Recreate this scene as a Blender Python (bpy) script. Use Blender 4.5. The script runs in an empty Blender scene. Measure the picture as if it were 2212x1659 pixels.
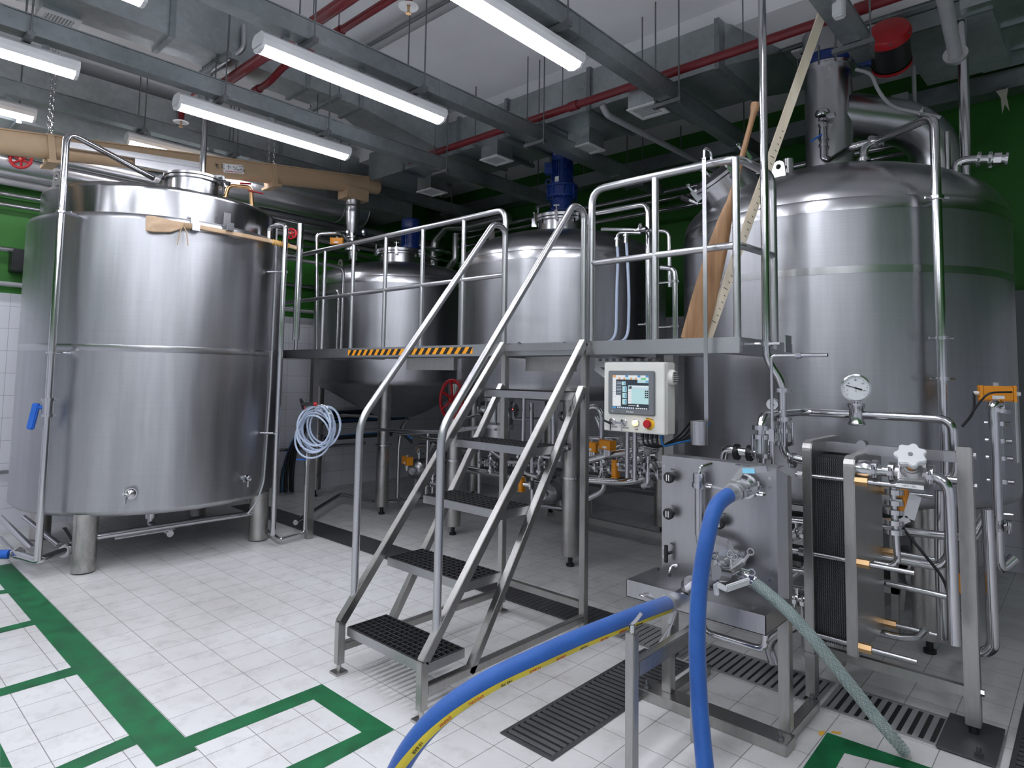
import bpy, bmesh, math, random
from mathutils import Vector as V, Matrix
random.seed(4)
PI = math.pi
SC = bpy.context.scene
COL = SC.collection

# ------------------------------------------------------------------ camera
# the world: X runs along the work platform, Y runs away towards the green end wall, Z is up; metres
FOC, CX, CY = 1379.44, 1106.0, 711.28
ROT = ((0.7382634, 0.67432241, 0.01601393), (-0.03649469, 0.0636394, -0.99730545), (-0.67352453, 0.73568969, 0.07159183))
EYE = V((0, 0, 1.6))
cam_data = bpy.data.cameras.new('camera')
cam_data.sensor_width = 36.0
cam_data.lens = FOC / 2212 * 36.0
cam_data.shift_y = -(829.5 - CY) / 2212
cam_data.clip_start, cam_data.clip_end = 0.05, 60
cam = bpy.data.objects.new('camera', cam_data)
COL.objects.link(cam)
m3 = Matrix((ROT[0], tuple(-c for c in ROT[1]), tuple(-c for c in ROT[2]))).transposed()
cam.matrix_world = Matrix.Translation(EYE) @ m3.to_4x4()
SC.camera = cam

# ------------------------------------------------------------------ world, exposure
world = bpy.data.worlds.new('world')
world.use_nodes = True
world.node_tree.nodes['Background'].inputs['Color'].default_value = (0.75, 0.82, 1.0, 1)
world.node_tree.nodes['Background'].inputs['Strength'].default_value = 0.05
SC.world = world
SC.view_settings.view_transform = 'Standard'
SC.view_settings.look = 'None'
SC.view_settings.gamma = 1.0
SC.view_settings.exposure = 0.0
SC.cycles.max_bounces = 8
SC.cycles.diffuse_bounces = 4
SC.cycles.glossy_bounces = 5
SC.cycles.transmission_bounces = 6
SC.cycles.transparent_max_bounces = 8
SC.cycles.sample_clamp_indirect = 6.0
SC.cycles.use_denoising = True
TUBE_POWER = 36.0          # emission of the fluorescent diffusers

# ------------------------------------------------------------------ measuring helpers (a sight line met with a real plane or cylinder)
def ray(x, y):
    a, b = (x - CX) / FOC, (y - CY) / FOC
    return V([ROT[0][i] * a + ROT[1][i] * b + ROT[2][i] for i in range(3)])
def PL(x, y, ax, v):
    d = ray(x, y)
    return EYE + d * ((v - EYE[ax]) / d[ax])
def PX(x, y, v): return PL(x, y, 0, v)
def PY(x, y, v): return PL(x, y, 1, v)
def PZ(x, y, v=0.0): return PL(x, y, 2, v)
def PC(x, y, c, r):
    d = ray(x, y)
    a = d.x * d.x + d.y * d.y; b = -2 * (d.x * c[0] + d.y * c[1]); cc = c[0] ** 2 + c[1] ** 2 - r * r
    t = (-b - math.sqrt(max(b * b - 4 * a * cc, 0))) / (2 * a)
    return EYE + d * t
def PD(x, y, dist):
    d = ray(x, y)
    return EYE + d * (dist / math.hypot(d.x, d.y))

# ------------------------------------------------------------------ mesh building
def frame(d):
    d = d.normalized()
    u = V((0, 0, 1)) if abs(d.z) < 0.9 else V((1, 0, 0))
    a = d.cross(u).normalized()
    return a, a.cross(d).normalized()
class MB:
    def __init__(s): s.v = []; s.f = []; s.mi = []; s.cur = 0
    def mat(s, i): s.cur = i; return s
    def add(s, vs, fs):
        o = len(s.v); s.v += [V(p) for p in vs]
        for f in fs: s.f.append([i + o for i in f]); s.mi.append(s.cur)
        return s
    def box(s, x0, x1, y0, y1, z0, z1):
        vs = [(x, y, z) for z in (z0, z1) for y in (y0, y1) for x in (x0, x1)]
        return s.add(vs, [(0, 2, 3, 1), (4, 5, 7, 6), (0, 1, 5, 4), (2, 6, 7, 3), (0, 4, 6, 2), (1, 3, 7, 5)])
    def cbox(s, c, dx, dy, dz, rz=0.0, ax=None):
        R = Matrix.Rotation(rz, 3, 'Z') if ax is None else ax
        c = V(c)
        vs = [c + R @ V((x * dx / 2, y * dy / 2, z * dz / 2)) for z in (-1, 1) for y in (-1, 1) for x in (-1, 1)]
        return s.add(vs, [(0, 2, 3, 1), (4, 5, 7, 6), (0, 1, 5, 4), (2, 6, 7, 3), (0, 4, 6, 2), (1, 3, 7, 5)])
    def bar(s, p, q, w, h, up=None):
        """square section bar from p to q, w across, h along 'up'"""
        p, q = V(p), V(q); d = (q - p).normalized()
        u = V(up) if up is not None else (V((0, 0, 1)) if abs(d.z) < 0.95 else V((0, 1, 0)))
        a = d.cross(u).normalized(); u = a.cross(d).normalized()
        vs = []
        for e in (p, q):
            for (i, j) in ((-1, -1), (1, -1), (1, 1), (-1, 1)): vs.append(e + a * (i * w / 2) + u * (j * h / 2))
        return s.add(vs, [(3, 2, 1, 0), (4, 5, 6, 7), (0, 1, 5, 4), (1, 2, 6, 5), (2, 3, 7, 6), (3, 0, 4, 7)])
    def cyl(s, p, q, r, r2=None, n=20, cap=True):
        p, q = V(p), V(q); r2 = r if r2 is None else r2
        a, b = frame(q - p)
        vs = [];
        for e, rr in ((p, r), (q, r2)):
            for i in range(n):
                t = 2 * PI * i / n; vs.append(e + a * (rr * math.cos(t)) + b * (rr * math.sin(t)))
        fs = [(i, (i + 1) % n, n + (i + 1) % n, n + i) for i in range(n)]
        if cap: fs += [tuple(range(n))[::-1], tuple(range(n, 2 * n))]
        return s.add(vs, fs)
    def lathe(s, prof, o=(0, 0, 0), axis=(0, 0, 1), n=48, a0=0, a1=2 * PI):
        o = V(o); ax = V(axis).normalized(); a, b = frame(ax)
        pr = [prof[0]]
        for p, q in zip(prof, prof[1:]):      # support loops keep long walls flat up to their corners
            L = math.hypot(q[0] - p[0], q[1] - p[1])
            if L > .12:
                k = .012 / L; pr += [(p[0] + (q[0] - p[0]) * k, p[1] + (q[1] - p[1]) * k), (q[0] - (q[0] - p[0]) * k, q[1] - (q[1] - p[1]) * k)]
            pr.append(q)
        prof = pr
        full = abs(a1 - a0 - 2 * PI) < 1e-6
        m = n if full else n + 1
        vs = []
        for r, z in prof:
            for i in range(m):
                t = a0 + (a1 - a0) * i / n; vs.append(o + ax * z + a * (max(r, 1e-4) * math.cos(t)) + b * (max(r, 1e-4) * math.sin(t)))
        fs = []
        for k in range(len(prof) - 1):
            for i in range(n):
                j = (i + 1) % m
                fs.append((k * m + i, k * m + j, (k + 1) * m + j, (k + 1) * m + i))
        return s.add(vs, fs)
    def torus(s, c, axis, R, r, n=28, m=8, a0=0, a1=2 * PI):
        c = V(c); ax = V(axis).normalized(); a, b = frame(ax)
        pts = [c + a * (R * math.cos(a0 + (a1 - a0) * i / n)) + b * (R * math.sin(a0 + (a1 - a0) * i / n)) for i in range(n + (0 if abs(a1 - a0 - 2 * PI) < 1e-6 else 1))]
        if abs(a1 - a0 - 2 * PI) < 1e-6:
            vs = []
            for p in pts:
                d = (p - c).normalized()
                for j in range(m):
                    t = 2 * PI * j / m; vs.append(p + d * (r * math.cos(t)) + ax * (r * math.sin(t)))
            k = len(pts)
            return s.add(vs, [(i * m + j, i * m + (j + 1) % m, ((i + 1) % k) * m + (j + 1) % m, ((i + 1) % k) * m + j) for i in range(k) for j in range(m)])
        return s.tube(pts, r, n=m)
    def path(s, pts, bend, k=5):
        pts = [V(p) for p in pts]
        if bend <= 0 or len(pts) < 3: return pts
        out = [pts[0]]
        for i in range(1, len(pts) - 1):
            a, b, c = pts[i - 1], pts[i], pts[i + 1]
            d1, d2 = (a - b), (c - b)
            l = min(bend, d1.length * 0.48, d2.length * 0.48)
            d1.normalize(); d2.normalize()
            if abs(d1.dot(d2)) > 0.9995: out.append(b); continue
            p, q = b + d1 * l, b + d2 * l
            for j in range(k + 1):
                t = j / k; out.append(p * (1 - t) ** 2 + b * (2 * t * (1 - t)) + q * t * t)
        out.append(pts[-1])
        return out
    def tube(s, pts, r, bend=0.0, n=12, cap=True, rad=None):
        pts = s.path(pts, bend)
        d = (pts[1] - pts[0]).normalized(); a, b = frame(d)
        vs = []; N = len(pts)
        for i, p in enumerate(pts):
            if i == 0: t = pts[1] - pts[0]
            elif i == N - 1: t = pts[-1] - pts[-2]
            else: t = (pts[i + 1] - p).normalized() + (p - pts[i - 1]).normalized()
            t.normalize()
            a = (a - t * a.dot(t)).normalized(); b = t.cross(a)
            rr = rad[i] if rad else r
            for j in range(n):
                w = 2 * PI * j / n; vs.append(p + a * (rr * math.cos(w)) + b * (rr * math.sin(w)))
        fs = [(i * n + j, i * n + (j + 1) % n, (i + 1) * n + (j + 1) % n, (i + 1) * n + j) for i in range(N - 1) for j in range(n)]
        if cap: fs += [tuple(range(n))[::-1], tuple((N - 1) * n + j for j in range(n))]
        return s.add(vs, fs)
    def prism(s, poly, e):
        """polygon (list of 3D points) extruded by vector e"""
        n = len(poly); e = V(e); vs = [V(p) for p in poly] + [V(p) + e for p in poly]
        return s.add(vs, [tuple(range(n))[::-1], tuple(range(n, 2 * n))] + [(i, (i + 1) % n, n + (i + 1) % n, n + i) for i in range(n)])
    def ball(s, c, r, n=12, sq=(1, 1, 1)):
        c = V(c); vs = []; m = n // 2
        for i in range(m + 1):
            t = PI * i / m
            for j in range(n):
                w = 2 * PI * j / n; vs.append(c + V((r * sq[0] * math.sin(t) * math.cos(w), r * sq[1] * math.sin(t) * math.sin(w), r * sq[2] * math.cos(t))))
        return s.add(vs, [(i * n + j, (i + 1) * n + j, (i + 1) * n + (j + 1) % n, i * n + (j + 1) % n) for i in range(m) for j in range(n)])
    def clamp(s, p, ax, r):
        """tri-clamp: two ferrule rims, a band and a wing nut"""
        p, ax = V(p), V(ax).normalized(); a, b = frame(ax)
        s.cyl(p - ax * .011, p + ax * .011, r * 1.5 + .004, n=16)
        s.cbox(p + a * (r * 1.5 + .012), .02, .02, .02, ax=Matrix((a, b, ax)).transposed())
        s.cyl(p + a * (r * 1.5 + .012) - b * .03, p + a * (r * 1.5 + .012) + b * .03, .006, n=8)
        return s
    def bolt(s, p, ax, r=.01, h=.008):
        p, ax = V(p), V(ax).normalized(); return s.cyl(p, p + ax * h, r, n=6)
    def build(s, name, mats, parent=None, smooth=True, angle=38, bevel=0.0, origin=None):
        me = bpy.data.meshes.new(name)
        if parent is not None:
            r = parent
            while r.parent is not None: r = r.parent
            o = r.location.copy()
        elif origin is not None: o = V(origin)
        else:
            xs = [p.x for p in s.v]; ys = [p.y for p in s.v]; zs = [p.z for p in s.v]
            o = V(((min(xs) + max(xs)) / 2, (min(ys) + max(ys)) / 2, min(zs)))
        me.from_pydata([p - o for p in s.v], [], s.f)
        if not isinstance(mats, (list, tuple)): mats = [mats]
        for m in mats: me.materials.append(m)
        if len(mats) > 1: me.polygons.foreach_set('material_index', s.mi)
        bm = bmesh.new(); bm.from_mesh(me); bmesh.ops.recalc_face_normals(bm, faces=bm.faces)
        if bevel > 0:
            es = [e for e in bm.edges if len(e.link_faces) == 2 and e.calc_face_angle(0) > 0.6]
            if len(es) < 3000:
                bmesh.ops.bevel(bm, geom=es, offset=bevel, segments=2, affect='EDGES', clamp_overlap=True)
        bm.to_mesh(me); bm.free()
        if smooth:
            me.polygons.foreach_set('use_smooth', [True] * len(me.polygons))
            me.set_sharp_from_angle(angle=math.radians(angle))
        ob = bpy.data.objects.new(name, me)
        COL.objects.link(ob)
        if parent is not None: ob.parent = parent
        else: ob.location = o
        return ob
def tag(o, label=None, cat=None, group=None, kind=None):
    for k, v in (('label', label), ('category', cat), ('group', group), ('kind', kind)):
        if v: o[k] = v
    return o
def T(name, label, cat, loc, group=None):
    o = bpy.data.objects.new(name, None); o.empty_display_size = .05
    COL.objects.link(o); o.location = V(loc)
    return tag(o, label, cat, group)
def one(name, mb, mat, label, cat, group=None, **k): return tag(mb.build(name, mat, **k), label, cat, group)
def struct(name, mb, mat, **k): return tag(mb.build(name, mat, **k), kind='structure')
def dup(root, loc, label=None, group=None):
    r = root.copy(); COL.objects.link(r); r.location = V(loc)
    if label: r['label'] = label
    if group: r['group'] = group
    for ch in list(root.children):
        c = ch.copy(); COL.objects.link(c); c.parent = r
        for g in ch.children:
            d = g.copy(); COL.objects.link(d); d.parent = c
    return r
def text(name, body, size, loc, right, up, mat, parent=None, ext=.0004, align='CENTER'):
    """lettering as a flat mesh"""
    cu = bpy.data.curves.new(name, 'FONT'); cu.body = body; cu.size = size; cu.extrude = ext; cu.resolution_u = 3
    cu.align_x = align; cu.align_y = 'CENTER'
    tmp = bpy.data.objects.new(name, cu); COL.objects.link(tmp)
    me = bpy.data.meshes.new_from_object(tmp.evaluated_get(bpy.context.evaluated_depsgraph_get()))
    bpy.data.objects.remove(tmp); bpy.data.curves.remove(cu)
    me.materials.clear(); me.materials.append(mat); me.name = name
    r, u = V(right).normalized(), V(up).normalized()
    n = r.cross(u).normalized(); u = n.cross(r)
    L = V(loc)
    if parent is not None:
        q = parent
        while q.parent is not None: q = q.parent
        L = L - q.location
    me.transform(Matrix.Translation(L) @ Matrix((r, u, n)).transposed().to_4x4())
    o = bpy.data.objects.new(name, me); COL.objects.link(o)
    if parent is not None: o.parent = parent
    return o

# ------------------------------------------------------------------ materials
def new_mat(name):
    m = bpy.data.materials.new(name); m.use_nodes = True
    nt = m.node_tree; b = nt.nodes['Principled BSDF']
    return m, nt, b
def N(nt, t, **k):
    n = nt.nodes.new(t)
    for a, v in k.items():
        if a in n.inputs.keys(): n.inputs[a].default_value = v
        else: setattr(n, a, v)
    return n
def ramp(nt, fac, stops):
    r = nt.nodes.new('ShaderNodeValToRGB'); e = r.color_ramp.elements
    while len(e) < len(stops): e.new(0.5)
    for i, (p, c) in enumerate(stops):
        e[i].position = p; e[i].color = (c, c, c, 1) if not isinstance(c, (tuple, list)) else (*c, 1)
    nt.links.new(fac, r.inputs['Fac']); return r.outputs['Color']
def coords(nt, kind='Object', scale=(1, 1, 1), loc=(0, 0, 0)):
    if kind == 'World':
        g = nt.nodes.new('ShaderNodeNewGeometry'); out = g.outputs['Position']
    else:
        g = nt.nodes.new('ShaderNodeTexCoord'); out = g.outputs[kind]
    mp = nt.nodes.new('ShaderNodeMapping'); mp.inputs['Scale'].default_value = scale; mp.inputs['Location'].default_value = loc
    nt.links.new(out, mp.inputs['Vector']); return mp.outputs['Vector']
def plain(name, col, rough=.5, metal=0.0, noise=0.0, nscale=6.0, **k):
    m, nt, b = new_mat(name)
    b.inputs['Base Color'].default_value = (*col, 1); b.inputs['Roughness'].default_value = rough; b.inputs['Metallic'].default_value = metal
    for a, v in k.items(): b.inputs[a.replace('_', ' ')].default_value = v
    n = N(nt, 'ShaderNodeTexNoise', Scale=nscale, Detail=5.0); nt.links.new(coords(nt, 'World'), n.inputs['Vector'])
    nz = noise if noise else .06
    c = ramp(nt, n.outputs['Fac'], [(.3, tuple(x * (1 - nz) for x in col)), (.7, tuple(min(1, x * (1 + nz)) for x in col))])
    nt.links.new(c, b.inputs['Base Color'])
    r = ramp(nt, n.outputs['Fac'], [(.3, max(0, rough - .05)), (.7, min(1, rough + .05))]); nt.links.new(r, b.inputs['Roughness'])
    return m
def steel(name, base=.55, rough=.3, streak=(60, 60, .6), amp=.1, aniso=0.0, tint=(1, 1, 1.03), tone_amp=.12, cloud=(1, 1, .45), grain=.5):
    """brushed stainless: fine grain stretched along one axis plus broad cloudy tone"""
    m, nt, b = new_mat(name)
    b.inputs['Metallic'].default_value = 1.0
    g = N(nt, 'ShaderNodeTexNoise', Scale=1.0, Detail=4.0, Roughness=.6); nt.links.new(coords(nt, 'World', streak), g.inputs['Vector'])
    w = N(nt, 'ShaderNodeTexNoise', Scale=1.7, Detail=6.0, Roughness=.65); nt.links.new(coords(nt, 'World', cloud), w.inputs['Vector'])
    mx = nt.nodes.new('ShaderNodeMath'); mx.operation = 'MULTIPLY_ADD'; mx.inputs[1].default_value = grain
    nt.links.new(g.outputs['Fac'], mx.inputs[0])
    h = nt.nodes.new('ShaderNodeMath'); h.operation = 'MULTIPLY'; h.inputs[1].default_value = 1 - grain; nt.links.new(w.outputs['Fac'], h.inputs[0]); nt.links.new(h.outputs[0], mx.inputs[2])
    c = ramp(nt, mx.outputs[0], [(.3, tuple(base * (1 - tone_amp) * t for t in tint)), (.7, tuple(min(1, base * (1 + tone_amp) * t) for t in tint))])
    nt.links.new(c, b.inputs['Base Color'])
    r = ramp(nt, mx.outputs[0], [(.3, max(.03, rough - amp)), (.7, rough + amp)]); nt.links.new(r, b.inputs['Roughness'])
    if aniso:
        t = nt.nodes.new('ShaderNodeTangent'); t.direction_type = 'RADIAL'; t.axis = 'Z'
        b.inputs['Anisotropic'].default_value = aniso; b.inputs['Anisotropic Rotation'].default_value = .25; nt.links.new(t.outputs[0], b.inputs['Tangent'])
    return m
MT = {}
MT['tank'] = steel('brushed_tank_steel', .44, .36, (1.5, 1.5, 160), .05, aniso=.6, tint=(.985, .995, 1.04), tone_amp=.16, cloud=(4.5, 4.5, .35), grain=.18)  # vertical cloud streaks put stretched reflections into the colour and roughness
MT['band'] = steel('polished_band_steel', .50, .25, (60, 60, 60), .012, tone_amp=.04)
MT['dome'] = steel('satin_dome_steel', .56, .28, (90, 90, 90), .012, tone_amp=.05, grain=.04)
MT['ringsteel'] = steel('ring_steel', .40, .24, (1.5, 1.5, 160), .05, aniso=.5, tone_amp=.16, cloud=(4.5, 4.5, .35), grain=.18)  # streaked like the tank walls, reflection bands put into the colour
MT['pipe'] = steel('polished_pipe_steel', .58, .16, (90, 90, 90), .012, tone_amp=.03)
MT['satin'] = steel('satin_tube_steel', .54, .30, (140, 140, 140), .015, tone_amp=.04)
MT['sheet'] = steel('sheet_steel', .44, .34, (70, 70, 9), .05, tone_amp=.08)
MT['frame'] = steel('square_tube_steel', .45, .33, (60, 60, 12), .06, tint=(1.02, 1, .97), tone_amp=.14)
MT['worn'] = steel('worn_leg_steel', .48, .33, (14, 14, 6), .12, tint=(1.03, 1, .96), tone_amp=.35)
MT['cast'] = plain('cast_aluminium', (.55, .55, .56), .42, .9)
MT['black'] = plain('black_plastic', (.012, .012, .013), .42)
MT['rubber'] = plain('black_rubber', (.02, .02, .022), .6)
MT['blue'] = plain('blue_motor_paint', (.008, .032, .18), .28)
MT['bluehandle'] = plain('blue_lever_plastic', (.02, .13, .55), .4)
MT['red'] = plain('red_enamel', (.40, .007, .013), .33)
MT['redpipe'] = plain('red_pipe_paint', (.16, .008, .014), .38)
MT['orange'] = plain('orange_actuator_plastic', (.75, .28, .01), .42)
MT['yellow'] = plain('yellow_plastic', (.85, .5, .02), .4)
MT['white'] = plain('white_enamel', (.66, .67, .68), .4)
MT['cabinet'] = plain('cream_cabinet_paint', (.66, .66, .61), .4)
MT['bezel'] = plain('grey_bezel_plastic', (.16, .17, .18), .45)
MT['brass'] = plain('brass', (.62, .40, .20), .35, .9)
MT['copper'] = plain('copper_pink', (.75, .42, .30), .25, 1.0)
MT['tan'] = plain('tan_conveyor_paint', (.44, .31, .19), .55)
MT['galvrod'] = plain('zinc_rod', (.20, .21, .22), .45, .8)
MT['dial'] = plain('dial_white', (.8, .82, .84), .4)
MT['ink'] = plain('black_ink', (.01, .01, .01), .5)
MT['redink'] = plain('red_ink', (.5, .02, .02), .5)
MT['whiteink'] = plain('white_ink', (.85, .85, .85), .5)
MT['green'] = plain('green_floor_paint', (.002, .115, .036), .5, noise=.35, nscale=9)
MT['cord'] = plain('yellow_cord', (.75, .42, .05), .6)
MT['twine'] = plain('straw_twine', (.45, .32, .18), .8)
MT['cable'] = plain('black_cable', (.012, .013, .016), .5)
MT['bluecable'] = plain('blue_cable', (.02, .16, .42), .5)
MT['greyplastic'] = plain('grey_pipe_plastic', (.35, .36, .37), .45)
def galv(name, base=.58, rough=.42, tint=(.92, 1, 1.02)):
    m, nt, b = new_mat(name)
    b.inputs['Metallic'].default_value = .85
    vo = N(nt, 'ShaderNodeTexVoronoi', Scale=26.0); nt.links.new(coords(nt, 'World'), vo.inputs['Vector'])
    n = N(nt, 'ShaderNodeTexNoise', Scale=1.3, Detail=6.0); nt.links.new(coords(nt, 'World'), n.inputs['Vector'])
    a = ramp(nt, vo.outputs['Color'], [(0, .84), (1, 1.0)])
    c = ramp(nt, n.outputs['Fac'], [(.3, tuple(base * .62 * t for t in tint)), (.7, tuple(base * 1.15 * t for t in tint))])
    mx = nt.nodes.new('ShaderNodeMix'); mx.data_type = 'RGBA'; mx.blend_type = 'MULTIPLY'; mx.inputs[0].default_value = 1
    nt.links.new(c, mx.inputs[6]); nt.links.new(a, mx.inputs[7]); nt.links.new(mx.outputs[2], b.inputs['Base Color'])
    r = ramp(nt, n.outputs['Fac'], [(.3, rough - .08), (.7, rough + .08)]); nt.links.new(r, b.inputs['Roughness'])
    return m
MT['galv'] = galv('galvanised_sheet')
MT['tray'] = galv('galvanised_tray', .42, .45, (.9, 1, 1.03))
MT['grate'] = plain('grate_steel', (.50, .50, .51), .42, .7)
MT['darkgrate'] = plain('dark_grate', (.11, .11, .115), .36, .6)
MT['hazard'] = plain('hazard_orange', (.85, .34, .01), .45)
MT['paper'] = plain('pale_paper', (.55, .53, .44), .8)
MT['plate'] = plain('dark_floor_plate', (.10, .10, .11), .45, .6)
MT['foil'] = steel('aluminium_cladding', .80, .33, (40, 40, 40), .05, tone_amp=.08)
def wood(name, c1, c2, axis='Z', scale=14, rough=.45):
    m, nt, b = new_mat(name)
    s = {'X': (1.2, scale, scale), 'Y': (scale, 1.2, scale), 'Z': (scale, scale, 1.2)}[axis]
    n = N(nt, 'ShaderNodeTexNoise', Scale=1.0, Detail=6.0, Distortion=1.2); nt.links.new(coords(nt, 'World', s), n.inputs['Vector'])
    nt.links.new(ramp(nt, n.outputs['Fac'], [(.3, c1), (.7, c2)]), b.inputs['Base Color'])
    b.inputs['Roughness'].default_value = rough
    return m
MT['paddle'] = wood('oiled_paddle_wood', (.24, .12, .055), (.47, .27, .14))
MT['plywood'] = wood('pale_paddle_wood', (.42, .28, .17), (.56, .40, .26), 'Y')
MT['stick'] = wood('bare_pine', (.68, .58, .42), (.86, .77, .62), 'Z', 10)
def emit(name, col, strength, base=.8):
    m, nt, b = new_mat(name)
    b.inputs['Base Color'].default_value = (base, base, base, 1); b.inputs['Emission Color'].default_value = (*col, 1); b.inputs['Emission Strength'].default_value = strength
    return m
MT['tube'] = emit('lit_diffuser', (.90, .92, 1.0), TUBE_POWER)
MT['lamp'] = emit('lit_yellow_lamp', (1.0, .62, .12), 2.2)
MT['led'] = emit('red_led', (1.0, .03, .02), 4.0)
def clear(name, col=(.9, .95, 1), rough=.1, trans=.8):
    m, nt, b = new_mat(name)
    b.inputs['Base Color'].default_value = (*col, 1); b.inputs['Roughness'].default_value = rough
    b.inputs['Transmission Weight'].default_value = trans; b.inputs['IOR'].default_value = 1.3
    return m
MT['hose_clear'] = clear('clear_blue_hose', (.72, .82, 1.0), .25, .35)
MT['glass'] = clear('sight_glass', (.9, .95, .95), .03, .9)

# floor: off-white ceramic tiles, thin dark joints, scuffs
def floor_mat():
    m, nt, b = new_mat('floor_tiles')
    vec = coords(nt, 'World', (1, 1, 1), (2.997 + .2026 * 20, -1.427 + .2223 * 20, 0))
    br = N(nt, 'ShaderNodeTexBrick', Scale=1.0); br.offset = 0.0; br.squash = 1.0
    br.inputs['Mortar Size'].default_value = .0022; br.inputs['Mortar Smooth'].default_value = .3
    br.inputs['Brick Width'].default_value = .2026; br.inputs['Row Height'].default_value = .2223
    br.inputs['Color1'].default_value = (.70, .70, .70, 1); br.inputs['Color2'].default_value = (.73, .73, .73, 1); br.inputs['Mortar'].default_value = (.27, .265, .26, 1)
    nt.links.new(vec, br.inputs['Vector'])
    n = N(nt, 'ShaderNodeTexNoise', Scale=.55, Detail=8.0, Roughness=.62); nt.links.new(coords(nt, 'World'), n.inputs['Vector'])
    n2 = N(nt, 'ShaderNodeTexNoise', Scale=7.0, Detail=8.0, Roughness=.7); nt.links.new(coords(nt, 'World', (1, 1, 1), (3, 1, 0)), n2.inputs['Vector'])
    st = ramp(nt, n.outputs['Fac'], [(.35, (.80, .78, .765)), (.6, (1, 1, 1))])
    s2 = ramp(nt, n2.outputs['Fac'], [(.32, (.80, .79, .785)), (.5, (1, 1, 1))])
    m1 = nt.nodes.new('ShaderNodeMix'); m1.data_type = 'RGBA'; m1.blend_type = 'MULTIPLY'; m1.inputs[0].default_value = 1
    m2 = nt.nodes.new('ShaderNodeMix'); m2.data_type = 'RGBA'; m2.blend_type = 'MULTIPLY'; m2.inputs[0].default_value = .8
    nt.links.new(br.outputs['Color'], m1.inputs[6]); nt.links.new(st, m1.inputs[7])
    nt.links.new(m1.outputs[2], m2.inputs[6]); nt.links.new(s2, m2.inputs[7])
    nt.links.new(m2.outputs[2], b.inputs['Base Color'])
    nt.links.new(ramp(nt, n2.outputs['Fac'], [(.3, .42), (.7, .28)]), b.inputs['Roughness'])
    bp = N(nt, 'ShaderNodeBump', Strength=.35, Distance=.002); bp.invert = True
    nt.links.new(br.outputs['Fac'], bp.inputs['Height']); nt.links.new(bp.outputs[0], b.inputs['Normal'])
    return m
MT['floor'] = floor_mat()
# walls: white glazed tiles to 2.33 m, deep green paint above
def wall_mat(name, along):
    m, nt, b = new_mat(name)
    g = nt.nodes.new('ShaderNodeNewGeometry'); sp = nt.nodes.new('ShaderNodeSeparateXYZ'); nt.links.new(g.outputs['Position'], sp.inputs[0])
    cb = nt.nodes.new('ShaderNodeCombineXYZ'); nt.links.new(sp.outputs[along], cb.inputs[0]); nt.links.new(sp.outputs[2], cb.inputs[1])
    mp = nt.nodes.new('ShaderNodeMapping'); mp.inputs['Location'].default_value = (20, 2.2 - .113 + 1.02 + .015, 0); nt.links.new(cb.outputs[0], mp.inputs[0])
    br = N(nt, 'ShaderNodeTexBrick', Scale=1.0); br.offset = 0.0
    br.inputs['Mortar Size'].default_value = .0022; br.inputs['Brick Width'].default_value = .3; br.inputs['Row Height'].default_value = .222
    br.inputs['Color1'].default_value = (.72, .73, .78, 1); br.inputs['Color2'].default_value = (.75, .76, .81, 1); br.inputs['Mortar'].default_value = (.42, .42, .45, 1)
    nt.links.new(mp.outputs[0], br.inputs['Vector'])
    n = N(nt, 'ShaderNodeTexNoise', Scale=3.0, Detail=7.0); nt.links.new(g.outputs['Position'], n.inputs['Vector'])
    gr = ramp(nt, n.outputs['Fac'], [(.3, (.018, .125, .012)), (.7, (.028, .165, .016))])
    th = nt.nodes.new('ShaderNodeMath'); th.operation = 'GREATER_THAN'; th.inputs[1].default_value = 2.335; nt.links.new(sp.outputs[2], th.inputs[0])
    mx = nt.nodes.new('ShaderNodeMix'); mx.data_type = 'RGBA'; nt.links.new(th.outputs[0], mx.inputs[0]); nt.links.new(br.outputs['Color'], mx.inputs[6]); nt.links.new(gr, mx.inputs[7])
    nt.links.new(mx.outputs[2], b.inputs['Base Color'])
    r = nt.nodes.new('ShaderNodeMapRange'); r.inputs['To Min'].default_value = .25; r.inputs['To Max'].default_value = .55; nt.links.new(th.outputs[0], r.inputs['Value']); nt.links.new(r.outputs[0], b.inputs['Roughness'])
    return m
MT['wall_y'] = wall_mat('wall_tile_and_green_along_y', 1)
MT['wall_x'] = wall_mat('wall_tile_and_green_along_x', 0)
MT['ceiling'] = plain('ceiling_paint', (.90, .90, .92), .8, noise=.04, nscale=2)
MT['plaster'] = plain('white_plaster', (.62, .62, .63), .7)
MT['concrete'] = plain('painted_kerb', (.50, .50, .52), .5, noise=.1)
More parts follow.
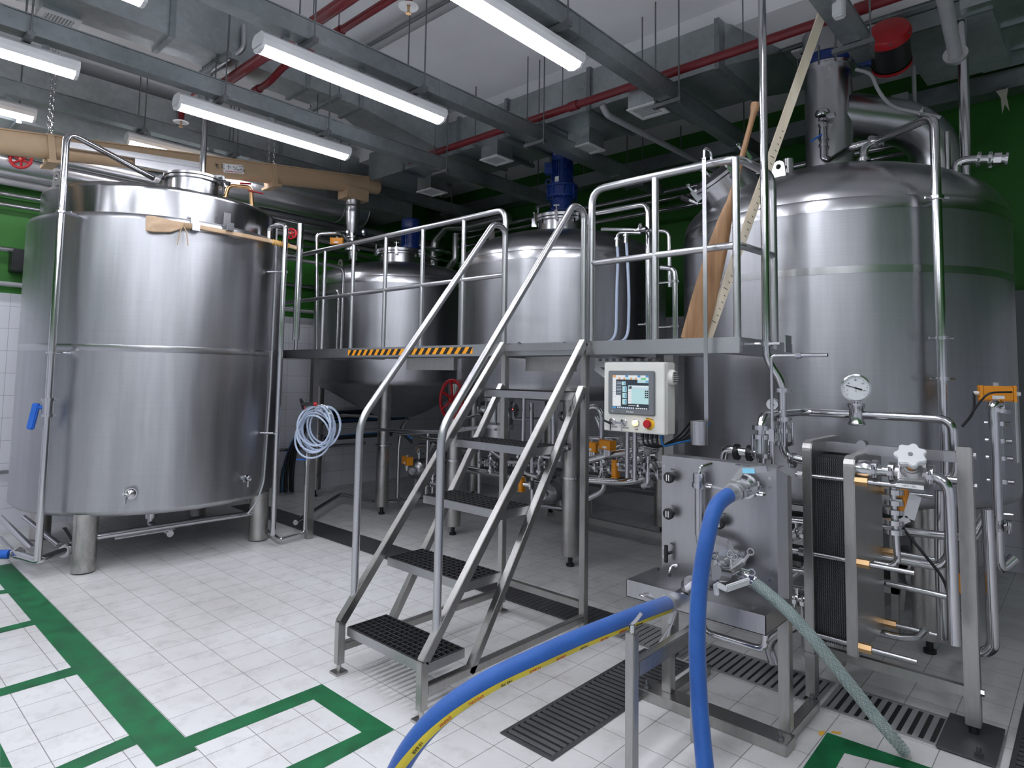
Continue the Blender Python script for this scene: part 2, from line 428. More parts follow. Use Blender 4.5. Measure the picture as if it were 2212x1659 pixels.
# ------------------------------------------------------------------ lamps (the room's fluorescent fittings in rows along Y, plus unseen ones added for fill)
def light_fitting(x, y0, y1, label, dz=0.0):
    t = T('fluorescent_light', label, 'ceiling light', (x, (y0 + y1) / 2, 3.55 + dz), 'fluorescent light fittings')
    z = 3.60 + dz
    prof = [(-.062, -.014), (-.080, .015), (-.075, .05), (-.045, .075), (.045, .075), (.075, .05), (.080, .015), (.062, -.014)]
    m = MB(); m.prism([(x + a, y0, z + b) for a, b in prof], (0, y1 - y0, 0)); m.build('housing', MT['white'], t)
    m = MB(); n = 10
    arc = [(x + .056 * math.cos(PI + PI * i / n), z - .012 + .034 * math.sin(PI + PI * i / n)) for i in range(n + 1)]
    m.prism([(a, y0 + .02, b) for a, b in arc], (0, y1 - y0 - .04, 0)); m.build('diffuser', MT['tube'], t)
    for yy in (y0, y1 - .02):
        m = MB(); m.prism([(x + a, yy, z + b) for a, b in [(-.062, -.01), (-.045, -.038), (0, -.05), (.045, -.038), (.062, -.01)]], (0, .02, 0)); m.build('end_cap', MT['white'], t)
    for f in (.12, .5, .88):
        yy = y0 + (y1 - y0) * f
        m = MB(); m.box(x - .012, x + .012, yy - .02, yy + .02, z + .07, 3.73 + dz); m.build('bracket', MT['tray'], t)
    return t
LIGHTS = [
    (-2.40, 1.67, 3.19, 'long lit fluorescent fitting nearest the bare white ceiling patch, top centre of the photo'),
    (-3.73, 1.72, 3.21, 'lit fluorescent fitting running from the crossing red pipes towards the angled duct'),
    (-3.73, -.43, 1.09, 'lit fluorescent fitting showing only its tip at the top edge of the photo'),
    (-5.04, 1.72, 3.21, 'lit fluorescent fitting above the tan conveyor sign, over the big left tank'),
    (-5.04, -.43, 1.09, 'upper of the two lit fluorescent fittings cut by the left photo edge'),
    (-6.82, 1.90, 3.50, 'lit fluorescent fitting partly hidden by the tan conveyor above the big left tank', .2),
    (-6.84, -.43, 1.19, 'lower of the two lit fluorescent fittings cut by the left photo edge', .2),
]
for l in LIGHTS: light_fitting(*l)
for x in (-1.10, .2, 1.5):  # unseen fittings continuing the rows, added as fill light
    for y0 in (-.43, -2.58):
        light_fitting(x, y0, y0 + 1.52, 'lit fluorescent fitting added unseen behind the photographer for fill, continuing the rows')
for x in (-2.4, -3.73, -5.04):
    light_fitting(x, -2.58, -1.06, 'lit fluorescent fitting added unseen behind the photographer for fill, continuing the rows')
light_fitting(-2.4, -.43, 1.09, 'lit fluorescent fitting added unseen behind the photographer for fill, continuing the rows')
for x in (-1.10,): light_fitting(x, 1.60, 3.12, 'lit fluorescent fitting added unseen just above the top edge of the photo, over the plate stack')  # unseen fitting under the trunking, added to brighten the largest tank

# ------------------------------------------------------------------ room shell
X0, X1, Y0, Y1, ZC = -8.0, 3.6, -4.2, 7.0, 4.55
struct('floor', MB().box(X0 - .2, X1 + .2, Y0 - .2, Y1 + .2, -.15, 0), MT['floor'], smooth=False)
struct('ceiling', MB().box(X0 - .2, X1 + .2, Y0 - .2, Y1 + .2, ZC, ZC + .15), MT['ceiling'], smooth=False)
struct('wall_left', MB().box(X0 - .2, X0, Y0 - .2, Y1 + .2, 0, ZC), MT['wall_y'], smooth=False)
struct('wall_back', MB().box(X0, X1, Y1, Y1 + .2, 0, ZC), MT['wall_x'], smooth=False)
struct('wall_right', MB().box(X1, X1 + .2, Y0 - .2, Y1 + .2, 0, ZC), MT['wall_y'], smooth=False)
struct('wall_front', MB().box(X0, X1, Y0 - .2, Y0, 0, ZC), MT['wall_x'], smooth=False)
struct('ceiling_beam', MB().box(X0, X1, 4.7, 5.3, 4.36, ZC), MT['ceiling'], smooth=False)
struct('wall_kerb', MB().box(X0, -.9, 6.8, 7.0, 0, .2), MT['concrete'], smooth=False)
# dark steel door frame at the right end of the end wall
def door():
    a = PY(2193, 640, 6.95); zt = 2.3
    m = MB(); m.box(a.x, a.x + .09, 6.9, 6.998, 0, zt); m.box(a.x, a.x + 1.2, 6.9, 6.998, zt, zt + .09); m.box(a.x + 1.11, a.x + 1.2, 6.9, 6.998, 0, zt)
    struct('door_1_frame', m, MT['bezel'])
    struct('door_1', MB().box(a.x + .09, a.x + 1.11, 6.94, 6.998, 0, zt), MT['white'])
door()

# ------------------------------------------------------------------ cable trays with their rods
TRAY_SAY = {-6.80: 'galvanised cable trunking lowest above the tan conveyor, nearest the left wall',
            -4.99: 'galvanised cable trunking carrying the light above the tan conveyor sign',
            -3.69: 'galvanised cable trunking carrying the light that crosses the two red pipes',
            -2.36: 'galvanised cable trunking carrying the topmost light, ending over the blue motor',
            -1.06: 'short visible length of galvanised trunking touched by the top of the long pine stick'}
for x, say in TRAY_SAY.items():
    t = T('cable_trunking', say, 'cable tray', (x, 1.2, 3.72), 'galvanised cable trunkings')
    ye = 6.5 if x < -2 else 4.6; dz = .2 if x < -6 else 0.0
    m = MB(); m.box(x - .055, x + .055, -4.1, ye, 3.72 + dz, 3.84 + dz)
    for yy in (-1.9, .6, 3.1, 5.6): m.box(x - .058, x + .058, yy, yy + .06, 3.717 + dz, 3.845 + dz)
    m.build('trunk', MT['tray'], t, smooth=False)
    m = MB(); m.box(x - .06, x + .06, -4.1, ye, 3.842 + dz, 3.85 + dz); m.build('cover', MT['tray'], t, smooth=False)
    for yy in (-.1, .8, 2.02, 2.92, 4.3, 6.0)[:6 if x < -2 else 5]:
        h = MB(); h.box(x - .12, x + .12, yy - .02, yy + .02, 3.685 + dz, 3.715 + dz)
        s = h.build('hanger_strut', MT['galvrod'], t)
        for dx in (-.1, .1):
            zt = 4.36 if 4.7 < yy < 5.3 else ZC
            h = MB(); h.cyl((x + dx, yy, 3.67 + dz), (x + dx, yy, zt), .006, n=6); h.cyl((x + dx, yy, 3.715 + dz), (x + dx, yy, 3.73 + dz), .012, n=6); h.build('rod', MT['galvrod'], s)
m = MB(); m.box(-7.9, 1.0, 6.62, 6.85, 4.08, 4.2); m.box(-7.9, 1.0, 6.60, 6.62, 4.06, 4.22)
t = one('cable_ladder', m, MT['tray'], 'long galvanised cable tray running along the top of the green end wall', 'cable tray', smooth=False)
for xx in (-6.3, -4.9, -3.5, -2.1, -.7): MB().cyl((xx, 6.7, 4.2), (xx, 6.7, ZC), .007, n=6).build('rod', MT['galvrod'], t)

# ------------------------------------------------------------------ ducts
def flange_y(m, x0, x1, z0, z1, y, w=.02, o=.022): m.box(x0 - o, x1 + o, y - w, y + w, z0 - o, z1 + o)
def flange_x(m, y0, y1, z0, z1, x, w=.02, o=.022): m.box(x - w, x + w, y0 - o, y1 + o, z0 - o, z1 + o)
def loft(m, A, B):  # two rectangles (4 pts each)
    m.add(list(A) + list(B), [(3, 2, 1, 0), (4, 5, 6, 7), (0, 1, 5, 4), (1, 2, 6, 5), (2, 3, 7, 6), (3, 0, 4, 7)])
def diffuser(c, s, ztop, zf, label, rot=0, grp='square ceiling air diffusers', d=None):
    d = s if d is None else d
    t = T('air_diffuser', label, 'air vent', (c[0], c[1], zf), grp)
    m = MB(); m.box(c[0] - s / 2 + .01, c[0] + s / 2 - .01, c[1] - d / 2 + .01, c[1] + d / 2 - .01, zf + .012, ztop); m.build('plenum_box', MT['galv'], t, smooth=False)
    m = MB(); w = .035
    for (a, b, e, f) in ((-s / 2, s / 2, -d / 2, -d / 2 + w), (-s / 2, s / 2, d / 2 - w, d / 2), (-s / 2, -s / 2 + w, -d / 2 + w, d / 2 - w), (s / 2 - w, s / 2, -d / 2 + w, d / 2 - w)):
        m.box(c[0] + a, c[0] + b, c[1] + e, c[1] + f, zf, zf + .012)
    m.build('frame', MT['white'], t, smooth=False)
    m = MB(); n = 9
    for i in range(n):
        yy = c[1] - d / 2 + w + (d - 2 * w) * (i + .5) / n
        m.cbox((c[0], yy, zf + .008), s - 2 * w, .012, .003, ax=Matrix.Rotation(.6, 3, 'X'))
    m.build('louvre', MT['white'], t, smooth=False)
    return t
t = T('air_duct', 'large galvanised duct high along the left wall behind the two left lights', 'air duct', (-7.5, 1, 3.9))
m = MB(); m.box(-7.9, -7.08, -4.1, 5.6, 3.80, 4.42); m.build('duct', MT['galv'], t, smooth=False)
for yy in (-1.2, .35, 2.45, 3.6):
    m = MB(); flange_y(m, -7.9, -7.08, 3.80, 4.42, yy); m.build('flange', MT['tray'], t, smooth=False)
for yy in (-.3, 1.1, 3.0):
    m = MB(); m.box(-7.95, -6.98, yy - .02, yy + .02, 3.76, 3.795); s = m.build('hanger_strut', MT['tray'], t, smooth=False)
    for xx in (-7.94, -7.0): MB().cyl((xx, yy, 3.77), (xx, yy, ZC), .006, n=6).build('rod', MT['galvrod'], s)
t = T('air_duct', 'galvanised duct at upper left that bends down into the long cross duct', 'air duct', (-5.2, 1, 4.1))
m = MB(); m.box(-5.36, -5.03, -4.1, 3.33, 4.1, 4.47)
loft(m, [(-5.36, 3.33, 4.1), (-5.03, 3.33, 4.1), (-5.03, 3.33, 4.47), (-5.36, 3.33, 4.47)], [(-5.80, 4.52, 3.98), (-5.10, 4.52, 3.98), (-5.10, 4.52, 4.32), (-5.80, 4.52, 4.32)])
m.build('duct', MT['galv'], t, smooth=False)
for yy in (-1.2, .55, 1.66, 2.78, 3.33):
    m = MB(); flange_y(m, -5.36, -5.03, 4.1, 4.47, yy); m.build('flange', MT['tray'], t, smooth=False)
for yy in (-.4, 2.05, 3.05):
    m = MB(); m.box(-5.46, -4.93, yy - .02, yy + .02, 4.065, 4.098); s = m.build('hanger_strut', MT['tray'], t, smooth=False)
    for xx in (-5.44, -4.95): MB().cyl((xx, yy, 4.08), (xx, yy, ZC), .006, n=6).build('rod', MT['galvrod'], s)
t = T('air_duct', 'long galvanised cross duct behind the red pipe, with diffusers hanging below', 'air duct', (-3.5, 4.9, 3.97))
m = MB(); m.box(-6.6, -2.05, 4.52, 5.25, 3.97, 4.33)
loft(m, [(-2.05, 4.52, 3.97), (-2.05, 5.25, 3.97), (-2.05, 5.25, 4.33), (-2.05, 4.52, 4.33)], [(-1.85, 5.32, 4.34), (-1.85, 6.2, 4.34), (-1.85, 6.2, 4.5), (-1.85, 5.32, 4.5)]); m.box(-1.85, 1.6, 5.32, 6.2, 4.34, 4.5)
m.build('duct', MT['galv'], t, smooth=False)
for xx in (-5.9, -4.95, -4.25, -3.25, -2.05):
    m = MB(); flange_x(m, 4.52, 5.25, 3.97, 4.33, xx); m.build('flange', MT['tray'], t, smooth=False)
for xx in (-5.4, -4.6, -3.75, -2.65):
    m = MB(); m.box(xx - .02, xx + .02, 4.40, 5.34, 3.93, 3.965); s = m.build('hanger_strut', MT['tray'], t, smooth=False)
    for yy in (4.42, 5.32): MB().cyl((xx, yy, 3.94), (xx, yy, ZC), .006, n=6).build('rod', MT['galvrod'], s)
diffuser((-4.49, 4.63), .25, 3.97, 3.80, 'square white air diffuser left of the blue motor, half-lit')
diffuser((-3.6, 4.96), .27, 3.97, 3.80, 'square white air diffuser just right of the tall blue motor')
diffuser((-2.67, 4.55), .26, 3.97, 3.80, 'square white air diffuser under the trunking, right of the tall blue motor')
diffuser((-5.9, 4.96), .27, 3.97, 3.80, 'dim square air diffuser in the shadow over the small tank')
diffuser((-5.36, 1.02), .26, 4.16, 4.05, 'white slotted air diffuser on the side of the upper left duct', d=.24)
# grille over the chimney and the dark flared hood beside the valve actuator
def grille():
    c = (-1.47, 5.62); w, d, z = .62, .58, 4.31
    t = T('air_diffuser', 'white framed dark louvre grille right behind the chimney top of the largest tank', 'air vent', (c[0], c[1], z))
    m = MB(); e = .05
    for a, b, f, g in ((-w / 2, w / 2, -d / 2, -d / 2 + e), (-w / 2, w / 2, d / 2 - e, d / 2), (-w / 2, -w / 2 + e, -d / 2 + e, d / 2 - e), (w / 2 - e, w / 2, -d / 2 + e, d / 2 - e)): m.box(c[0] + a, c[0] + b, c[1] + f, c[1] + g, z, z + .02)
    m.build('frame', MT['white'], t, smooth=False)
    m = MB()
    for i in range(14): m.cbox((c[0] - w / 2 + e + (w - 2 * e) * (i + .5) / 14, c[1], z + .018), .02, d - 2 * e, .003, ax=Matrix.Rotation(.7, 3, 'Y'))
    m.build('louvre', MT['bezel'], t, smooth=False)
grille()
t = T('air_duct', 'dark flared sheet-metal hood above the red valve actuator', 'air duct', (-.8, 5.7, 4.1))
m = MB(); loft(m, [(-1.05, 5.42, 4.22), (-.45, 5.42, 4.22), (-.45, 5.42, 4.335), (-1.05, 5.42, 4.335)], [(-.95, 6.1, 4.05), (-.4, 6.1, 4.05), (-.4, 6.1, 4.335), (-.95, 6.1, 4.335)])
m.build('hood', MT['galv'], t, smooth=False)
m = MB(); m.box(-1.06, -.44, 5.40, 5.42, 4.205, 4.335); m.build('flange', MT['tray'], t, smooth=False)
t = T('air_duct', 'galvanised duct with bright flanges in the top right corner of the photo', 'air duct', (-.2, 6, 4.0))
m = MB(); m.box(-.62, .3, 5.3, 6.55, 4.22, 4.5); m.build('duct', MT['galv'], t, smooth=False)
for yy in (5.75, 6.2): m = MB(); flange_y(m, -.62, .3, 4.22, 4.5, yy); m.build('flange', MT['tray'], t, smooth=False)

# ------------------------------------------------------------------ pipes overhead
def pipe(name, label, pts, r, bend=.06, mat='pipe', cat='pipe', group=None, clamps=(), n=12, extra=None):
    m = MB().tube(pts, r, bend, n)
    o = one(name, m, MT[mat], label, cat, group)
    for p, ax in clamps: MB().clamp(p, ax, r).build('clamp', MT['pipe'], o)
    return o
def sprinkler(parent, x, y, z, up=True):
    m = MB(); m.cyl((x, y, z), (x, y, z - .10), .018, n=10); m.build('drop', MT['redpipe'], parent)
def sprinkler_head(p, label):
    t = T('fire_sprinkler', label, 'sprinkler', p, 'sprinkler heads')
    x, y, z = p
    if x < -5.7: MB().cyl((x, y, z), (x, y, z + .17), .026, n=12).tube([(x, y, z + .15), (x, y, 4.0), (-5.6, y, 4.0)], .014, .04, 10).build('drop_pipe', MT['redpipe'], t)
    else: MB().cyl((x, y, z), (x, y, z + .16), .025, n=12).build('drop_pipe', MT['redpipe'], t)
    MB().lathe([(.012, 0), (.062, -.012), (.066, -.006), (.03, .004), (.012, .004)], p, n=20).build('plate', MT['white'], t)
    MB().cyl((x, y, z - .05), (x, y, z), .008, n=8).cyl((x, y, z - .054), (x, y, z - .05), .02, n=10).build('nozzle', MT['brass'], t)
def red_run(label, pts, r, tees=(), rods=()):
    o = pipe('sprinkler_pipe', label, pts, r, .05, 'redpipe', 'pipe', 'red sprinkler pipes')
    for p, ax in tees: p, ax = V(p), V(ax); MB().cyl(p - ax * .045, p + ax * .045, r * 1.25, n=14).build('coupling', MT['redpipe'], o)
    for p in rods: MB().cyl(p, (p[0], p[1], ZC), .005, n=6).build('rod', MT['galvrod'], o)
    return o
red_run('thicker red pipe crossing under the second light towards the left', [(-5.55, 2.18, 4.0), (3.4, 2.18, 4.0)], .042, [((-4.5, 2.18, 4.0), (1, 0, 0)), ((-5.4, 2.18, 4), (1, 0, 0))], [(-3.9, 2.18, 4.04), (-5.1, 2.18, 4.04)])
red_run('thinner red pipe crossing beside the thicker one, with a jog below the duct', [(-5.55, 2.41, 3.99), (-5.0, 2.41, 3.99), (-4.75, 2.41, 4.05), (3.4, 2.41, 4.05)], .028, [((-3.95, 2.41, 4.05), (1, 0, 0)), ((-5.2, 2.41, 3.99), (1, 0, 0))], [(-3.95, 2.41, 4.08), (-2.6, 2.41, 4.08)])
red_run('thin red pipe running along the duct behind the left lights', [(-5.6, -4, 4.0), (-5.6, 4.36, 4.0)], .022, [((-5.6, 2.18, 4), (0, 1, 0)), ((-5.6, 2.41, 4), (0, 1, 0)), ((-5.6, 3.1, 4), (0, 1, 0)), ((-5.6, 3.6, 4), (0, 1, 0))], [(-5.6, .7, 4.02), (-5.6, 3.35, 4.02)])
red_run('long red pipe along the front edge of the cross duct, rising to the upper right', [(-5.62, 4.39, 3.98), (3.4, 4.39, 3.98)], .034, [((-5.2, 4.39, 3.98), (1, 0, 0)), ((-3.32, 4.39, 3.98), (1, 0, 0)), ((-1.02, 4.39, 3.98), (1, 0, 0))], [(-3.45, 4.39, 4.01), (-1.8, 4.39, 4.01)])
a = PX(391, 262, -6.0); sprinkler_head((a.x, a.y, a.z), 'red sprinkler with white round plate hanging above the big left tank')
b = PZ(880, 4, 3.95); sprinkler_head((b.x, 2.41, 3.93), 'sprinkler with round plate cut by the top photo edge, on the thinner red pipe')
pipe('drain_pipe', 'fat pale plastic pipe along the ceiling behind the thinner red pipe', [(-4.85, 3.1, 4.42), (3.4, 3.1, 4.42)], .05, mat='greyplastic')
pipe('conduit', 'thin dark conduit clipped below the pale ceiling pipe', [(-4.95, 2.98, 4.5), (-4.75, 2.98, 4.34), (3.4, 2.98, 4.34)], .016, mat='galvrod', cat='pipe')
q0, q1, q2, q3 = PX(527, 55, -5.0), PX(527, 105, -5.0), PX(452, 160, -5.2), PX(450, 195, -5.3)
pipe('duct_drain', 'bent steel pipe dropping from the upper left duct beside the red pipes', [q0, q1, q2, q3], .022, .05, 'satin')
pipe('conduit', 'vertical white conduit and elbow at the end of the cross duct, over the blue motor', [(-5.3, 4.35, 3.85), (-5.3, 4.6, 3.85), (-5.15, 6.6, 3.80)], .02, .06, 'greyplastic', group='grey plastic drain pipes')
pipe('conduit', 'grey plastic drain pipe running back under the cross duct, right of the blue motor', [(-3.05, 4.43, 3.93), (-3.05, 4.5, 3.86), (-2.9, 6.6, 3.80)], .028, .05, 'greyplastic', group='grey plastic drain pipes')
# ------------------------------------------------------------------ tanks
TL, T1, T2, TR = (-6.65, 2.25), (-6.79, 5.2), (-4.08, 5.2), (-1.49, 5.295)
def leg(t, x, y, r, ztop, collar=None, foot=.09, mat='worn'):
    m = MB(); m.cyl((x, y, foot), (x, y, ztop), r, n=24)
    l = m.build('leg', MT[mat], t)
    if collar: MB().cyl((x, y, collar - .008), (x, y, collar + .008), r * 1.22, n=24).build('collar', MT['pipe'], l)
    if foot > .03: MB().cyl((x, y, 0), (x, y, .02), .035, n=14).cyl((x, y, .02), (x, y, foot), .02, n=10).build('foot', MT['black'], l)
    return l
def lug(t, p, out, h=.13, w=.10):
    """lifting eye: a rounded plate with a hole, standing on the shoulder, facing 'out'"""
    p, out = V(p), V(out).normalized(); s = V((0, 0, 1)).cross(out).normalized(); u = V((0, 0, 1))
    m = MB(); rc = w * .36; top = p + u * (h - rc); n = 10
    outer = [p - s * w / 2, p + s * w / 2] + [top + s * (rc * math.cos(PI * i / n)) + u * (rc * math.sin(PI * i / n)) for i in range(n + 1)]
    inner = [top + s * (rc * .42 * math.cos(a)) + u * (rc * .42 * math.sin(a)) for a in (2 * PI * i / 14 for i in range(14))]
    # ring of quads round the hole + base
    ang = lambda q: math.atan2((q - top).dot(u), (q - top).dot(s))
    oc = []
    for q in inner:
        a = ang(q); d = s * math.cos(a) + u * math.sin(a)
        if d.dot(u) >= -.05: oc.append(top + d * rc)
        else:
            k = (h - rc) / max(-d.dot(u), .3); qq = top + d * k; x = max(-w / 2, min(w / 2, (qq - p).dot(s))); z = max(0, (qq - p).dot(u)); oc.append(p + s * x + u * z)
    e = out * .008; k = len(inner)
    vs = [q - e for q in inner] + [q - e for q in oc] + [q + e for q in inner] + [q + e for q in oc]
    fs = []
    for i in range(k):
        j = (i + 1) % k
        fs += [(i, j, k + j, k + i), (2 * k + i, 3 * k + i, 3 * k + j, 2 * k + j), (k + i, k + j, 3 * k + j, 3 * k + i), (i, 2 * k + i, 2 * k + j, j)]
    m.add(vs, fs)
    return m.build('lifting_lug', MT['frame'], t)
def manway(t, c, ax, r, h, lid_h, name='manway', clamps=6, mat='band'):
    c, ax = V(c), V(ax).normalized(); a, b = frame(ax)
    m = MB(); m.lathe([(r, -.12), (r, h), (r * 1.12, h), (r * 1.12, h + .02)], c, ax, 40)
    k = m.build(name, MT[mat], t)
    m = MB(); m.lathe([(r * 1.12, h + .026), (r * 1.14, h + .03), (r * 1.14, h + .03 + lid_h * .5), (r * 1.05, h + .03 + lid_h * .7), (r * .5, h + .03 + lid_h * .95), (0, h + .03 + lid_h)], c, ax, 40)
    m.build('lid', MT['dome'], k)
    for i in range(clamps):
        m = MB(); w = 2 * PI * i / clamps + .3; d = a * math.cos(w) + b * math.sin(w); p = c + d * (r * 1.17)
        M = Matrix((d, ax.cross(d), ax)).transposed()
        m.cbox(p + ax * (h + .02), .05, .03, .09, ax=M); m.cyl(p + ax * (h + .05), p + ax * (h + .13), .010, n=8); m.cyl(p + ax * (h + .12) - d.cross(ax) * .03, p + ax * (h + .12) + d.cross(ax) * .03, .009, n=8)
        m.build('lid_clamp', MT['pipe'], k)
    return k
def port(t, p, out, r=.03, l=.07, name='sample_port', tail=True):
    p, out = V(p), V(out).normalized(); a, b = frame(out)
    m = MB(); m.cyl(p - out * .02, p + out * l, r * .62, n=14); m.cyl(p + out * l * .5, p + out * (l * .5 + .02), r * 1.25, n=18); m.lathe([(r, 0), (r * .9, .015), (0, .03)], p + out * l, out, 18)
    m.clamp(p + out * (l * .5 + .01), out, r * .7)
    if tail: m.tube([p + out * l, p + out * (l + .02) + a * .03, p + out * (l + .02) + a * .03 - V((0, 0, .07))], .009, .02, 8)
    return m.build(name, MT['pipe'], t)

# big storage tank at the left
t = T('storage_tank', 'large steel tank at the left on short fat legs, a wooden paddle hung on it', 'tank', (*TL, 0), 'tall steel brewing tanks')
R = 1.085
MB().lathe([(0, .30), (.5, .35), (.95, .42), (1.05, .44), (R, .475), (R, 1.74)], (*TL, 0), n=96).lathe([(R, 1.79), (R, 2.83), (R - .012, 2.86), (R - .04, 2.872), (.995, 2.876)], (*TL, 0), n=96).build('shell', MT['tank'], t, angle=50)
MB().lathe([(R + .001, 1.738), (R + .002, 1.742), (R + .002, 1.788), (R + .001, 1.792)], (*TL, 0), n=96).build('weld_band', MT['band'], t)
MB().lathe([(1.0, 2.86), (1.0, 3.11), (.992, 3.13), (.97, 3.145), (.6, 3.2), (0, 3.235)], (*TL, 0), n=96).build('upper_ring', MT['ringsteel'], t, angle=50)
for sx in (-1, 1):
    for sy in (-1, 1): leg(t, TL[0] + sx * .71, TL[1] + sy * .71, .085, .46, foot=.012)
p = PZ(418, 398, 3.25)
mw = manway(t, (p.x, p.y, 3.17), (0, 0, 1), .205, .09, .035, clamps=0, mat='band')
ZL = 3.32
d = V((.74, .67, 0))
m = MB(); m.bar(V((p.x, p.y, ZL)) - d * .26, V((p.x, p.y, ZL)) + d * .26, .05, .02); m.bar(V((p.x, p.y, ZL)) + d * .25, V((p.x, p.y, ZL - .1)) + d * .28, .05, .02); m.bar(V((p.x, p.y, ZL)) - d * .25, V((p.x, p.y, ZL - .12)) - d * .26, .07, .03)
m.cyl(V((p.x, p.y, ZL - .02)) - d * .27 - V((-.67, .74, 0)) * .05, V((p.x, p.y, ZL - .02)) - d * .27 + V((-.67, .74, 0)) * .05, .018, n=10)
m.build('lid_bar', MT['sheet'], mw)
q = V((p.x, p.y, ZL - .17)) + d * .27
MB().cyl(q, q + V((0, 0, .1)), .012, n=8).ball(q + V((0, 0, .12)), .028).cbox(q + V((0, 0, .11)), .11, .03, .03, rz=.7).build('lid_knob', MT['black'], mw)
p = PC(123, 392, TL, .95); lug(t, (p.x, p.y, 3.12), (p.x - TL[0], p.y - TL[1], 0), .16, .17)
for px, py in ((285, 1064), (525, 1032)):
    p = PC(px, py, TL, R); port(t, p, (p.x - TL[0], p.y - TL[1], 0), .035 if px < 400 else .026)
for px in (420, 490):     # hooks that carry the paddle
    p = PC(px, 487, TL, R + .004); o = V((p.x - TL[0], p.y - TL[1], 0)).normalized()
    MB().cbox(p + V((0, 0, .03)) + o * .003, .006, .06, .16, rz=math.atan2(o.y, o.x)).cbox(p + o * .03 - V((0, 0, .05)), .07, .06, .006, rz=math.atan2(o.y, o.x)).cbox(p + o * .062 - V((0, 0, .02)), .006, .06, .07, rz=math.atan2(o.y, o.x)).build('paddle_hook', MT['sheet'], t)
# outlet below
MB().cyl((*TL, .36), (*TL, .2), .05, n=16).tube([(*TL, .22), (*TL, .14), (TL[0] + .5, TL[1], .14)], .03, .06).build('bottom_outlet', MT['pipe'], t)

def process_tank(name, label, c, R, zb, zs, zt, nz, mid=None, cone=None, seam=None):
    t = T(name, label, 'tank', (*c, 0), 'tall steel brewing tanks')
    prof = [(R, zb + .06), (R - .01, zb + .02), (R - .05, zb)]
    if cone: prof = prof + [(cone[0] + .12, cone[1] + .04), (cone[0], cone[1]), (0, cone[1] - .01)]
    else: prof = prof + [(R * .7, zb - .07), (0, zb - .12)]
    bot = prof[::-1]
    if seam: MB().lathe(bot + [(R, seam - .022)], (*c, 0), n=96).lathe([(R, seam + .022), (R, zs - .045)], (*c, 0), n=96).build('shell', MT['tank'], t, angle=50); MB().lathe([(R + .002, seam - .023), (R + .002, seam + .023)], (*c, 0), n=96).build('weld_band', MT['band'], t)
    else: MB().lathe(bot + [(R, zs - .045)], (*c, 0), n=96).build('shell', MT['tank'], t, angle=50)
    MB().lathe([(R + .002, zs - .045), (R + .002, zs + .02), (R - .004, zs + .035)], (*c, 0), n=96).build('shoulder_band', MT['band'], t, angle=50)
    r0 = R - .004; h = zt - zs - .03
    dm = [(r0, zs + .034)]; hh = zt - zs - .034; ni = 22
    for k in range(1, ni + 1):
        w = PI / 2 * k / ni; dm.append((max(.001, r0 * math.cos(w) ** .92), zs + .034 + hh * math.sin(w) ** 1.08))
    MB().lathe(dm, (*c, 0), n=96).build('dome', MT['dome'], t, angle=50)
    return t
t1 = process_tank('mash_tank', 'small-looking steel tank with conical base and blue motor, farthest back on the left', T1, 1.08, 1.45, 2.70, 3.03, 0, cone=(.22, 1.04))
for sx, sy in ((1, -1), (-1, -1), (1, 1)): leg(t1, T1[0] + sx * .72, T1[1] + sy * .72, .075, 1.5, .78)
t2 = process_tank('mash_tank', 'steel tank behind the stairs with the tallest blue motor on its lid', T2, 1.06, 1.45, 2.68, 3.06, 0, cone=None)
for sx, sy in ((1, -1), (-1, -1), (1, 1), (-1, 1)): leg(t2, T2[0] + sx * .735, T2[1] + sy * .77, .075, 1.5, .74)
t3 = process_tank('wort_kettle', 'largest steel tank at the right with a wide chimney and side duct on its dome', TR, 1.11, .84, 2.70, 3.18, 0, seam=2.28)
for sx, sy in ((1, -1), (-1, -1), (1, 1), (-1, 1)): leg(t3, TR[0] + sx * .70, TR[1] + sy * .72, .085, .9, None)
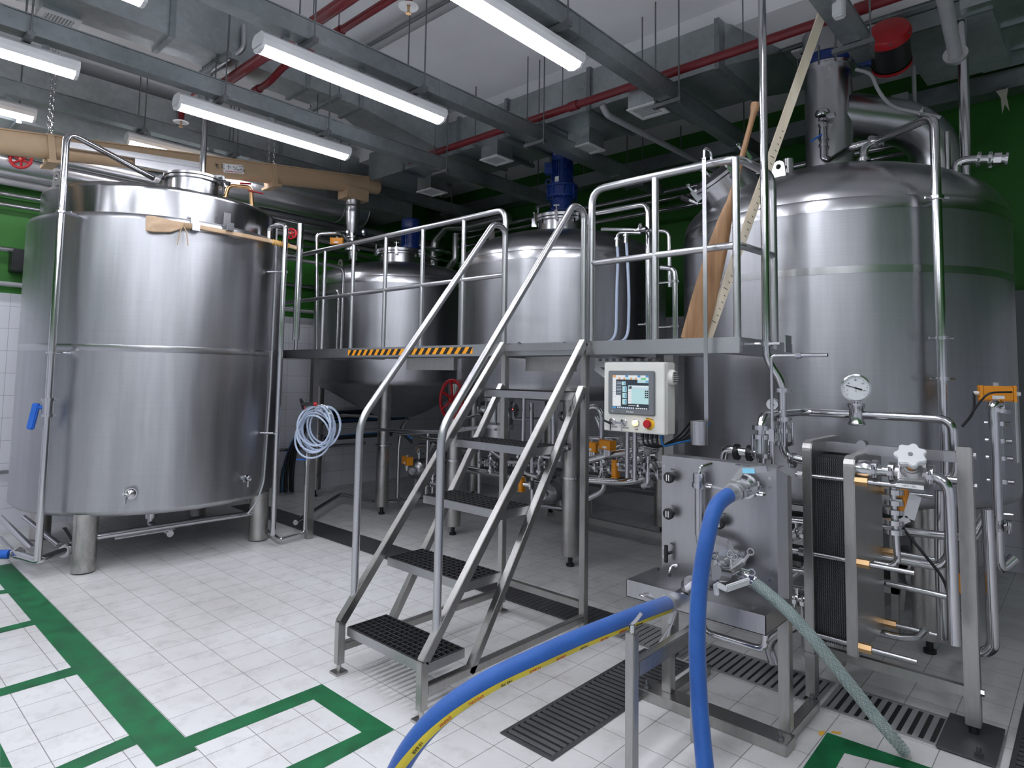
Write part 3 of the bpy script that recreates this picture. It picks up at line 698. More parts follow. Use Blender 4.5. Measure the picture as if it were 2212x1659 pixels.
# lids and motors
def motor(t, c, z0, kind):
    x, y = c
    if kind == 'tall':
        m = MB(); m.lathe([(.15, z0), (.15, z0 + .015), (.115, z0 + .03), (.11, z0 + .12), (.125, z0 + .14), (.165, z0 + .15), (.165, z0 + .17), (.15, z0 + .175), (.15, z0 + .26), (.165, z0 + .265), (.165, z0 + .285), (.12, z0 + .31)], (x, y, 0), n=32)
        for i in range(8):
            w = i * PI / 4; m.cyl((x + .152 * math.cos(w), y + .152 * math.sin(w), z0 + .135), (x + .152 * math.cos(w), y + .152 * math.sin(w), z0 + .30), .011, n=8)
        for i in range(6):
            w = i * PI / 3 + .3; m.cyl((x + .13 * math.cos(w), y + .13 * math.sin(w), z0), (x + .13 * math.cos(w), y + .13 * math.sin(w), z0 + .035), .012, n=6)
        g = m.build('gearbox', MT['blue'], t)
        MB().torus((x - .10, y - .10, z0 + .33), (.7, -.7, 0), .03, .008).build('lifting_eye', MT['blue'], g)
        zb, h, r = z0 + .30, .36, .105
    else: zb, h, r = z0, .40, .115; MB().cyl((x, y, z0), (x, y, z0 + .02), r * 1.15, n=28).build('gearbox', MT['blue'], t)
    m = MB(); m.cyl((x, y, zb), (x, y, zb + h * .72), r * .92, n=28)
    for i in range(26):
        w = 2 * PI * i / 26; d = V((math.cos(w), math.sin(w), 0))
        m.bar(V((x, y, zb + h * .1)) + d * r * .95, V((x, y, zb + h * .68)) + d * r * .95, .006, .03, up=d)
    m.cyl((x, y, zb), (x, y, zb + h * .1), r * 1.06, n=28)
    b = m.build('motor', MT['blue'], t)
    MB().lathe([(r * 1.05, zb + h * .70), (r * 1.07, zb + h * .72), (r * 1.07, zb + h * .97), (r * .98, zb + h), (0, zb + h)], (x, y, 0), n=28).build('fan_cover', MT['blue'], b)
    if kind == 'tall':
        MB().cbox((x - .12, y - .07, zb + h * .5), .09, .09, .12, rz=.55).build('terminal_box', MT['blue'], b)
        p = V((x + .02, y - .113, zb + h * .10)); MB().cbox(p, .05, .004, .055, rz=.74 - .74).build('name_plate', MT['white'], b)
        p = V((x + .0, y - .116, zb + h * .88)); MB().cbox(p, .05, .004, .04).build('name_plate', MT['sheet'], b)
mw = manway(t2, (*T2, 3.06), (0, 0, 1), .25, .13, .06, clamps=8)
motor(t2, T2, 3.30, 'tall')
o = V((.738, .674))
c1 = (T1[0] + .0, T1[1])
mw = manway(t1, (*c1, 3.02), (0, 0, 1), .29, .13, .07, clamps=6)
motor(t1, (T1[0] + .09, T1[1] + .08), 3.25, 'short')
for tt, c, px, py, rr, z in ((t1, T1, 735, 590, .95, 2.80), (t2, T2, 1062, 525, .80, 2.90)):
    p = PC(px, py, c, rr); lug(tt, (p.x, p.y, z), (p.x - c[0], p.y - c[1], 0), .17, .13)
# kettle top: stack, side duct, slanted manway
m = MB(); m.lathe([(.195, 3.10), (.172, 3.16), (.172, 4.03), (.215, 4.03), (.215, 4.055)], (*TR, 0), n=48); m.build('vapour_stack', MT['dome'], t3)
m = MB(); m.lathe([(.19, 4.055), (.215, 4.06), (.215, 4.13), (.19, 4.135)], (*TR, 0), n=48)
m.cbox((TR[0] + .23, TR[1] + .02, 4.095), .16, .07, .07)
vb = m.build('butterfly_valve', MT['blue'], t3)
m = MB()
for i in range(12):
    w = i * PI / 6; m.cyl((TR[0] + .222 * math.cos(w), TR[1] + .222 * math.sin(w), 4.02), (TR[0] + .222 * math.cos(w), TR[1] + .222 * math.sin(w), 4.17), .007, n=6)
m.build('flange_bolt', MT['galvrod'], vb)
MB().lathe([(.215, 4.135), (.215, 4.16), (.18, 4.165), (.18, 4.335)], (*TR, 0), n=40).build('stack_collar', MT['sheet'], t3)
e = V((TR[0] + o.x * .86, TR[1] + o.y * .86 , 0))
m = MB(); zz = 3.70
m.tube(m.path([(TR[0] + .05, TR[1] + .05, zz), (e.x, e.y, zz - .10), (e.x, e.y, 2.75)], .40, 12), .175, 0, 28)
sd = m.build('side_duct', MT['dome'], t3)
p = PC(1590, 432, TR, .82)
ax = V((p.x - TR[0], p.y - TR[1], 0)).normalized() * .75 + V((0, 0, .85))
manway(t3, (p.x, p.y, 2.98), ax, .20, .17, .04, name='side_manway', clamps=4)
p = PC(1683, 400, TR, .9); lug(t3, (p.x, p.y, 2.88), (p.x - TR[0], p.y - TR[1], 0), .22, .12)
p = PC(1703, 395, TR, .8); MB().cyl((p.x, p.y, 2.9), (p.x, p.y, 3.13), .035, n=16).build('vent_stub', MT['pipe'], t3)
p = PC(1508, 440, TR, .98); ax = V((p.x - TR[0], p.y - TR[1], .5)).normalized()
m = MB(); m.cyl(p, p + ax * .10, .018, n=10); k = m.build('relief_fitting', MT['pipe'], t3); MB().cyl(p + ax * .08, p + ax * .15, .032, n=12).build('cap', MT['black'], k)
p = PC(2048, 1035, TR, 1.11); port(t3, p, (p.x - TR[0], p.y - TR[1], 0), .026, tail=False)
# actuator of the stack valve
p = V((TR[0] + .44, TR[1] + .0, 4.02)); d = V((.10, -.80, .42)).normalized()
t = T('valve_actuator', 'red and black cylindrical valve actuator beside the chimney of the largest tank', 'actuator', p)
a, b = frame(d)
MB().lathe([(.0, -.06), (.12, -.06), (.13, -.04), (.13, .17), (.12, .18)], p, d, 32).build('housing', MT['black'], t)
MB().lathe([(.13, .17), (.148, .175), (.148, .20), (.135, .235), (.10, .25), (0, .252)], p, d, 32).build('cover', MT['red'], t)
MB().lathe([(0, -.10), (.10, -.10), (.135, -.075), (.135, -.05)], p, d, 32).build('rear_cover', MT['red'], t)
m = MB()
for i in range(6):
    w = i * PI / 3 + .4; m.cyl(p + d * .205 + a * (.135 * math.cos(w)) + b * (.135 * math.sin(w)), p + d * .22 + a * (.135 * math.cos(w)) + b * (.135 * math.sin(w)), .011, n=8)
m.build('screw', MT['galvrod'], t)
MB().bar(p - a * 0 + V((-.10, .01, 0)), p + V((-.26, .02, .05)), .06, .06).build('mount', MT['blue'], t)
# ------------------------------------------------------------------ work platform with rails
t = T('work_platform', 'raised steel walkway with tubular rails in front of the tanks, hazard tape on its edge', 'platform', (-3.8, 3.3, 0))
YP, ZP, XE, XW = 3.27, 1.82, -1.375, -6.27
m = MB(); m.box(XW, XE, YP, YP + .05, ZP - .085, ZP); m.box(XE - .05, XE, YP + .05, 4.06, ZP - .085, ZP); m.box(XW, XW + .05, YP + .05, 4.06, ZP - .085, ZP)
m.build('edge_beam', MT['satin'], t, smooth=False, bevel=.004)
m = MB(); m.box(XW + .05, XE - .05, YP + .05, 4.06, ZP - .03, ZP - .012)
for i in range(12): x = XW + .3 + i * .4; m.box(x, x + .05, YP + .05, 4.06, ZP - .08, ZP - .03)
m.build('deck', MT['sheet'], t, smooth=False)
# second beam below and brackets
for u0, u1 in ((878, 980), (1135, 1238)):
    MB().box(PY(u0, 790, YP + .1).x, PY(u1, 790, YP + .1).x, YP + .10, YP + .14, ZP - .19, ZP - .09).build('joist', MT['frame'], t, smooth=False)
for x, y in ((-5.66, 3.33), (-1.87, 3.45)):
    MB().box(x - .03, x + .03, y - .03, y + .03, 0, ZP - .085).build('post', MT['frame'], t, smooth=False)
def rail(pts, r=.021, bend=.09): return MB().tube(pts, r, bend, 14)
ZT, ZM = 2.79, 2.315
rl = rail([(-6.27, YP + .03, ZT), (-3.10, YP + .03, ZT), (-3.10, YP + .03, ZP)]); rl.build('handrail', MT['satin'], t)
rail([(-6.27, YP + .03, ZM), (-3.10, YP + .03, ZM)], .018, 0).build('mid_rail', MT['satin'], t)
for x in (-5.98, -5.62, -5.15, -4.70, -4.24, -3.79, ):
    pass
for px in (641, 697, 759, 829, 909, 998):
    x = PY(px, 700, YP + .03).x
    MB().cyl((x, YP + .03, ZP), (x, YP + .03, ZT), .018, n=12).build('upright', MT['satin'], t)
rail([(-2.345, YP + .03, ZP), (-2.345, YP + .03, ZT), (-1.39, YP + .03, ZT), (-1.36, 3.72, ZT), (-1.36, 3.72, ZP - .05)], .023, .10).build('handrail', MT['satin'], t)
rail([(-2.345, YP + .03, ZM), (-1.39, YP + .03, ZM), (-1.36, 3.72, ZM)], .02, .08).build('mid_rail', MT['satin'], t)
for x in (-1.89, -1.40): MB().cyl((x, YP + .03, ZP), (x, YP + .03, ZT), .021, n=12).build('upright', MT['satin'], t)
# far-left rail return by the first tank
rail([(-6.27, YP + .03, ZT), (-6.27, 4.0, ZT), (-6.27, 4.0, ZP)], .018).build('handrail', MT['satin'], t)
rail([(-6.9, 4.06, ZP), (-6.9, 4.06, 2.55), (-6.45, 4.06, 2.55), (-6.45, 4.06, ZP)], .016, .07).build('handrail', MT['satin'], t)
# hazard tape
a, b = PY(752, 760, YP), PY(1021, 760, YP)
m = MB(); n = 19; w = (b.x - a.x) / n; z0, z1 = ZP - .068, ZP - .018
m.mat(0).add([(a.x, YP - .001, z0), (b.x, YP - .001, z0), (b.x, YP - .001, z1), (a.x, YP - .001, z1)], [(0, 1, 2, 3)])
m.mat(1)
for i in range(n):
    x = a.x + w * i + .012; m.add([(x, YP - .002, z0), (x + w * .5, YP - .002, z0), (min(b.x, x + w * .5 + .04), YP - .002, z1), (min(b.x, x + .04), YP - .002, z1)], [(0, 1, 2, 3)])
m.build('hazard_tape', [MT['hazard'], MT['ink']], t, smooth=False)
for px, py in ((1122, 742), (1220, 742), (977, 800), (1008, 800)):
    q = PY(px, py, YP); MB().bolt((q.x, YP - .001 if py < 790 else YP + .099, q.z), (0, -1, 0), .012).build('bolt', MT['galvrod'], t)

# ------------------------------------------------------------------ staircase
XL, XR = -3.045, -2.36
t = T('staircase', 'open steel staircase with five black-grated treads climbing to the raised walkway', 'stairs', (-2.7, 2.5, 0))
S = .042
TR_ = [(2.03, .235), (2.283, .553), (2.536, .87), (2.789, 1.187), (3.04, 1.50)]
DEP = .26
for x in (XL, XR):
    # front leg and sloping front stringer
    m = MB(); y0 = 2.0
    m.box(x - S / 2, x + S / 2, y0 - S / 2, y0 + S / 2, .05, .27); m.build('leg', MT['frame'], t, smooth=False, bevel=.003)
    MB().cyl((x, y0, .012), (x, y0, .06), .012, n=10).box(x - .035, x + .035, y0 - .035, y0 + .035, 0, .012).build('foot', MT['worn'], t)
    MB().bar((x, 2.0, .262), (x, 3.245, 1.815), S, S + .006).build('stringer', MT['frame'], t, smooth=False, bevel=.003)
    MB().bar((x, 2.30, .12), (x, 3.235, 1.53), S, S).build('rear_stringer', MT['frame'], t, smooth=False, bevel=.003)
    m = MB(); m.box(x - S / 2, x + S / 2, 3.24, 3.24 + S, .06, 1.815); m.build('leg', MT['frame'], t, smooth=False, bevel=.003)
    MB().cyl((x, 3.26, .012), (x, 3.26, .07), .012, n=10).box(x - .035, x + .035, 3.225, 3.295, 0, .012).build('foot', MT['worn'], t)
    MB().box(x - S / 2, x + S / 2, 2.02, 3.24, .115, .155).build('base_rail', MT['frame'], t, smooth=False, bevel=.003)
MB().box(XL + S / 2, XR - S / 2, 3.24, 3.28, .19, .23).build('cross_rail', MT['frame'], t, smooth=False, bevel=.003)
MB().box(XL + S / 2, XR - S / 2, 3.235, 3.262, 1.765, 1.81).build('top_rail', MT['sheet'], t, smooth=False)
for y, z in TR_:
    x0, x1 = XL + S / 2, XR - S / 2
    m = MB(); th = .045
    m.box(x0, x1, y, y + .004, z - th, z); m.box(x0, x1, y + DEP - .004, y + DEP, z - th, z)
    m.box(x0, x0 + .004, y + .004, y + DEP - .004, z - th, z); m.box(x1 - .004, x1, y + .004, y + DEP - .004, z - th, z)
    k = m.build('tread', MT['sheet'], t, smooth=False)
    m = MB(); nx, ny = 16, 7; z0, z1 = z - .03, z + .003
    for i in range(nx + 1):
        xx = x0 + .006 + (x1 - x0 - .012) * i / nx; m.box(xx - .003, xx + .003, y + .004, y + DEP - .004, z0, z1)
    for j in range(ny + 1):
        yy = y + .008 + (DEP - .016) * j / ny; m.box(x0 + .004, x1 - .004, yy - .003, yy + .003, z0, z1 - .001)
    m.build('grating', MT['rubber'], k, smooth=False)
# stair handrails: round posts, a sloping rail and a top hoop
for x, zt in ((XL - .004, 2.65), (XR - .004, 2.665)):
    pts = [(x, 2.085, .365), (x, 2.085, 1.33), (x, 3.13, zt), (x, 3.245, zt - .02), (x, 3.245, 1.82)]
    MB().tube(pts, .021, .085, 14).build('handrail', MT['satin'], t)

# ------------------------------------------------------------------ drains in the floor
def grate(label, x0, x1, y0, y1, along, n, wid=.02, depth=.05, mat='grate', name='floor_drain'):
    t = T(name, label, 'floor drain', ((x0 + x1) / 2, (y0 + y1) / 2, 0))
    m = MB(); e = .02; z0, z1 = .001, .006
    m.box(x0, x1, y0, y0 + e, z0, z1); m.box(x0, x1, y1 - e, y1, z0, z1); m.box(x0, x0 + e, y0 + e, y1 - e, z0, z1); m.box(x1 - e, x1, y0 + e, y1 - e, z0, z1)
    m.build('frame', MT[mat], t, smooth=False)
    m = MB(); m.box(x0 + e, x1 - e, y0 + e, y1 - e, z0, z0 + .001); m.build('channel', MT['black'], t, smooth=False)
    m = MB()
    for i in range(n):
        if along == 'Y':
            c = x0 + e + (x1 - x0 - 2 * e) * (i + .5) / n; m.cbox((c, (y0 + y1) / 2, z1 - .0015), wid, y1 - y0 - 2 * e, .003, ax=Matrix.Rotation(.25, 3, 'Y'))
        else:
            c = y0 + e + (y1 - y0 - 2 * e) * (i + .5) / n; m.cbox(((x0 + x1) / 2, c, z1 - .0015), x1 - x0 - 2 * e, wid, .003, ax=Matrix.Rotation(.25, 3, 'X'))
    m.build('grille', MT[mat], t, smooth=False)
    return t
YA, YB = 3.44, 3.76
grate('dark slotted floor drain running under the walkway behind the stairs', -7.6, -2.32, YA, YB, 'Y', 120, .026, mat='darkgrate')
grate('slotted floor drain length below the blue hose, between stairs and hose stand', -2.28, -1.80, YA, YB, 'Y', 11, .025)
grate('slotted floor drain length under the steel hose panel', -1.78, -1.08, YA, YB, 'Y', 16, .022)
grate('slotted floor drain length in front of the plate stack and clear hose', -1.06, -.36, YA, YB, 'Y', 15, .022)
grate('dark slotted floor drain lying diagonally in the right foreground', -2.03, -1.73, 2.18, 3.42, 'X', 30, .020, mat='darkgrate')
grate('dark slotted floor drain cut by the lower right photo edge', -.33, -.05, 2.2, 6.7, 'X', 100, .022, mat='darkgrate')

# ------------------------------------------------------------------ green floor markings
def tape(label, polys, zb=.0022):
    m = MB()
    for i, p in enumerate(polys): m.add([(x, y, zb - .0002 * i) for x, y in p], [tuple(range(len(p)))])
    return one('floor_marking', m, MT['green'], label, 'floor marking', 'green painted floor markings', smooth=False)
P2 = lambda x, y: tuple(PZ(x, y)[:2])
def strip(x0, x1, y0, y1): return [(x0, y0), (x1, y0), (x1, y1), (x0, y1)]
yl = PZ(33, 1279).y
yA, yB = 1.20, 1.04          # far and near edge of the wide band
wide = [strip(-6.6, -2.86, yB, yA)]
far = lambda a, b, k: tuple(V((*P2(*a), 0)).lerp(V((*P2(*b), 0)), k)[:2])
wide += [[far((66, 1263), (0, 1276), 3), P2(66, 1263), P2(33, 1279), far((33, 1279), (0, 1284), 6)]]
wide += [[far((85, 1336), (0, 1357), 3), P2(85, 1336), P2(95, 1345), far((95, 1345), (0, 1368), 3)], [far((174, 1436), (0, 1488), 2.5), P2(174, 1436), P2(190, 1450), far((190, 1450), (0, 1505), 2.5)], [far((302, 1579), (120, 1659), 2.5), P2(302, 1579), P2(326, 1595), far((326, 1595), (180, 1659), 2.8)]]
wide += [[P2(0, 1605), P2(0, 1659), P2(27, 1659)]]
tape('green painted floor grid on the left with a wide slanting band and short cross bars', wide)
yC = 1.87
rect = [[P2(402, 1593), P2(695, 1478), P2(677, 1511), P2(352, 1640)], [P2(695, 1478), P2(852, 1576), P2(781, 1582), P2(677, 1511)], [P2(852, 1576), far((852, 1576), (700, 1659), 2.4), far((781, 1582), (617, 1659), 2.4), P2(781, 1582)]]
tape('green painted floor rectangle in front of the stair foot', rect, .0012)
tape('green painted floor corner below the end of the clear hose, bottom right', [[P2(1787, 1583), far((1787, 1583), (1735, 1659), 2.2), far((1824, 1627), (1806, 1659), 3.6), P2(1824, 1627)], [P2(1787, 1583), far((1787, 1583), (2010, 1659), 1.7), far((1824, 1627), (1945, 1659), 2.4), P2(1824, 1627)]])
m = MB()
for q in ([(1768, 1580), (1783, 1578), (1779, 1588), (1770, 1590)], [(1798, 1579), (1818, 1582), (1815, 1587), (1795, 1583)]): m.add([(*P2(*p), .0008) for p in q], [(0, 1, 2, 3)])
one('tape_scrap', m, MT['cord'], 'torn scraps of yellow tape beside the green corner at bottom right', 'tape')
# ------------------------------------------------------------------ around the big left tank
pl = PC(112, 762, TL, 1.205); pb = (pl.x, pl.y)
pt = PC(160, 285, TL, 1.205)
mwc = PZ(418, 398, 3.25)
e = V((mwc.x, mwc.y, 3.30)) - V((.74, .67, 0)) * .36
o_ = pipe('riser_pipe', 'tall bent steel pipe up the left tank to its lid, blue lever valve on it',
     [(pb[0], pb[1], .14), (pb[0], pb[1], 3.48), e], .026, .10, n=16)
for py in (458, 762):
    p = PC(112 if py > 700 else 145, py, TL, 1.205); z = p.z; out = V((pb[0] - TL[0], pb[1] - TL[1], 0)).normalized()
    m = MB(); m.cyl((pb[0], pb[1], z - .008), (pb[0], pb[1], z + .008), .04, n=14); side = V((-out.y, out.x, 0))
    m.cyl(V((pb[0], pb[1], z)) - side * .05, V((pb[0], pb[1], z)) + side * .09, .008, n=8); m.cyl(V((pb[0], pb[1], z)) + side * .03, V((pb[0], pb[1], z)) + side * .03 - out * .13, .014, n=8)
    m.build('bracket', MT['pipe'], o_)
vz = PC(110, 880, TL, 1.205).z
m = MB(); m.clamp((pb[0], pb[1], vz + .06), (0, 0, 1), .03); m.clamp((pb[0], pb[1], vz - .06), (0, 0, 1), .03); m.cyl((pb[0], pb[1], vz - .05), (pb[0], pb[1], vz + .05), .04, n=14)
vv = m.build('butterfly_valve', MT['pipe'], o_)
sd = V((.67, -.74, 0)) * -1
sd = V((-.675, -.737, 0))
m = MB(); c = V((pb[0], pb[1], vz)); m.bar(c + sd * .03, c + sd * .10, .02, .03); m.bar(c + sd * .085 + V((0, 0, .03)), c + sd * .12 - V((0, 0, .17)), .035, .05, up=sd); m.build('lever', MT['bluehandle'], vv, bevel=.008)
# pipework low under the left tank
g = 'low pipes under the left tank'
b0 = V((pb[0], pb[1], .14))
q = PZ(25, 1196, .12)
pipe('low_pipe', 'low steel pipe with a blue end cap, bottom left under the tank', [PZ(170, 1178, .14), b0, PZ(30, 1196, .12)], .028, .05, clamps=[(PZ(40, 1195, .12), (1, .2, 0))], group=g)
p = PZ(20, 1197, .12); one('pipe_plug', MB().cyl(p, p + V((-.05, -.06, 0)), .035, n=14), MT['bluehandle'], 'blue round end cap on the low pipe at the left photo edge', 'pipe cap')
p = PZ(142, 1190, .13)
t = T('butterfly_valve', 'valve with round white end cap and flat handle beside the left front tank leg', 'valve', (p.x, p.y, .0))
d = V((.674, -.737, -.05)); MB().cyl(p - d * .16, p, .03, n=16).clamp(p - d * .1, d, .03).clamp(p - d * .02, d, .032).build('body', MT['pipe'], t)
MB().lathe([(.045, 0), (.045, .03), (.03, .045), (0, .05)], p, d, 20).build('end_cap', MT['white'], t)
h = p - d * .08; MB().bar(h + V((0, 0, .05)), h + V((-.2, -.02, .13)), .03, .006).cyl(h, h + V((0, 0, .06)), .012, n=8).build('handle', MT['sheet'], t)
pipe('low_pipe', 'low steel pipe joining the two front legs of the left tank', [(-5.94, 1.6, .26), (-5.94, 2.9, .26)], .026, group=g)
pipe('low_pipe', 'thin steel pipe hanging below the pipe between the left tank legs', [(-5.94, 1.75, .225), (-5.94, 2.2, .225), (-6.1, 2.3, .225)], .012, .04, group=g)
pipe('low_pipe', 'slanting low pipe at the left photo edge ending at the tank riser', [PZ(0, 1118, .30), PZ(70, 1186, .15)], .026, group=g)
pipe('low_pipe', 'second slanting low pipe at the left photo edge, nearer the wall', [PZ(0, 1163, .14), PZ(30, 1196, .12)], .02, group=g)
pipe('low_pipe', 'slanting low pipe behind the tank riser, passing under the tank rim', [PZ(52, 1118, .3), PZ(128, 1178, .16)], .022, group=g)
# riser on the right flank of the left tank and its thin capillary tube
rp = PC(606, 760, TL, 1.26); rx, ry = rp.x, rp.y
tp = PC(607, 480, TL, 1.18)
o_ = pipe('riser_pipe', 'straight steel pipe down the right flank of the left tank to the floor', [(tp.x - .12, tp.y - .05, 2.85), (tp.x - .12, tp.y - .05, 2.98), (rx, ry, 2.98), (rx, ry, .12), (rx - .1, ry + .05, .10)], .024, .05, n=14)
for py in (585, 935):
    z = PC(606, py, TL, 1.26).z; ow = V((rx - TL[0], ry - TL[1], 0)).normalized()
    MB().cyl((rx, ry, z), V((rx, ry, z)) - ow * .17, .01, n=8).cyl((rx, ry, z - .008), (rx, ry, z + .008), .036, n=12).build('bracket', MT['pipe'], o_)
o_ = pipe('riser_pipe', 'short open steel pipe standing behind the straight pipe, with a red handwheel', [(rx - .02, ry + .16, 1.9), (rx - .02, ry + .16, 3.02)], .032, n=14)
MB().cyl((rx, ry, 2.2), (rx - .02, ry + .16, 2.2), .012, n=8).cyl((rx, ry, 2.7), (rx - .02, ry + .16, 2.7), .012, n=8).build('bracket', MT['pipe'], o_)
p = PD(629, 505, math.hypot(rx, ry) + .1)
def handwheel(name, label, p, ax, R, mat='red', spokes=5, tube=.009, cat='handwheel', group=None, stem=.08):
    p, ax = V(p), V(ax).normalized(); a, b = frame(ax)
    t = T(name, label, cat, p, group)
    m = MB(); m.torus(p, ax, R, tube, 32, 10)
    for i in range(spokes):
        w = 2 * PI * i / spokes + .4; d = a * math.cos(w) + b * math.sin(w); m.tube([p + ax * -.01, p + d * R * .5 - ax * .008, p + d * R], tube * .75, 0, 8)
    m.cyl(p - ax * .02, p + ax * .012, R * .2, n=12)
    m.build('wheel', MT[mat], t)
    MB().cyl(p - ax * stem, p + ax * .018, max(.006, R * .07), n=8).build('stem', MT['brass'], t)
    return t
handwheel('valve_handwheel', 'small red handwheel beside the top right of the left tank', p, (.6, -.75, .1), .048)
tb = [PC(598, 490, TL, 1.09), PC(594, 620, TL, 1.093), PC(583, 850, TL, 1.093), PC(570, 1040, TL, 1.093), PC(555, 1085, TL, 1.1), PC(535, 1110, TL, 1.08)]
pipe('gauge_tube', 'thin clear-grey level tube running down the right side of the left tank', tb, .009, .05, 'greyplastic')
vp = PD(440, 320, 6.25)
pipe('vent_pipe', 'tall thin steel pipe standing on top of the left tank up to the ceiling', [(vp.x, vp.y, 3.2), (vp.x, vp.y, 4.54)], .026)
# wooden paddle tied on the tank
def paddle_on_tank():
    pts = [(315, 482), (330, 484), (370, 489), (395, 487), (430, 491), (520, 508), (580, 520), (643, 534)]
    t = None
    R = 1.085 + .045
    P = [PC(x, y, TL, R) for x, y in pts[:7]] + [PC(600, 527, TL, R + .02) + V((.10, .16, -.03))]
    t = T('mash_paddle', 'pale wooden mash paddle tied sideways to hooks on the left tank', 'paddle', P[3])
    up = V((0, 0, 1)); m = MB()
    half = [.062, .066, .05, .024, .019, .018, .018, .018]
    vs = []; fs = []; th = .014
    for i, p in enumerate(P):
        o = V((p.x - TL[0], p.y - TL[1], 0)).normalized()
        for (u, w) in ((-1, -1), (1, -1), (1, 1), (-1, 1)): vs.append(p + up * (u * half[i]) + o * (w * th))
    n = len(P)
    for i in range(n - 1):
        for j in range(4): fs.append((i * 4 + j, i * 4 + (j + 1) % 4, (i + 1) * 4 + (j + 1) % 4, (i + 1) * 4 + j))
    fs += [(3, 2, 1, 0), tuple((n - 1) * 4 + j for j in range(4))]
    m.add(vs, fs); m.build('paddle', MT['plywood'], t, smooth=False, bevel=.004)
    m = MB()
    for i in range(5):
        p = P[3] + (P[4] - P[3]) * (i * .12); o = V((p.x - TL[0], p.y - TL[1], 0)).normalized(); m.torus(p, (P[4] - P[3]), .026, .003, 14, 6)
    o = V((P[3].x - TL[0], P[3].y - TL[1], 0)).normalized()
    for s in (-.01, .012): m.tube([P[3] + o * .02, P[3] + o * .03 - V((0, 0, .06)) + V((s, s * 2, 0)), P[3] + o * .025 - V((0, 0, .17)) + V((s * 2, s * 3, 0))], .004, .03, 6)
    m.build('twine', MT['twine'], t)
    m = MB()
    for i in range(8):
        p = P[6] + (P[7] - P[6]) * (.15 + i * .07); m.torus(p, (P[7] - P[6]), .024, .004, 14, 6)
    m.build('cord', MT['cord'], t)
paddle_on_tank()

# ------------------------------------------------------------------ left wall: pipes, conveyor, cabinet
def wallpipe(label, x, y0, y1, z, r, mat='foil', joints=(), cat='pipe', group='silver pipes along the left wall'):
    o = pipe('wall_pipe', label, [(x, y0, z), (x, y1, z)], r, 0, mat, cat, group, n=20)
    for y in joints: MB().cyl((x, y - .006, z), (x, y + .006, z), r + .003, n=20).build('joint_band', MT[mat], o)
    return o
def zat(px, py, x): return PX(px, py, x)
a = zat(0, 340, -7.72); wallpipe('fat silver-clad pipe along the left wall behind the red handwheel', -7.72, -3.9, 6.7, a.z - .02, .10, joints=(1.2, 2.05, 3.0, 4.4))
a = zat(0, 368, -7.84); wallpipe('slimmer silver-clad pipe just under the fat one on the left wall', -7.84, -3.9, 6.7, a.z, .055, joints=(1.3, 2.6, 4.0))
a = zat(0, 388, -7.9); wallpipe('dark pipe lowest of the clad pipes on the left wall', -7.9, -3.9, 6.7, a.z, .045, 'greyplastic')
a = zat(140, 345, -7.55); wallpipe('silver-clad pipe behind the tan conveyor, over the left tank', -7.55, -3.9, 3.6, a.z, .07, joints=(1.6, 2.6))
a = zat(700, 440, -7.45)
o_ = wallpipe('very fat silver-clad duct ending near the small tank, under the conveyor', -7.45, 2.4, 5.0, a.z - .0, .215, joints=(3.4, 4.62, 5.0))
a = zat(690, 478, -7.2); wallpipe('polished pipe along the left wall passing behind the conveyor outlet', -7.25, 2.0, 6.8, a.z - .05, .035, 'pipe')
a = zat(690, 508, -7.3); wallpipe('thin polished pipe below the fat silver duct, behind the conveyor outlet', -7.3, 2.0, 6.8, a.z - .02, .028, 'pipe')
for py, r, say in ((417, .022, 'upper of the two thin steel pipes on the green wall at the left photo edge'), (440, .022, 'lower of the two thin steel pipes on the green wall at the left photo edge'),
                   (537, .026, 'single steel pipe on the green wall beside the blue-lit tank edge'), (612, .024, 'grey pipe along the foot of the green wall at the left photo edge'), (1021, .022, 'steel pipe low on the white tiles at the left photo edge')):
    a = PX(0, py, -7.9); wallpipe(say, -7.9, -3.9, 5.5, a.z, r, 'pipe' if py != 612 else 'greyplastic')
a = PX(45, 344, -7.55); handwheel('valve_handwheel', 'red spoked handwheel on the fat silver pipe at the upper left', (-7.55, a.y, a.z), (.85, -.45, .1), .085, spokes=6, tube=.014)
p = PX(43, 560, -7.8); one('pipe_clip', MB().box(-7.99, -7.8, p.y - .06, p.y + .06, p.z - .12, p.z + .1), MT['black'], 'small black junction fitting on the green wall beside the left tank', 'fitting', bevel=.01)
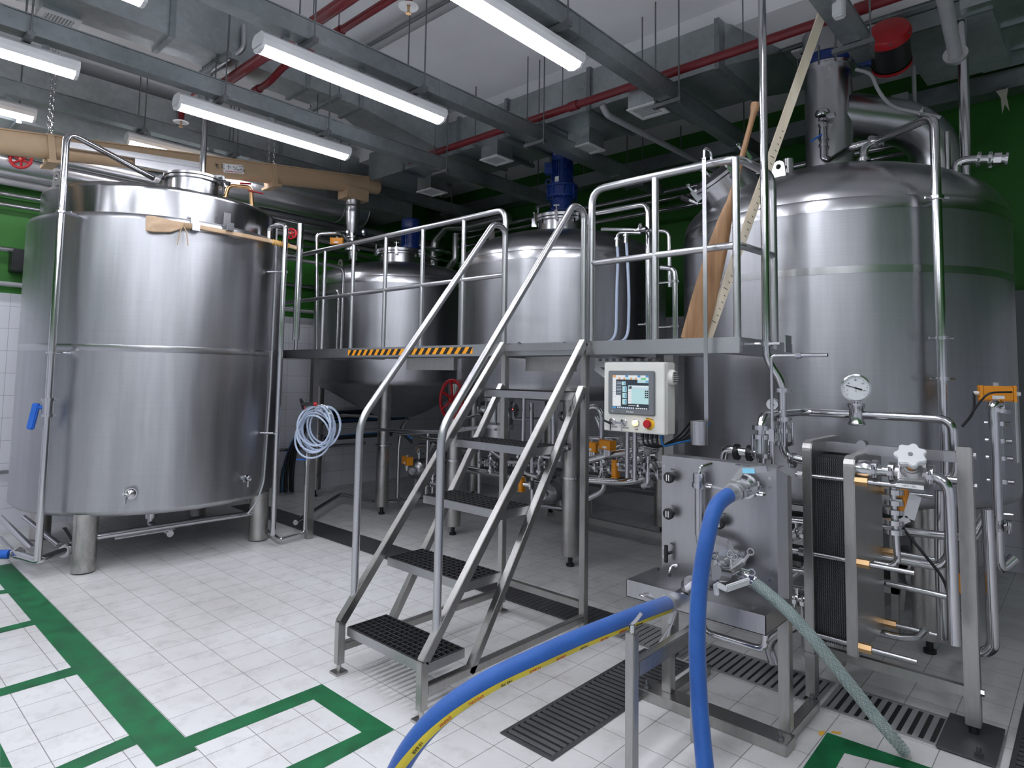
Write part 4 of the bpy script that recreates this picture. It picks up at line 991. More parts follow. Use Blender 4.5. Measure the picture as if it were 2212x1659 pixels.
# tan screw conveyor on chains
xc = -6.55
A, B = PX(0, 308, xc), PX(790, 402, xc)
dv = (B - A).normalized()
A = A - dv * 2.5
t = T('screw_conveyor', 'long tan grain conveyor trough hung on chains above the left tank, with a small sign', 'conveyor', (A + B) / 2)
up = V((1, 0, 0)).cross(dv).normalized(); up = up if up.z > 0 else -up
sx = V((1, 0, 0))
def trough(m, a, b, hw, h0, h1):
    prof = [(-hw, h1)] + [(-hw * math.cos(PI * i / 8), -h0 * (.35 + .65 * math.sin(PI * i / 8)) + .0) for i in range(9)] + [(hw, h1)]
    m.prism([a + sx * u + up * v for u, v in prof], b - a)
m = MB(); trough(m, A, B, .085, .095, .085); m.build('trough', MT['tan'], t, angle=30)
m = MB(); m.bar(A + up * .09, B + up * .09, .205, .012, up=up); m.build('cover', MT['tan'], t, smooth=False)
for px in (105, 585):
    c = PX(px, 320 if px < 200 else 388, xc); f = (c - A).dot(dv); c = A + dv * f
    m = MB(); m.bar(c + up * .10, c - up * .125, .215, .05, up=dv); m.bar(c - up * .125 + sx * .0, c - up * .15, .28, .09, up=dv)
    k = m.build('support_frame', MT['tan'], t, smooth=False)
    for s in (-.06, .06):
        m = MB(); z = c.z + .10; n = 0
        while z < ZC - .02 and n < 26:
            ax = (1, 0, 0) if n % 2 else (0, 1, 0)
            cc = V((c.x + s, c.y, z + .022)); R_ = .014
            a_, b_ = frame(V(ax)); pts = []
            for i in range(12):
                w = 2 * PI * i / 12; pts.append(cc + V((0, 0, 1)) * (.024 * math.sin(w)) + V(ax).cross(V((0, 0, 1))) * (.011 * math.cos(w)))
            m.tube(pts + [pts[0]], .0035, 0, 5, cap=False); z += .037; n += 1
        m.build('chain', MT['pipe'], k)
m = MB(); m.cyl(B - dv * .02, B + dv * .17, .085, n=24); m.build('end_drum', MT['tan'], t)
m = MB(); m.box(xc - .10, xc + .10, B.y - .32, B.y - .02, B.z - .22, B.z - .08); m.build('outlet_box', MT['tan'], t, smooth=False)
# the sign on the conveyor
s0, s1 = PX(483, 362, xc + .1), PX(527, 366, xc + .1)
c = (s0 + s1) / 2; c.x = xc + .0875
m = MB(); dy = (s1 - s0); L = dy.length; d = dy.normalized(); uu = V((1, 0, 0)).cross(d); uu = uu if uu.z > 0 else -uu
m.prism([c - d * L / 2 - uu * .045, c + d * L / 2 - uu * .045, c + d * L / 2 + uu * .045, c - d * L / 2 + uu * .045], (.002, 0, 0))
sg = m.build('sign_plate', MT['whiteink'], t, smooth=False)
text('lettering', 'モミトップ', .06, c + V((.003, 0, 0)) - d * .045 + uu * .01, d, uu, MT['ink'], sg)
text('lettering', 'M-100', .035, c + V((.003, 0, 0)) + d * L * .36 - uu * .012, d, uu, MT['ink'], sg)
m = MB(); m.prism([c + V((.0025, 0, 0)) + d * a_ + uu * b_ for a_, b_ in ((-L * .42, -.034), (L * .42, -.034), (L * .42, -.028), (-L * .42, -.028))], (.001, 0, 0)); m.build('red_line', MT['redink'], sg, smooth=False)
# steel strut channels lying along the conveyor
a, b = PX(140, 312, xc + .16), PX(435, 358, xc + .16)
m = MB(); m.bar(a, b, .04, .05); k = one('strut_channel', m, MT['foil'], 'pale blue-grey metal channel lying along the tan conveyor above the left tank', 'metal channel', smooth=False)
a, b = PX(290, 345, xc + .12), PX(435, 372, xc + .12)
one('strut_channel', MB().bar(a, b, .05, .11), MT['foil'], 'wide blue-grey metal sheet lying below the channel on the conveyor', 'metal channel', smooth=False)
# conveyor outlet pipe down into the small tank
q = PX(771, 430, -7.0); zt = B.z - .2; qx, qy = xc, B.y - .17
o_ = pipe('grain_drop_pipe', 'steel drop pipe from the tan conveyor end down into the small tank dome', [(qx, qy, zt - .42), (qx + .0, qy + .02, 2.95)], .05, 0, 'pipe')
MB().lathe([(.085, 0), (.085, -.06), (.075, -.08), (.085, -.1), (.075, -.13), (.085, -.16), (.075, -.3), (.055, -.42)], (qx, qy, zt), n=20).build('sleeve', MT['sheet'], o_)
for z in (zt - .47, zt - .62): MB().clamp((qx, qy + .005, z), (0, 0, 1), .055).build('clamp', MT['pipe'], o_)
# fittings beside the drop pipe
z = 3.28
o_ = pipe('cleaning_pipe', 'horizontal steel pipe with elbows crossing the conveyor drop pipe', [V((PD(684, 745, 7.2).x, PD(684, 745, 7.2).y, 1.82)), PD(684, 505, 7.2), PD(735, 503, 7.2), (qx + .05, qy - .07, PD(770, 503, 7.2).z), (qx + .16, qy + .02, PD(770, 503, 7.2).z)], .02, .06, clamps=[(PD(752, 503, 7.2), (.7, .7, 0)), (PD(786, 503, 7.15), (.7, .7, 0))])
p = PD(728, 521, 7.17)
def actuator(label, p, ax, s=1.0, mat='orange', group=None, name='valve_actuator', below=True):
    p, ax = V(p), V(ax).normalized(); up = V((0, 0, 1)); a = ax; b = up.cross(a).normalized()
    M = Matrix((a, b, up)).transposed()
    t = T(name, label, 'actuator', p, group)
    MB().cbox(p, .13 * s, .06 * s, .075 * s, ax=M).build('housing', MT[mat], t, bevel=.006 * s)
    for e in (-1, 1):
        m = MB(); m.cbox(p + a * (e * .068 * s), .012 * s, .064 * s, .08 * s, ax=M)
        for u in (-1, 1): m.bolt(p + a * (e * .074 * s) + up * (u * .03 * s) - b * .02 * s, a * e, .006 * s, .006)
        m.build('end_plate', MT[mat], t)
    MB().cyl(p + up * .037 * s, p + up * .055 * s, .014 * s, n=12).build('indicator', MT['greyplastic'], t)
    if below: MB().cyl(p - up * .10 * s, p - up * .037 * s, .014 * s, n=10).box(p.x - .03 * s, p.x + .03 * s, p.y - .008, p.y + .008, p.z - .09 * s, p.z - .037 * s).build('mount', MT['pipe'], t)
    MB().cbox(p - b * (.0305 * s if (p - b).length < (p + b).length else -.0305 * s) - up * .018 * s, .05 * s, .001, .016 * s, ax=M).build('label', MT['dial'], t)
    return t
actuator('yellow valve actuator on the pipe left of the small tank drop pipe', p, (.75, .66, 0), .9)
t = T('pipe_valve', 'brass and steel valve cluster with red lever above the right end of the left tank', 'valve', PD(520, 405, 7.2))
p = PD(520, 405, 7.2); MB().tube([p - V((.05, .15, .2)), p - V((.02, .12, 0)), p + V((.02, .1, .02)), p + V((.03, .12, -.2))], .022, .05, 10).build('body', MT['brass'], t)
MB().bar(p + V((.06, .05, -.03)), p + V((.1, .2, -.04)), .03, .012).bar(p + V((-.02, 0, .05)), p + V((.02, .10, .06)), .03, .012).build('lever', MT['red'], t)
# grey floor cabinet and cable bundle by the wall
p = PZ(586, 1076)
m = MB(); m.box(-7.97, -7.72, 3.70, 4.00, .0, 1.78); k = one('wall_cabinet', m, MT['cabinet'], 'narrow pale grey cabinet standing by the tiled wall right of the left tank', 'cabinet', bevel=.006)
MB().box(-7.99, -7.68, 3.67, 4.03, 1.78, 1.93).build('top_box', MT['cabinet'], k, bevel=.006)
t = T('cable_bundle', 'bundle of black and blue cables hanging down the wall beside the pale cabinet', 'cables', (-7.8, 4.3, 0))
for i in range(14):
    s = random.uniform(-.09, .09); u = random.uniform(-.04, .04); k = i / 14
    pts = [(-7.93, 6.3, .98 + s), (-7.93, 4.75, .97 + s), (-7.9 + u, 4.52 + s, .88 + s), (-7.85 + u, 4.33 + s * .6, .55 + k * .1), (-7.83 + u, 4.26 + s, .28), (-7.8 + u, 4.24 + s + .05 * k, .04)]
    MB().tube(pts, .011, .14, 6).build('cable', MT['bluecable'] if i % 6 == 0 else MT['cable'], t)

# ------------------------------------------------------------------ hose rack on the walkway post
hp = PD(693, 925, 6.35)
post = V((-5.66, 3.33, 0))
t = T('coiled_hose', 'coil of clear blue water hose hung on a hook below the walkway corner', 'hose', (post.x, post.y, .9))
vr = V((.738, .674, 0)); vf = V((.675, -.737, 0))   # across the view, towards the viewer
m = MB()
cx_ = PD(693, 893, 6.45)
for i in range(9):
    r = .155 + .03 * random.random(); dx = random.uniform(-.055, .05); dz = random.uniform(-.09, .01) - (r - .15); dd = .02 * i - .05
    c = cx_ + vr * dx + V((0, 0, dz - .10)) + vf * dd
    pts = []
    for k in range(33):
        w = 2 * PI * k / 32; pts.append(c + vr * (r * .92 * math.cos(w)) + V((0, 0, 1)) * (r * 1.12 * math.sin(w)) + vf * (.03 * math.sin(2 * w + i)))
    m.tube(pts, .0095, 0, 8)
m.build('coil', MT['hose_clear'], t)
m = MB(); c = cx_ + vr * .05 + vf * .05
m.tube([post + V((0, .03, 1.12)), c + V((0, 0, .02)), c + vf * .12 + V((0, 0, .05))], .007, .03, 8)
m.tube([c + vr * (.07 * math.cos(PI * k / 10)) + V((0, 0, .02 + .07 * math.sin(PI * k / 10))) + vf * .10 for k in range(11)], .006, 0, 8)
m.tube([c + vr * (.07 * math.cos(PI * k / 10)) + V((0, 0, -.03 + .06 * math.sin(PI * k / 10))) + vf * .02 for k in range(11)], .006, 0, 8)
m.build('hook', MT['pipe'], t)
p = PD(668, 873, 6.35)
t = T('spray_gun', 'black and red spray gun hung beside the coiled blue hose', 'spray gun', p)
MB().bar(p - vr * .08 + V((0, 0, .0)), p + vr * .045, .03, .032).bar(p - vr * .075 + V((0, 0, .035)), p - vr * .05 - V((0, 0, .05)), .02, .03).bar(p - vr * .09 + V((0, 0, .03)), p - vr * .07 + V((0, 0, .045)), .03, .03).build('body', MT['black'], t, bevel=.006)
MB().cyl(p + vr * .045, p + vr * .075, .02, n=12).bar(p - vr * .06 - V((0, 0, .02)), p - vr * .04 - V((0, 0, .045)), .012, .02).build('nozzle_ring', MT['red'], t)
a = PZ(657, 1150, .06); b = PZ(605, 1165, .05)
o_ = pipe('water_pipe', 'thin steel standpipe with a blue lever tap beside the walkway corner post', [(a.x, a.y, 1.0), (a.x, a.y, .06), (b.x, b.y, .05), (b.x - .5, b.y + .1, .05)], .014, .03)
z = PD(657, 992, math.hypot(a.x, a.y)).z
v = MB().cyl((a.x, a.y, z - .05), (a.x, a.y, z + .05), .022, n=10).build('tap', MT['pipe'], o_)
MB().bar(V((a.x, a.y, z)) + vf * .03, V((a.x, a.y, z)) + vf * .03 - vr * .09, .015, .012).build('lever', MT['bluehandle'], v)
for zz in (.5, .75): MB().cyl((a.x, a.y, zz - .012), (a.x, a.y, zz + .012), .021, n=8).build('coupling', MT['pipe'], o_)
# ------------------------------------------------------------------ control panel under the walkway
cx0, cx1, cy0, cy1, cz0, cz1 = -2.142, -1.742, 3.15, 3.262, 1.285, 1.685
t = T('control_panel', 'cream control box with a lit touch screen under the walkway, red emergency button', 'control panel', ((cx0 + cx1) / 2, 3.2, cz0))
MB().box(cx0, cx1, cy0 + .018, cy1, cz0, cz1).build('enclosure', MT['cabinet'], t, bevel=.006)
MB().box(cx0, cx1 - .004, cy0, cy0 + .016, cz0 + .003, cz1 - .003).build('door', MT['cabinet'], t, bevel=.004)
fx = lambda f: cx0 + .4 * f
fz = lambda f: cz1 - .4 * f
bz = MB().box(fx(.087), fx(.85), cy0 - .012, cy0, fz(.745), fz(.125)).build('bezel', MT['bezel'], t, bevel=.005)
def flat(m, x0, x1, z0, z1, y): m.add([(x0, y, z0), (x1, y, z0), (x1, y, z1), (x0, y, z1)], [(0, 1, 2, 3)])
SCR = {k: emit('screen_' + k, c, s * .8, .02) for k, c, s in (('navy', (.01, .03, .06), .6), ('cyan', (.62, .95, 1.0), .85), ('white', (.92, .96, 1.0), .95), ('blue', (.10, .42, .85), .8), ('orange', (1.0, .50, .22), .85), ('green', (.25, .85, .45), .8), ('pale', (.70, .82, 1.0), .9), ('dark', (.02, .025, .03), .3))}
sx = lambda u: fx(.168 + u * (.76 - .168))
sz = lambda v: fz(.188 + v * (.665 - .188))
y = cy0 - .0125
m = MB(); keys = list(SCR)
def patch(u0, u1, v0, v1, k, l=1): m.mat(keys.index(k)); flat(m, sx(u0), sx(u1), sz(v1), sz(v0), y - .0003 * l)
patch(0, 1, 0, 1, 'navy', 0)
patch(0, 1, 0, .13, 'white')
for u0, u1, v0, v1, k in ((0, .1, 0, .075, 'orange'), (.36, .45, 0, .06, 'blue'), (.7, .78, 0, .06, 'blue'), (.92, 1, 0, .06, 'blue'), (.17, .23, .07, .13, 'orange'), (.31, .36, .07, .13, 'orange'), (.5, .56, .07, .13, 'orange'), (.63, .69, .07, .13, 'orange'), (.79, .93, .07, .13, 'green'), (.37, .48, .075, .13, 'cyan'), (.58, .62, .075, .13, 'cyan')): patch(u0, u1, v0, v1, k, 2)
patch(.7, 1, .13, .22, 'cyan'); patch(.92, 1, .16, .2, 'blue', 2)
patch(0, .1, .13, .62, 'white'); patch(0, .24, .6, .93, 'white')
for i in range(7): patch(0, .1, .19 + i * .075, .194 + i * .075, 'dark', 2)
for v0, v1, u0, u1 in ((.19, .30, .26, .37), (.33, .50, .28, .40), (.53, .68, .28, .40), (.71, .87, .28, .40)): patch(u0, u1, v0, v1, 'cyan'); patch(u1 - .05, u1 - .02, v0 + .02, v1 - .02, 'blue', 2)
for i in range(9): patch(.12, .25, .20 + i * .045, .215 + i * .045, 'pale', 1)
patch(.44, 1, .30, .84, 'cyan'); patch(.44, .54, .42, .84, 'white', 2); patch(.54, 1, .31, .35, 'white', 2)
for i in range(8): patch(.55 + i * .055, .59 + i * .055, .36, .41, 'pale', 2)
for i in range(5): patch(.44, .54, .48 + i * .07, .484 + i * .07, 'dark', 3)
for i in range(4):
    for j in range(2): patch(.9 + j * .05, .94 + j * .05, .44 + i * .06, .48 + i * .06, 'dark', 2)
patch(.46, .54, .32, .40, 'dark', 3); patch(.47, .5, .33, .36, 'pale', 4)
patch(0, .1, .94, 1, 'blue')
for i in range(9): patch(.13 + i * .055, .17 + i * .055, .945, .99, 'pale')
for i in range(6): patch(.65 + i * .055, .69 + i * .055, .955, .985, 'white')
patch(.45, .65, .885, .9, 'white'); patch(.68, .73, .86, .92, 'white')
m.build('screen', list(SCR.values()), bz, smooth=False)
MB().box(fx(.80), fx(.825), y - .001, cy0, fz(.55), fz(.38)).build('slot_cover', MT['bezel'], bz, smooth=False)
text('lettering', 'Pro-face', .014, (fx(.46), cy0 - .013, fz(.705)), (1, 0, 0), (0, 0, 1), MT['whiteink'], bz)
MB().cyl((fx(.165), cy0 - .013, fz(.705)), (fx(.165), cy0 - .012, fz(.705)), .003, n=10).build('status_light', MT['whiteink'], bz)
zb = fz(.855)
for f, say in ((.155, 'KL. PUMP'), (.345, 'KL. RAKE')):
    m = MB(); m.lathe([(.021, 0), (.021, .006), (.016, .009), (.013, .022), (0, .024)], (fx(f), cy0, zb), (0, -1, 0), 20); k = m.build('key_switch', MT['pipe'], t)
    m = MB(); m.cbox((fx(f) - .018, cy0 - .03, zb - .004), .05, .004, .012, ax=Matrix.Rotation(.35 if f < .2 else 0, 3, 'Y')); m.cbox((fx(f) + .002, cy0 - .028, zb - .03), .006, .003, .035); m.build('key', MT['black'] if f < .2 else MT['pipe'], k)
    text('lettering', say, .009, (fx(f) + .012, cy0 - .0008, fz(.935)), (1, 0, 0), (0, 0, 1), MT['ink'], t)
text('lettering', 'LAMP', .009, (fx(.55), cy0 - .0008, fz(.945)), (1, 0, 0), (0, 0, 1), MT['ink'], t)
MB().lathe([(.021, 0), (.021, .006), (.017, .008)], (fx(.545), cy0, zb), (0, -1, 0), 20).build('lamp_ring', MT['pipe'], t)
MB().lathe([(.016, .006), (.016, .02), (.011, .028), (0, .03)], (fx(.545), cy0, zb), (0, -1, 0), 20).build('lit_button', MT['lamp'], t)
k = MB().lathe([(.033, 0), (.033, .003), (.030, .005), (0, .005)], (fx(.755), cy0, zb), (0, -1, 0), 28).build('emergency_plate', MT['yellow'], t)
MB().lathe([(.014, .005), (.014, .016), (.022, .018), (.024, .028), (.020, .036), (0, .038)], (fx(.755), cy0, zb), (0, -1, 0), 24).build('emergency_stop', MT['red'], k)
text('lettering', 'EMERGENCY', .009, (fx(.77), cy0 - .0056, zb + .0265), (1, 0, -.15), (.15, 0, 1), MT['ink'], k)
text('lettering', 'STOP', .008, (fx(.755), cy0 - .0056, zb - .028), (1, 0, 0), (0, 0, 1), MT['ink'], k)
k = MB().lathe([(.044, 0), (.044, .012), (.036, .026), (0, .03)], (cx1, 3.215, fz(.21)), (1, 0, 0), 28).build('sounder', MT['cabinet'], t)
m = MB()
for i in range(5): m.box(cx1 + .024, cx1 + .031, 3.19, 3.24, fz(.21) - .025 + i * .012, fz(.21) - .021 + i * .012)
m.build('slot', MT['black'], k, smooth=False)
for x in (-2.02, -1.97): MB().cyl((x, 3.21, 1.02), (x, 3.21, cz0), .013, n=12).build('conduit', MT['satin'], t)
MB().bar((-1.87, 3.262, 1.5), (-1.87, 3.42, 1.5), .06, .08).build('mount', MT['frame'], t)
t = T('panel_cables', 'black and blue cables hanging in loops below the cream control box', 'cables', (-1.85, 3.2, 1.1))
for i in range(5):
    x = -1.92 + i * .03
    MB().cyl((x, 3.21, cz0 - .025), (x, 3.21, cz0), .011, n=8).tube([(x, 3.21, cz0 - .01), (x + .0, 3.22, cz0 - .07), (x + .05, 3.30, cz0 - .09 + i * .01), (x + .10, 3.45, cz0 - .03), (x + .1, 3.6, cz0 + .05)], .006, .05, 6).build('cable', MT['bluecable'] if i == 4 else MT['cable'], t)
t = T('cable_basket', 'pale ribbed cable tray hung beneath the walkway left of the control box', 'cable tray', (-2.2, 3.6, 1.6))
m = MB(); m.box(-2.42, -1.95, 3.45, 3.50, 1.66, 1.70)
for i in range(9): m.box(-2.41 + i * .052, -2.385 + i * .052, 3.44, 3.51, 1.70, 1.715)
m.build('rung_strip', MT['white'], t, smooth=False)
MB().bar((-2.42, 3.47, 1.66), (-2.2, 3.47, 1.52), .03, .04).build('arm', MT['white'], t)

# ------------------------------------------------------------------ ladle, paddle, stick
yl = 3.212
a, b = PY(1521, 350, yl), PY(1526, 915, yl)
t = T('ladle', 'long steel dipping ladle hooked over the walkway rail, cup hanging beside the control box', 'ladle', (b.x, yl, b.z))
m = MB(); m.bar((a.x, yl, 2.80), (b.x, yl, b.z - .01), .022, .005, up=(0, 1, 0))
m.tube([(a.x, yl, 2.79), (a.x, yl + .005, 2.86), (a.x, yl + .09, 2.86), (a.x, yl + .095, 2.79)], .008, .05, 8)
m.build('handle', MT['band'], t)
c = PY(1513, 936, yl - .03); rr = .044
MB().lathe([(0, -.058), (rr, -.058), (rr, .064), (rr + .003, .066), (rr - .003, .066), (rr - .004, .06), (rr - .004, -.05), (0, -.05)], (c.x, yl - .045, c.z), n=28).build('cup', MT['band'], t)
# long paddle standing on the deck, leaning on the end rail
B, A = PY(1497, 731, 3.52), PY(1634, 222, 3.70)
B = V((B.x, 3.52, ZP + .002))
d = (A - B).normalized()
t = T('mash_paddle', 'long varnished wooden paddle standing on the walkway, leaning beside the pine stick', 'paddle', B)
m = MB(); L = (A - B).length
sd = V((.738, .674, 0)); sd = (sd - d * sd.dot(d)).normalized(); nn = d.cross(sd)
sec = [(0, .075, .010), (.25, .075, .011), (.55, .062, .012), (.75, .042, .015), (.86, .022, .017), (.95, .017, .017), (L - .12, .0165, .0165), (L - .06, .020, .020), (L - .03, .030, .028), (L - .005, .030, .028), (L, .02, .018)]
vs = []; n = 12
for s_, w, h in sec:
    for j in range(n):
        q = 2 * PI * j / n; vs.append(B + d * s_ + sd * (w * math.cos(q)) + nn * (h * math.sin(q)))
fs = [(i * n + j, i * n + (j + 1) % n, (i + 1) * n + (j + 1) % n, (i + 1) * n + j) for i in range(len(sec) - 1) for j in range(n)] + [tuple(range(n))[::-1], tuple((len(sec) - 1) * n + j for j in range(n))]
m.add(vs, fs); m.build('paddle', MT['paddle'], t, angle=60)
B, A = PY(1526, 731, 3.60), PY(1776, 30, 3.98)
B = V((B.x, 3.60, ZP + .002)); d = (A - B).normalized()
t = T('measuring_stick', 'long bare pine stick with black depth marks leaning from walkway to the trunking', 'stick', B)
m = MB(); m.bar(B, A, .05, .024, up=nn); m.build('stick', MT['stick'], t, smooth=False)
sd = d.cross(nn).normalized(); m = MB()
fn = -nn if (-nn).dot(EYE - B) > 0 else nn
for i in range(30):
    s_ = .12 + i * .042; w = .012 if i % 5 else .026
    c = B + d * s_ + fn * .0126 + sd * (-.008 if i % 5 else 0)
    m.add([c - sd * w / 2 - d * .0022, c + sd * w / 2 - d * .0022 + d * .006, c + sd * w / 2 + d * .0022 + d * .006, c - sd * w / 2 + d * .0022], [(0, 1, 2, 3)])
m.build('depth_mark', MT['ink'], t, smooth=False)

# ------------------------------------------------------------------ pipework on and below the middle tanks
o_ = pipe('spray_pipe', 'bent steel pipe rising right of the middle tank with a square top bend', [PY(1290, 460, 4.6), PY(1400, 440, 4.6), PY(1402, 800, 4.6)], .025, .08)
p = PY(1402, 700, 4.6); MB().cyl(p - V((0, 0, .01)), p + V((0, 0, .01)), .04, n=12).cyl(p + V((-.1, 0, 0)), p, .008, n=8).build('bracket', MT['pipe'], o_)
o_ = pipe('cleaning_pipe', 'thin steel header pipe over the middle tank shoulder, feeding two clear hoses', [PY(1300, 495, 4.5), PY(1400, 497, 4.5), PY(1445, 500, 4.5), PY(1447, 620, 4.5)], .015, .05)
m = MB(); p = PY(1385, 497, 4.45); m.clamp(p, (1, 0, 0), .018); m.cyl(p + V((-.05, 0, 0)), p + V((.05, 0, 0)), .024, n=10); m.cyl(p, p + V((0, -.02, .05)), .012, n=8); m.build('valve', MT['pipe'], o_)
o_ = pipe('cleaning_pipe', 'short steel elbow pipe holding the left of two clear hoses', [PY(1385, 503, 4.4), PY(1334, 503, 4.4), PY(1333, 525, 4.4)], .014, .04)
for i, (pts, say) in enumerate((([(1333, 520), (1335, 560), (1332, 640), (1331, 735)], 'left of two clear blue hoses hanging down the middle tank'), ([(1352, 512), (1356, 570), (1359, 640), (1357, 735)], 'right of two clear blue hoses hanging down the middle tank'))):
    h = [PY(x, y, 4.36) for x, y in pts] + [V((PY(*pts[-1], 4.36).x, 4.1, 1.85))]
    o_ = one('clear_hose', MB().tube(h, .012, .12, 10), MT['hose_clear'], say, 'hose')
    MB().cyl(h[0] - V((0, 0, .05)), h[0] + V((0, 0, .03)), .016, n=10).cyl(h[0] + V((0, 0, .005)), h[0] + V((0, 0, .02)), .026, n=12).build('coupling', MT['pipe'], o_)
o_ = pipe('riser_pipe', 'steel pipe with a return bend in the dark gap between middle tank and largest tank', [PY(1428, 578, 4.3), PY(1458, 580, 4.3), PY(1459, 760, 4.3)], .02, .06)
for yy in (608, 705): p = PY(1458, yy, 4.3); MB().cyl(p + V((-.13, 0, 0)), p, .007, n=6).cyl(p - V((0, 0, .008)), p + V((0, 0, .008)), .03, n=12).build('bracket', MT['pipe'], o_)
for i, (yy, zz, r, say) in enumerate(((6.55, 3.86, .03, 'upper of three polished pipes along the green end wall behind the rails'), (6.55, 3.74, .024, 'middle of three polished pipes along the green end wall behind the rails'), (6.5, 3.62, .028, 'lowest of three polished pipes along the green end wall behind the rails'))):
    a, b = PY(1100, (490, 502, 520)[i], yy), PY(1700, (352, 372, 398)[i], yy)
    z = (a.z + b.z) / 2
    pipe('end_wall_pipe', say, [(-7.2, yy, z), (-.9, yy, z)], r, 0, 'pipe', 'pipe', 'polished pipes along the end wall', n=14)
a = PY(960, 520, 6.6)
o_ = pipe('clad_pipe', 'silver-clad zigzag pipe bend on the end wall between the small and middle tanks', [PY(760, 520, 6.4), PY(935, 580, 6.4), PY(940, 520, 6.4), PY(965, 490, 6.4), PY(1010, 490, 6.4), PY(1100, 470, 6.4)], .065, .06, 'foil', n=16)
pipe('clad_pipe', 'short silver-clad pipe drop beside the zigzag bend on the end wall', [PY(984, 505, 6.4), PY(984, 560, 6.4), PY(960, 592, 6.4), PY(900, 592, 6.4)], .05, .06, 'foil', n=16)
p0 = PY(975, 862, 4.30)
t = handwheel('valve_handwheel', 'big red handwheel under the walkway, seen left of the stair handrail', p0, (-.10, -.99, .04), .185, spokes=6, tube=.017, stem=.20)
def gvalve(label, p, s=1.0, name='flanged_valve'):
    t = T(name, label, 'valve', p)
    m = MB(); m.lathe([(.14, -.30), (.14, -.27), (.10, -.27), (.10, -.16), (.14, -.16), (.14, -.13), (.11, -.11), (.11, .07), (.14, .08), (.14, .11), (0, .11)], p, n=28); m.build('body', MT['cast'], t)
    for i in range(6):
        w = i * PI / 3; MB().cyl(p + V((.125 * math.cos(w), .125 * math.sin(w), -.18)), p + V((.125 * math.cos(w), .125 * math.sin(w), .13)), .009, n=6).build('bolt', MT['galvrod'], t)
    for sgn in (-1, 1): MB().cyl(p + V((.1 * sgn, 0, 0)), p + V((.2 * sgn, -.02, 0)), .045, n=14).cyl(p + V((.18 * sgn, -.02, 0)), p + V((.2 * sgn, -.02, 0)), .07, n=14).build('side_port', MT['pipe'], t)
    return t
p = PY(1078, 885, 4.25); gvalve('flanged grey valve body below the middle tank, seen through the stairs', p)
g = 'steel pipes under the walkway'
UP = [
    ('steel pipe behind the stairs, level with the coiled hose and nearest the wall', [(738, 897), (822, 900)], 4.6, .02),
    ('long thin steel pipe under the small tank cone, upper of the pair', [(738, 924), (960, 935), (1034, 924)], 4.15, .016),
    ('thin steel pipe slanting from the small tank leg to the red handwheel', [(850, 938), (955, 932), (1040, 922)], 4.0, .014),
    ('steel outlet pipe elbow under the small tank cone tip', [(880, 905), (868, 920), (862, 960), (858, 1075)], 4.7, .024),
    ('steel pipe dropping behind the small tank leg to the floor', [(940, 955), (925, 970), (925, 1010)], 4.6, .026),
    ('steel pipe at pump height left of the stairs', [(905, 945), (955, 952), (1000, 950)], 4.5, .018),
    ('steel floor manifold pipe seen behind the lower treads', [(1000, 1010), (1060, 1022), (1140, 1034)], 4.6, .03),
    ('steel pipe crossing behind the fourth tread', [(1040, 960), (1100, 1000), (1200, 985)], 4.4, .02),
    ('upright steel pipe right of the grey flanged valve', [(1132, 860), (1130, 955), (1128, 1020), (1160, 1030)], 4.2, .018),
    ('second upright steel pipe right of the grey flanged valve', [(1148, 870), (1150, 1100)], 4.35, .02),
    ('steel pipe rising to the walkway beside the right stair post', [(1288, 900), (1300, 930), (1301, 1000)], 4.3, .02),
    ('bright steel pipe running back from the right stair post towards the largest tank', [(1268, 995), (1325, 980), (1420, 968)], 4.05, .026),
    ('curved steel pipe below the bright pipe behind the control box', [(1272, 995), (1285, 1010), (1350, 1015), (1420, 1010)], 4.15, .024),
    ('lower steel pipe loop near the floor behind the right stair post', [(1268, 1037), (1310, 1040), (1350, 1042), (1385, 1035), (1420, 1020)], 3.95, .024),
    ('steel pipe dropping below the yellow actuators to the floor rail', [(1305, 985), (1306, 1060), (1268, 1078)], 4.3, .022),
    ('steel pipe hidden behind the pair of uprights, curving to the cart', [(1368, 1000), (1400, 985), (1418, 985)], 3.9, .02),
]
for say, pts, y, r in UP: pipe('floor_pipe', say, [PY(a, b, y) for a, b in pts], r, .07, 'pipe', 'pipe', g)
a = PZ(585, 1095, .10); b = PZ(735, 1065, .10)
pipe('floor_pipe', 'steel pipe just above the floor, bending round under the small tank', [(-5.95, 3.35, .10), PZ(735, 1068, .10), PZ(812, 1087, .10), PZ(925, 1078, .10), PZ(1040, 1090, .1)], .026, .10, clamps=[(PZ(868, 1083, .10), (1, 0, 0))], group=g)
pipe('floor_pipe', 'fat grey pipe along the foot of the end wall, seen below the control box', [(-7.5, 6.6, .36), (-1.0, 6.6, .36)], .06, 0, 'sheet', group=g)
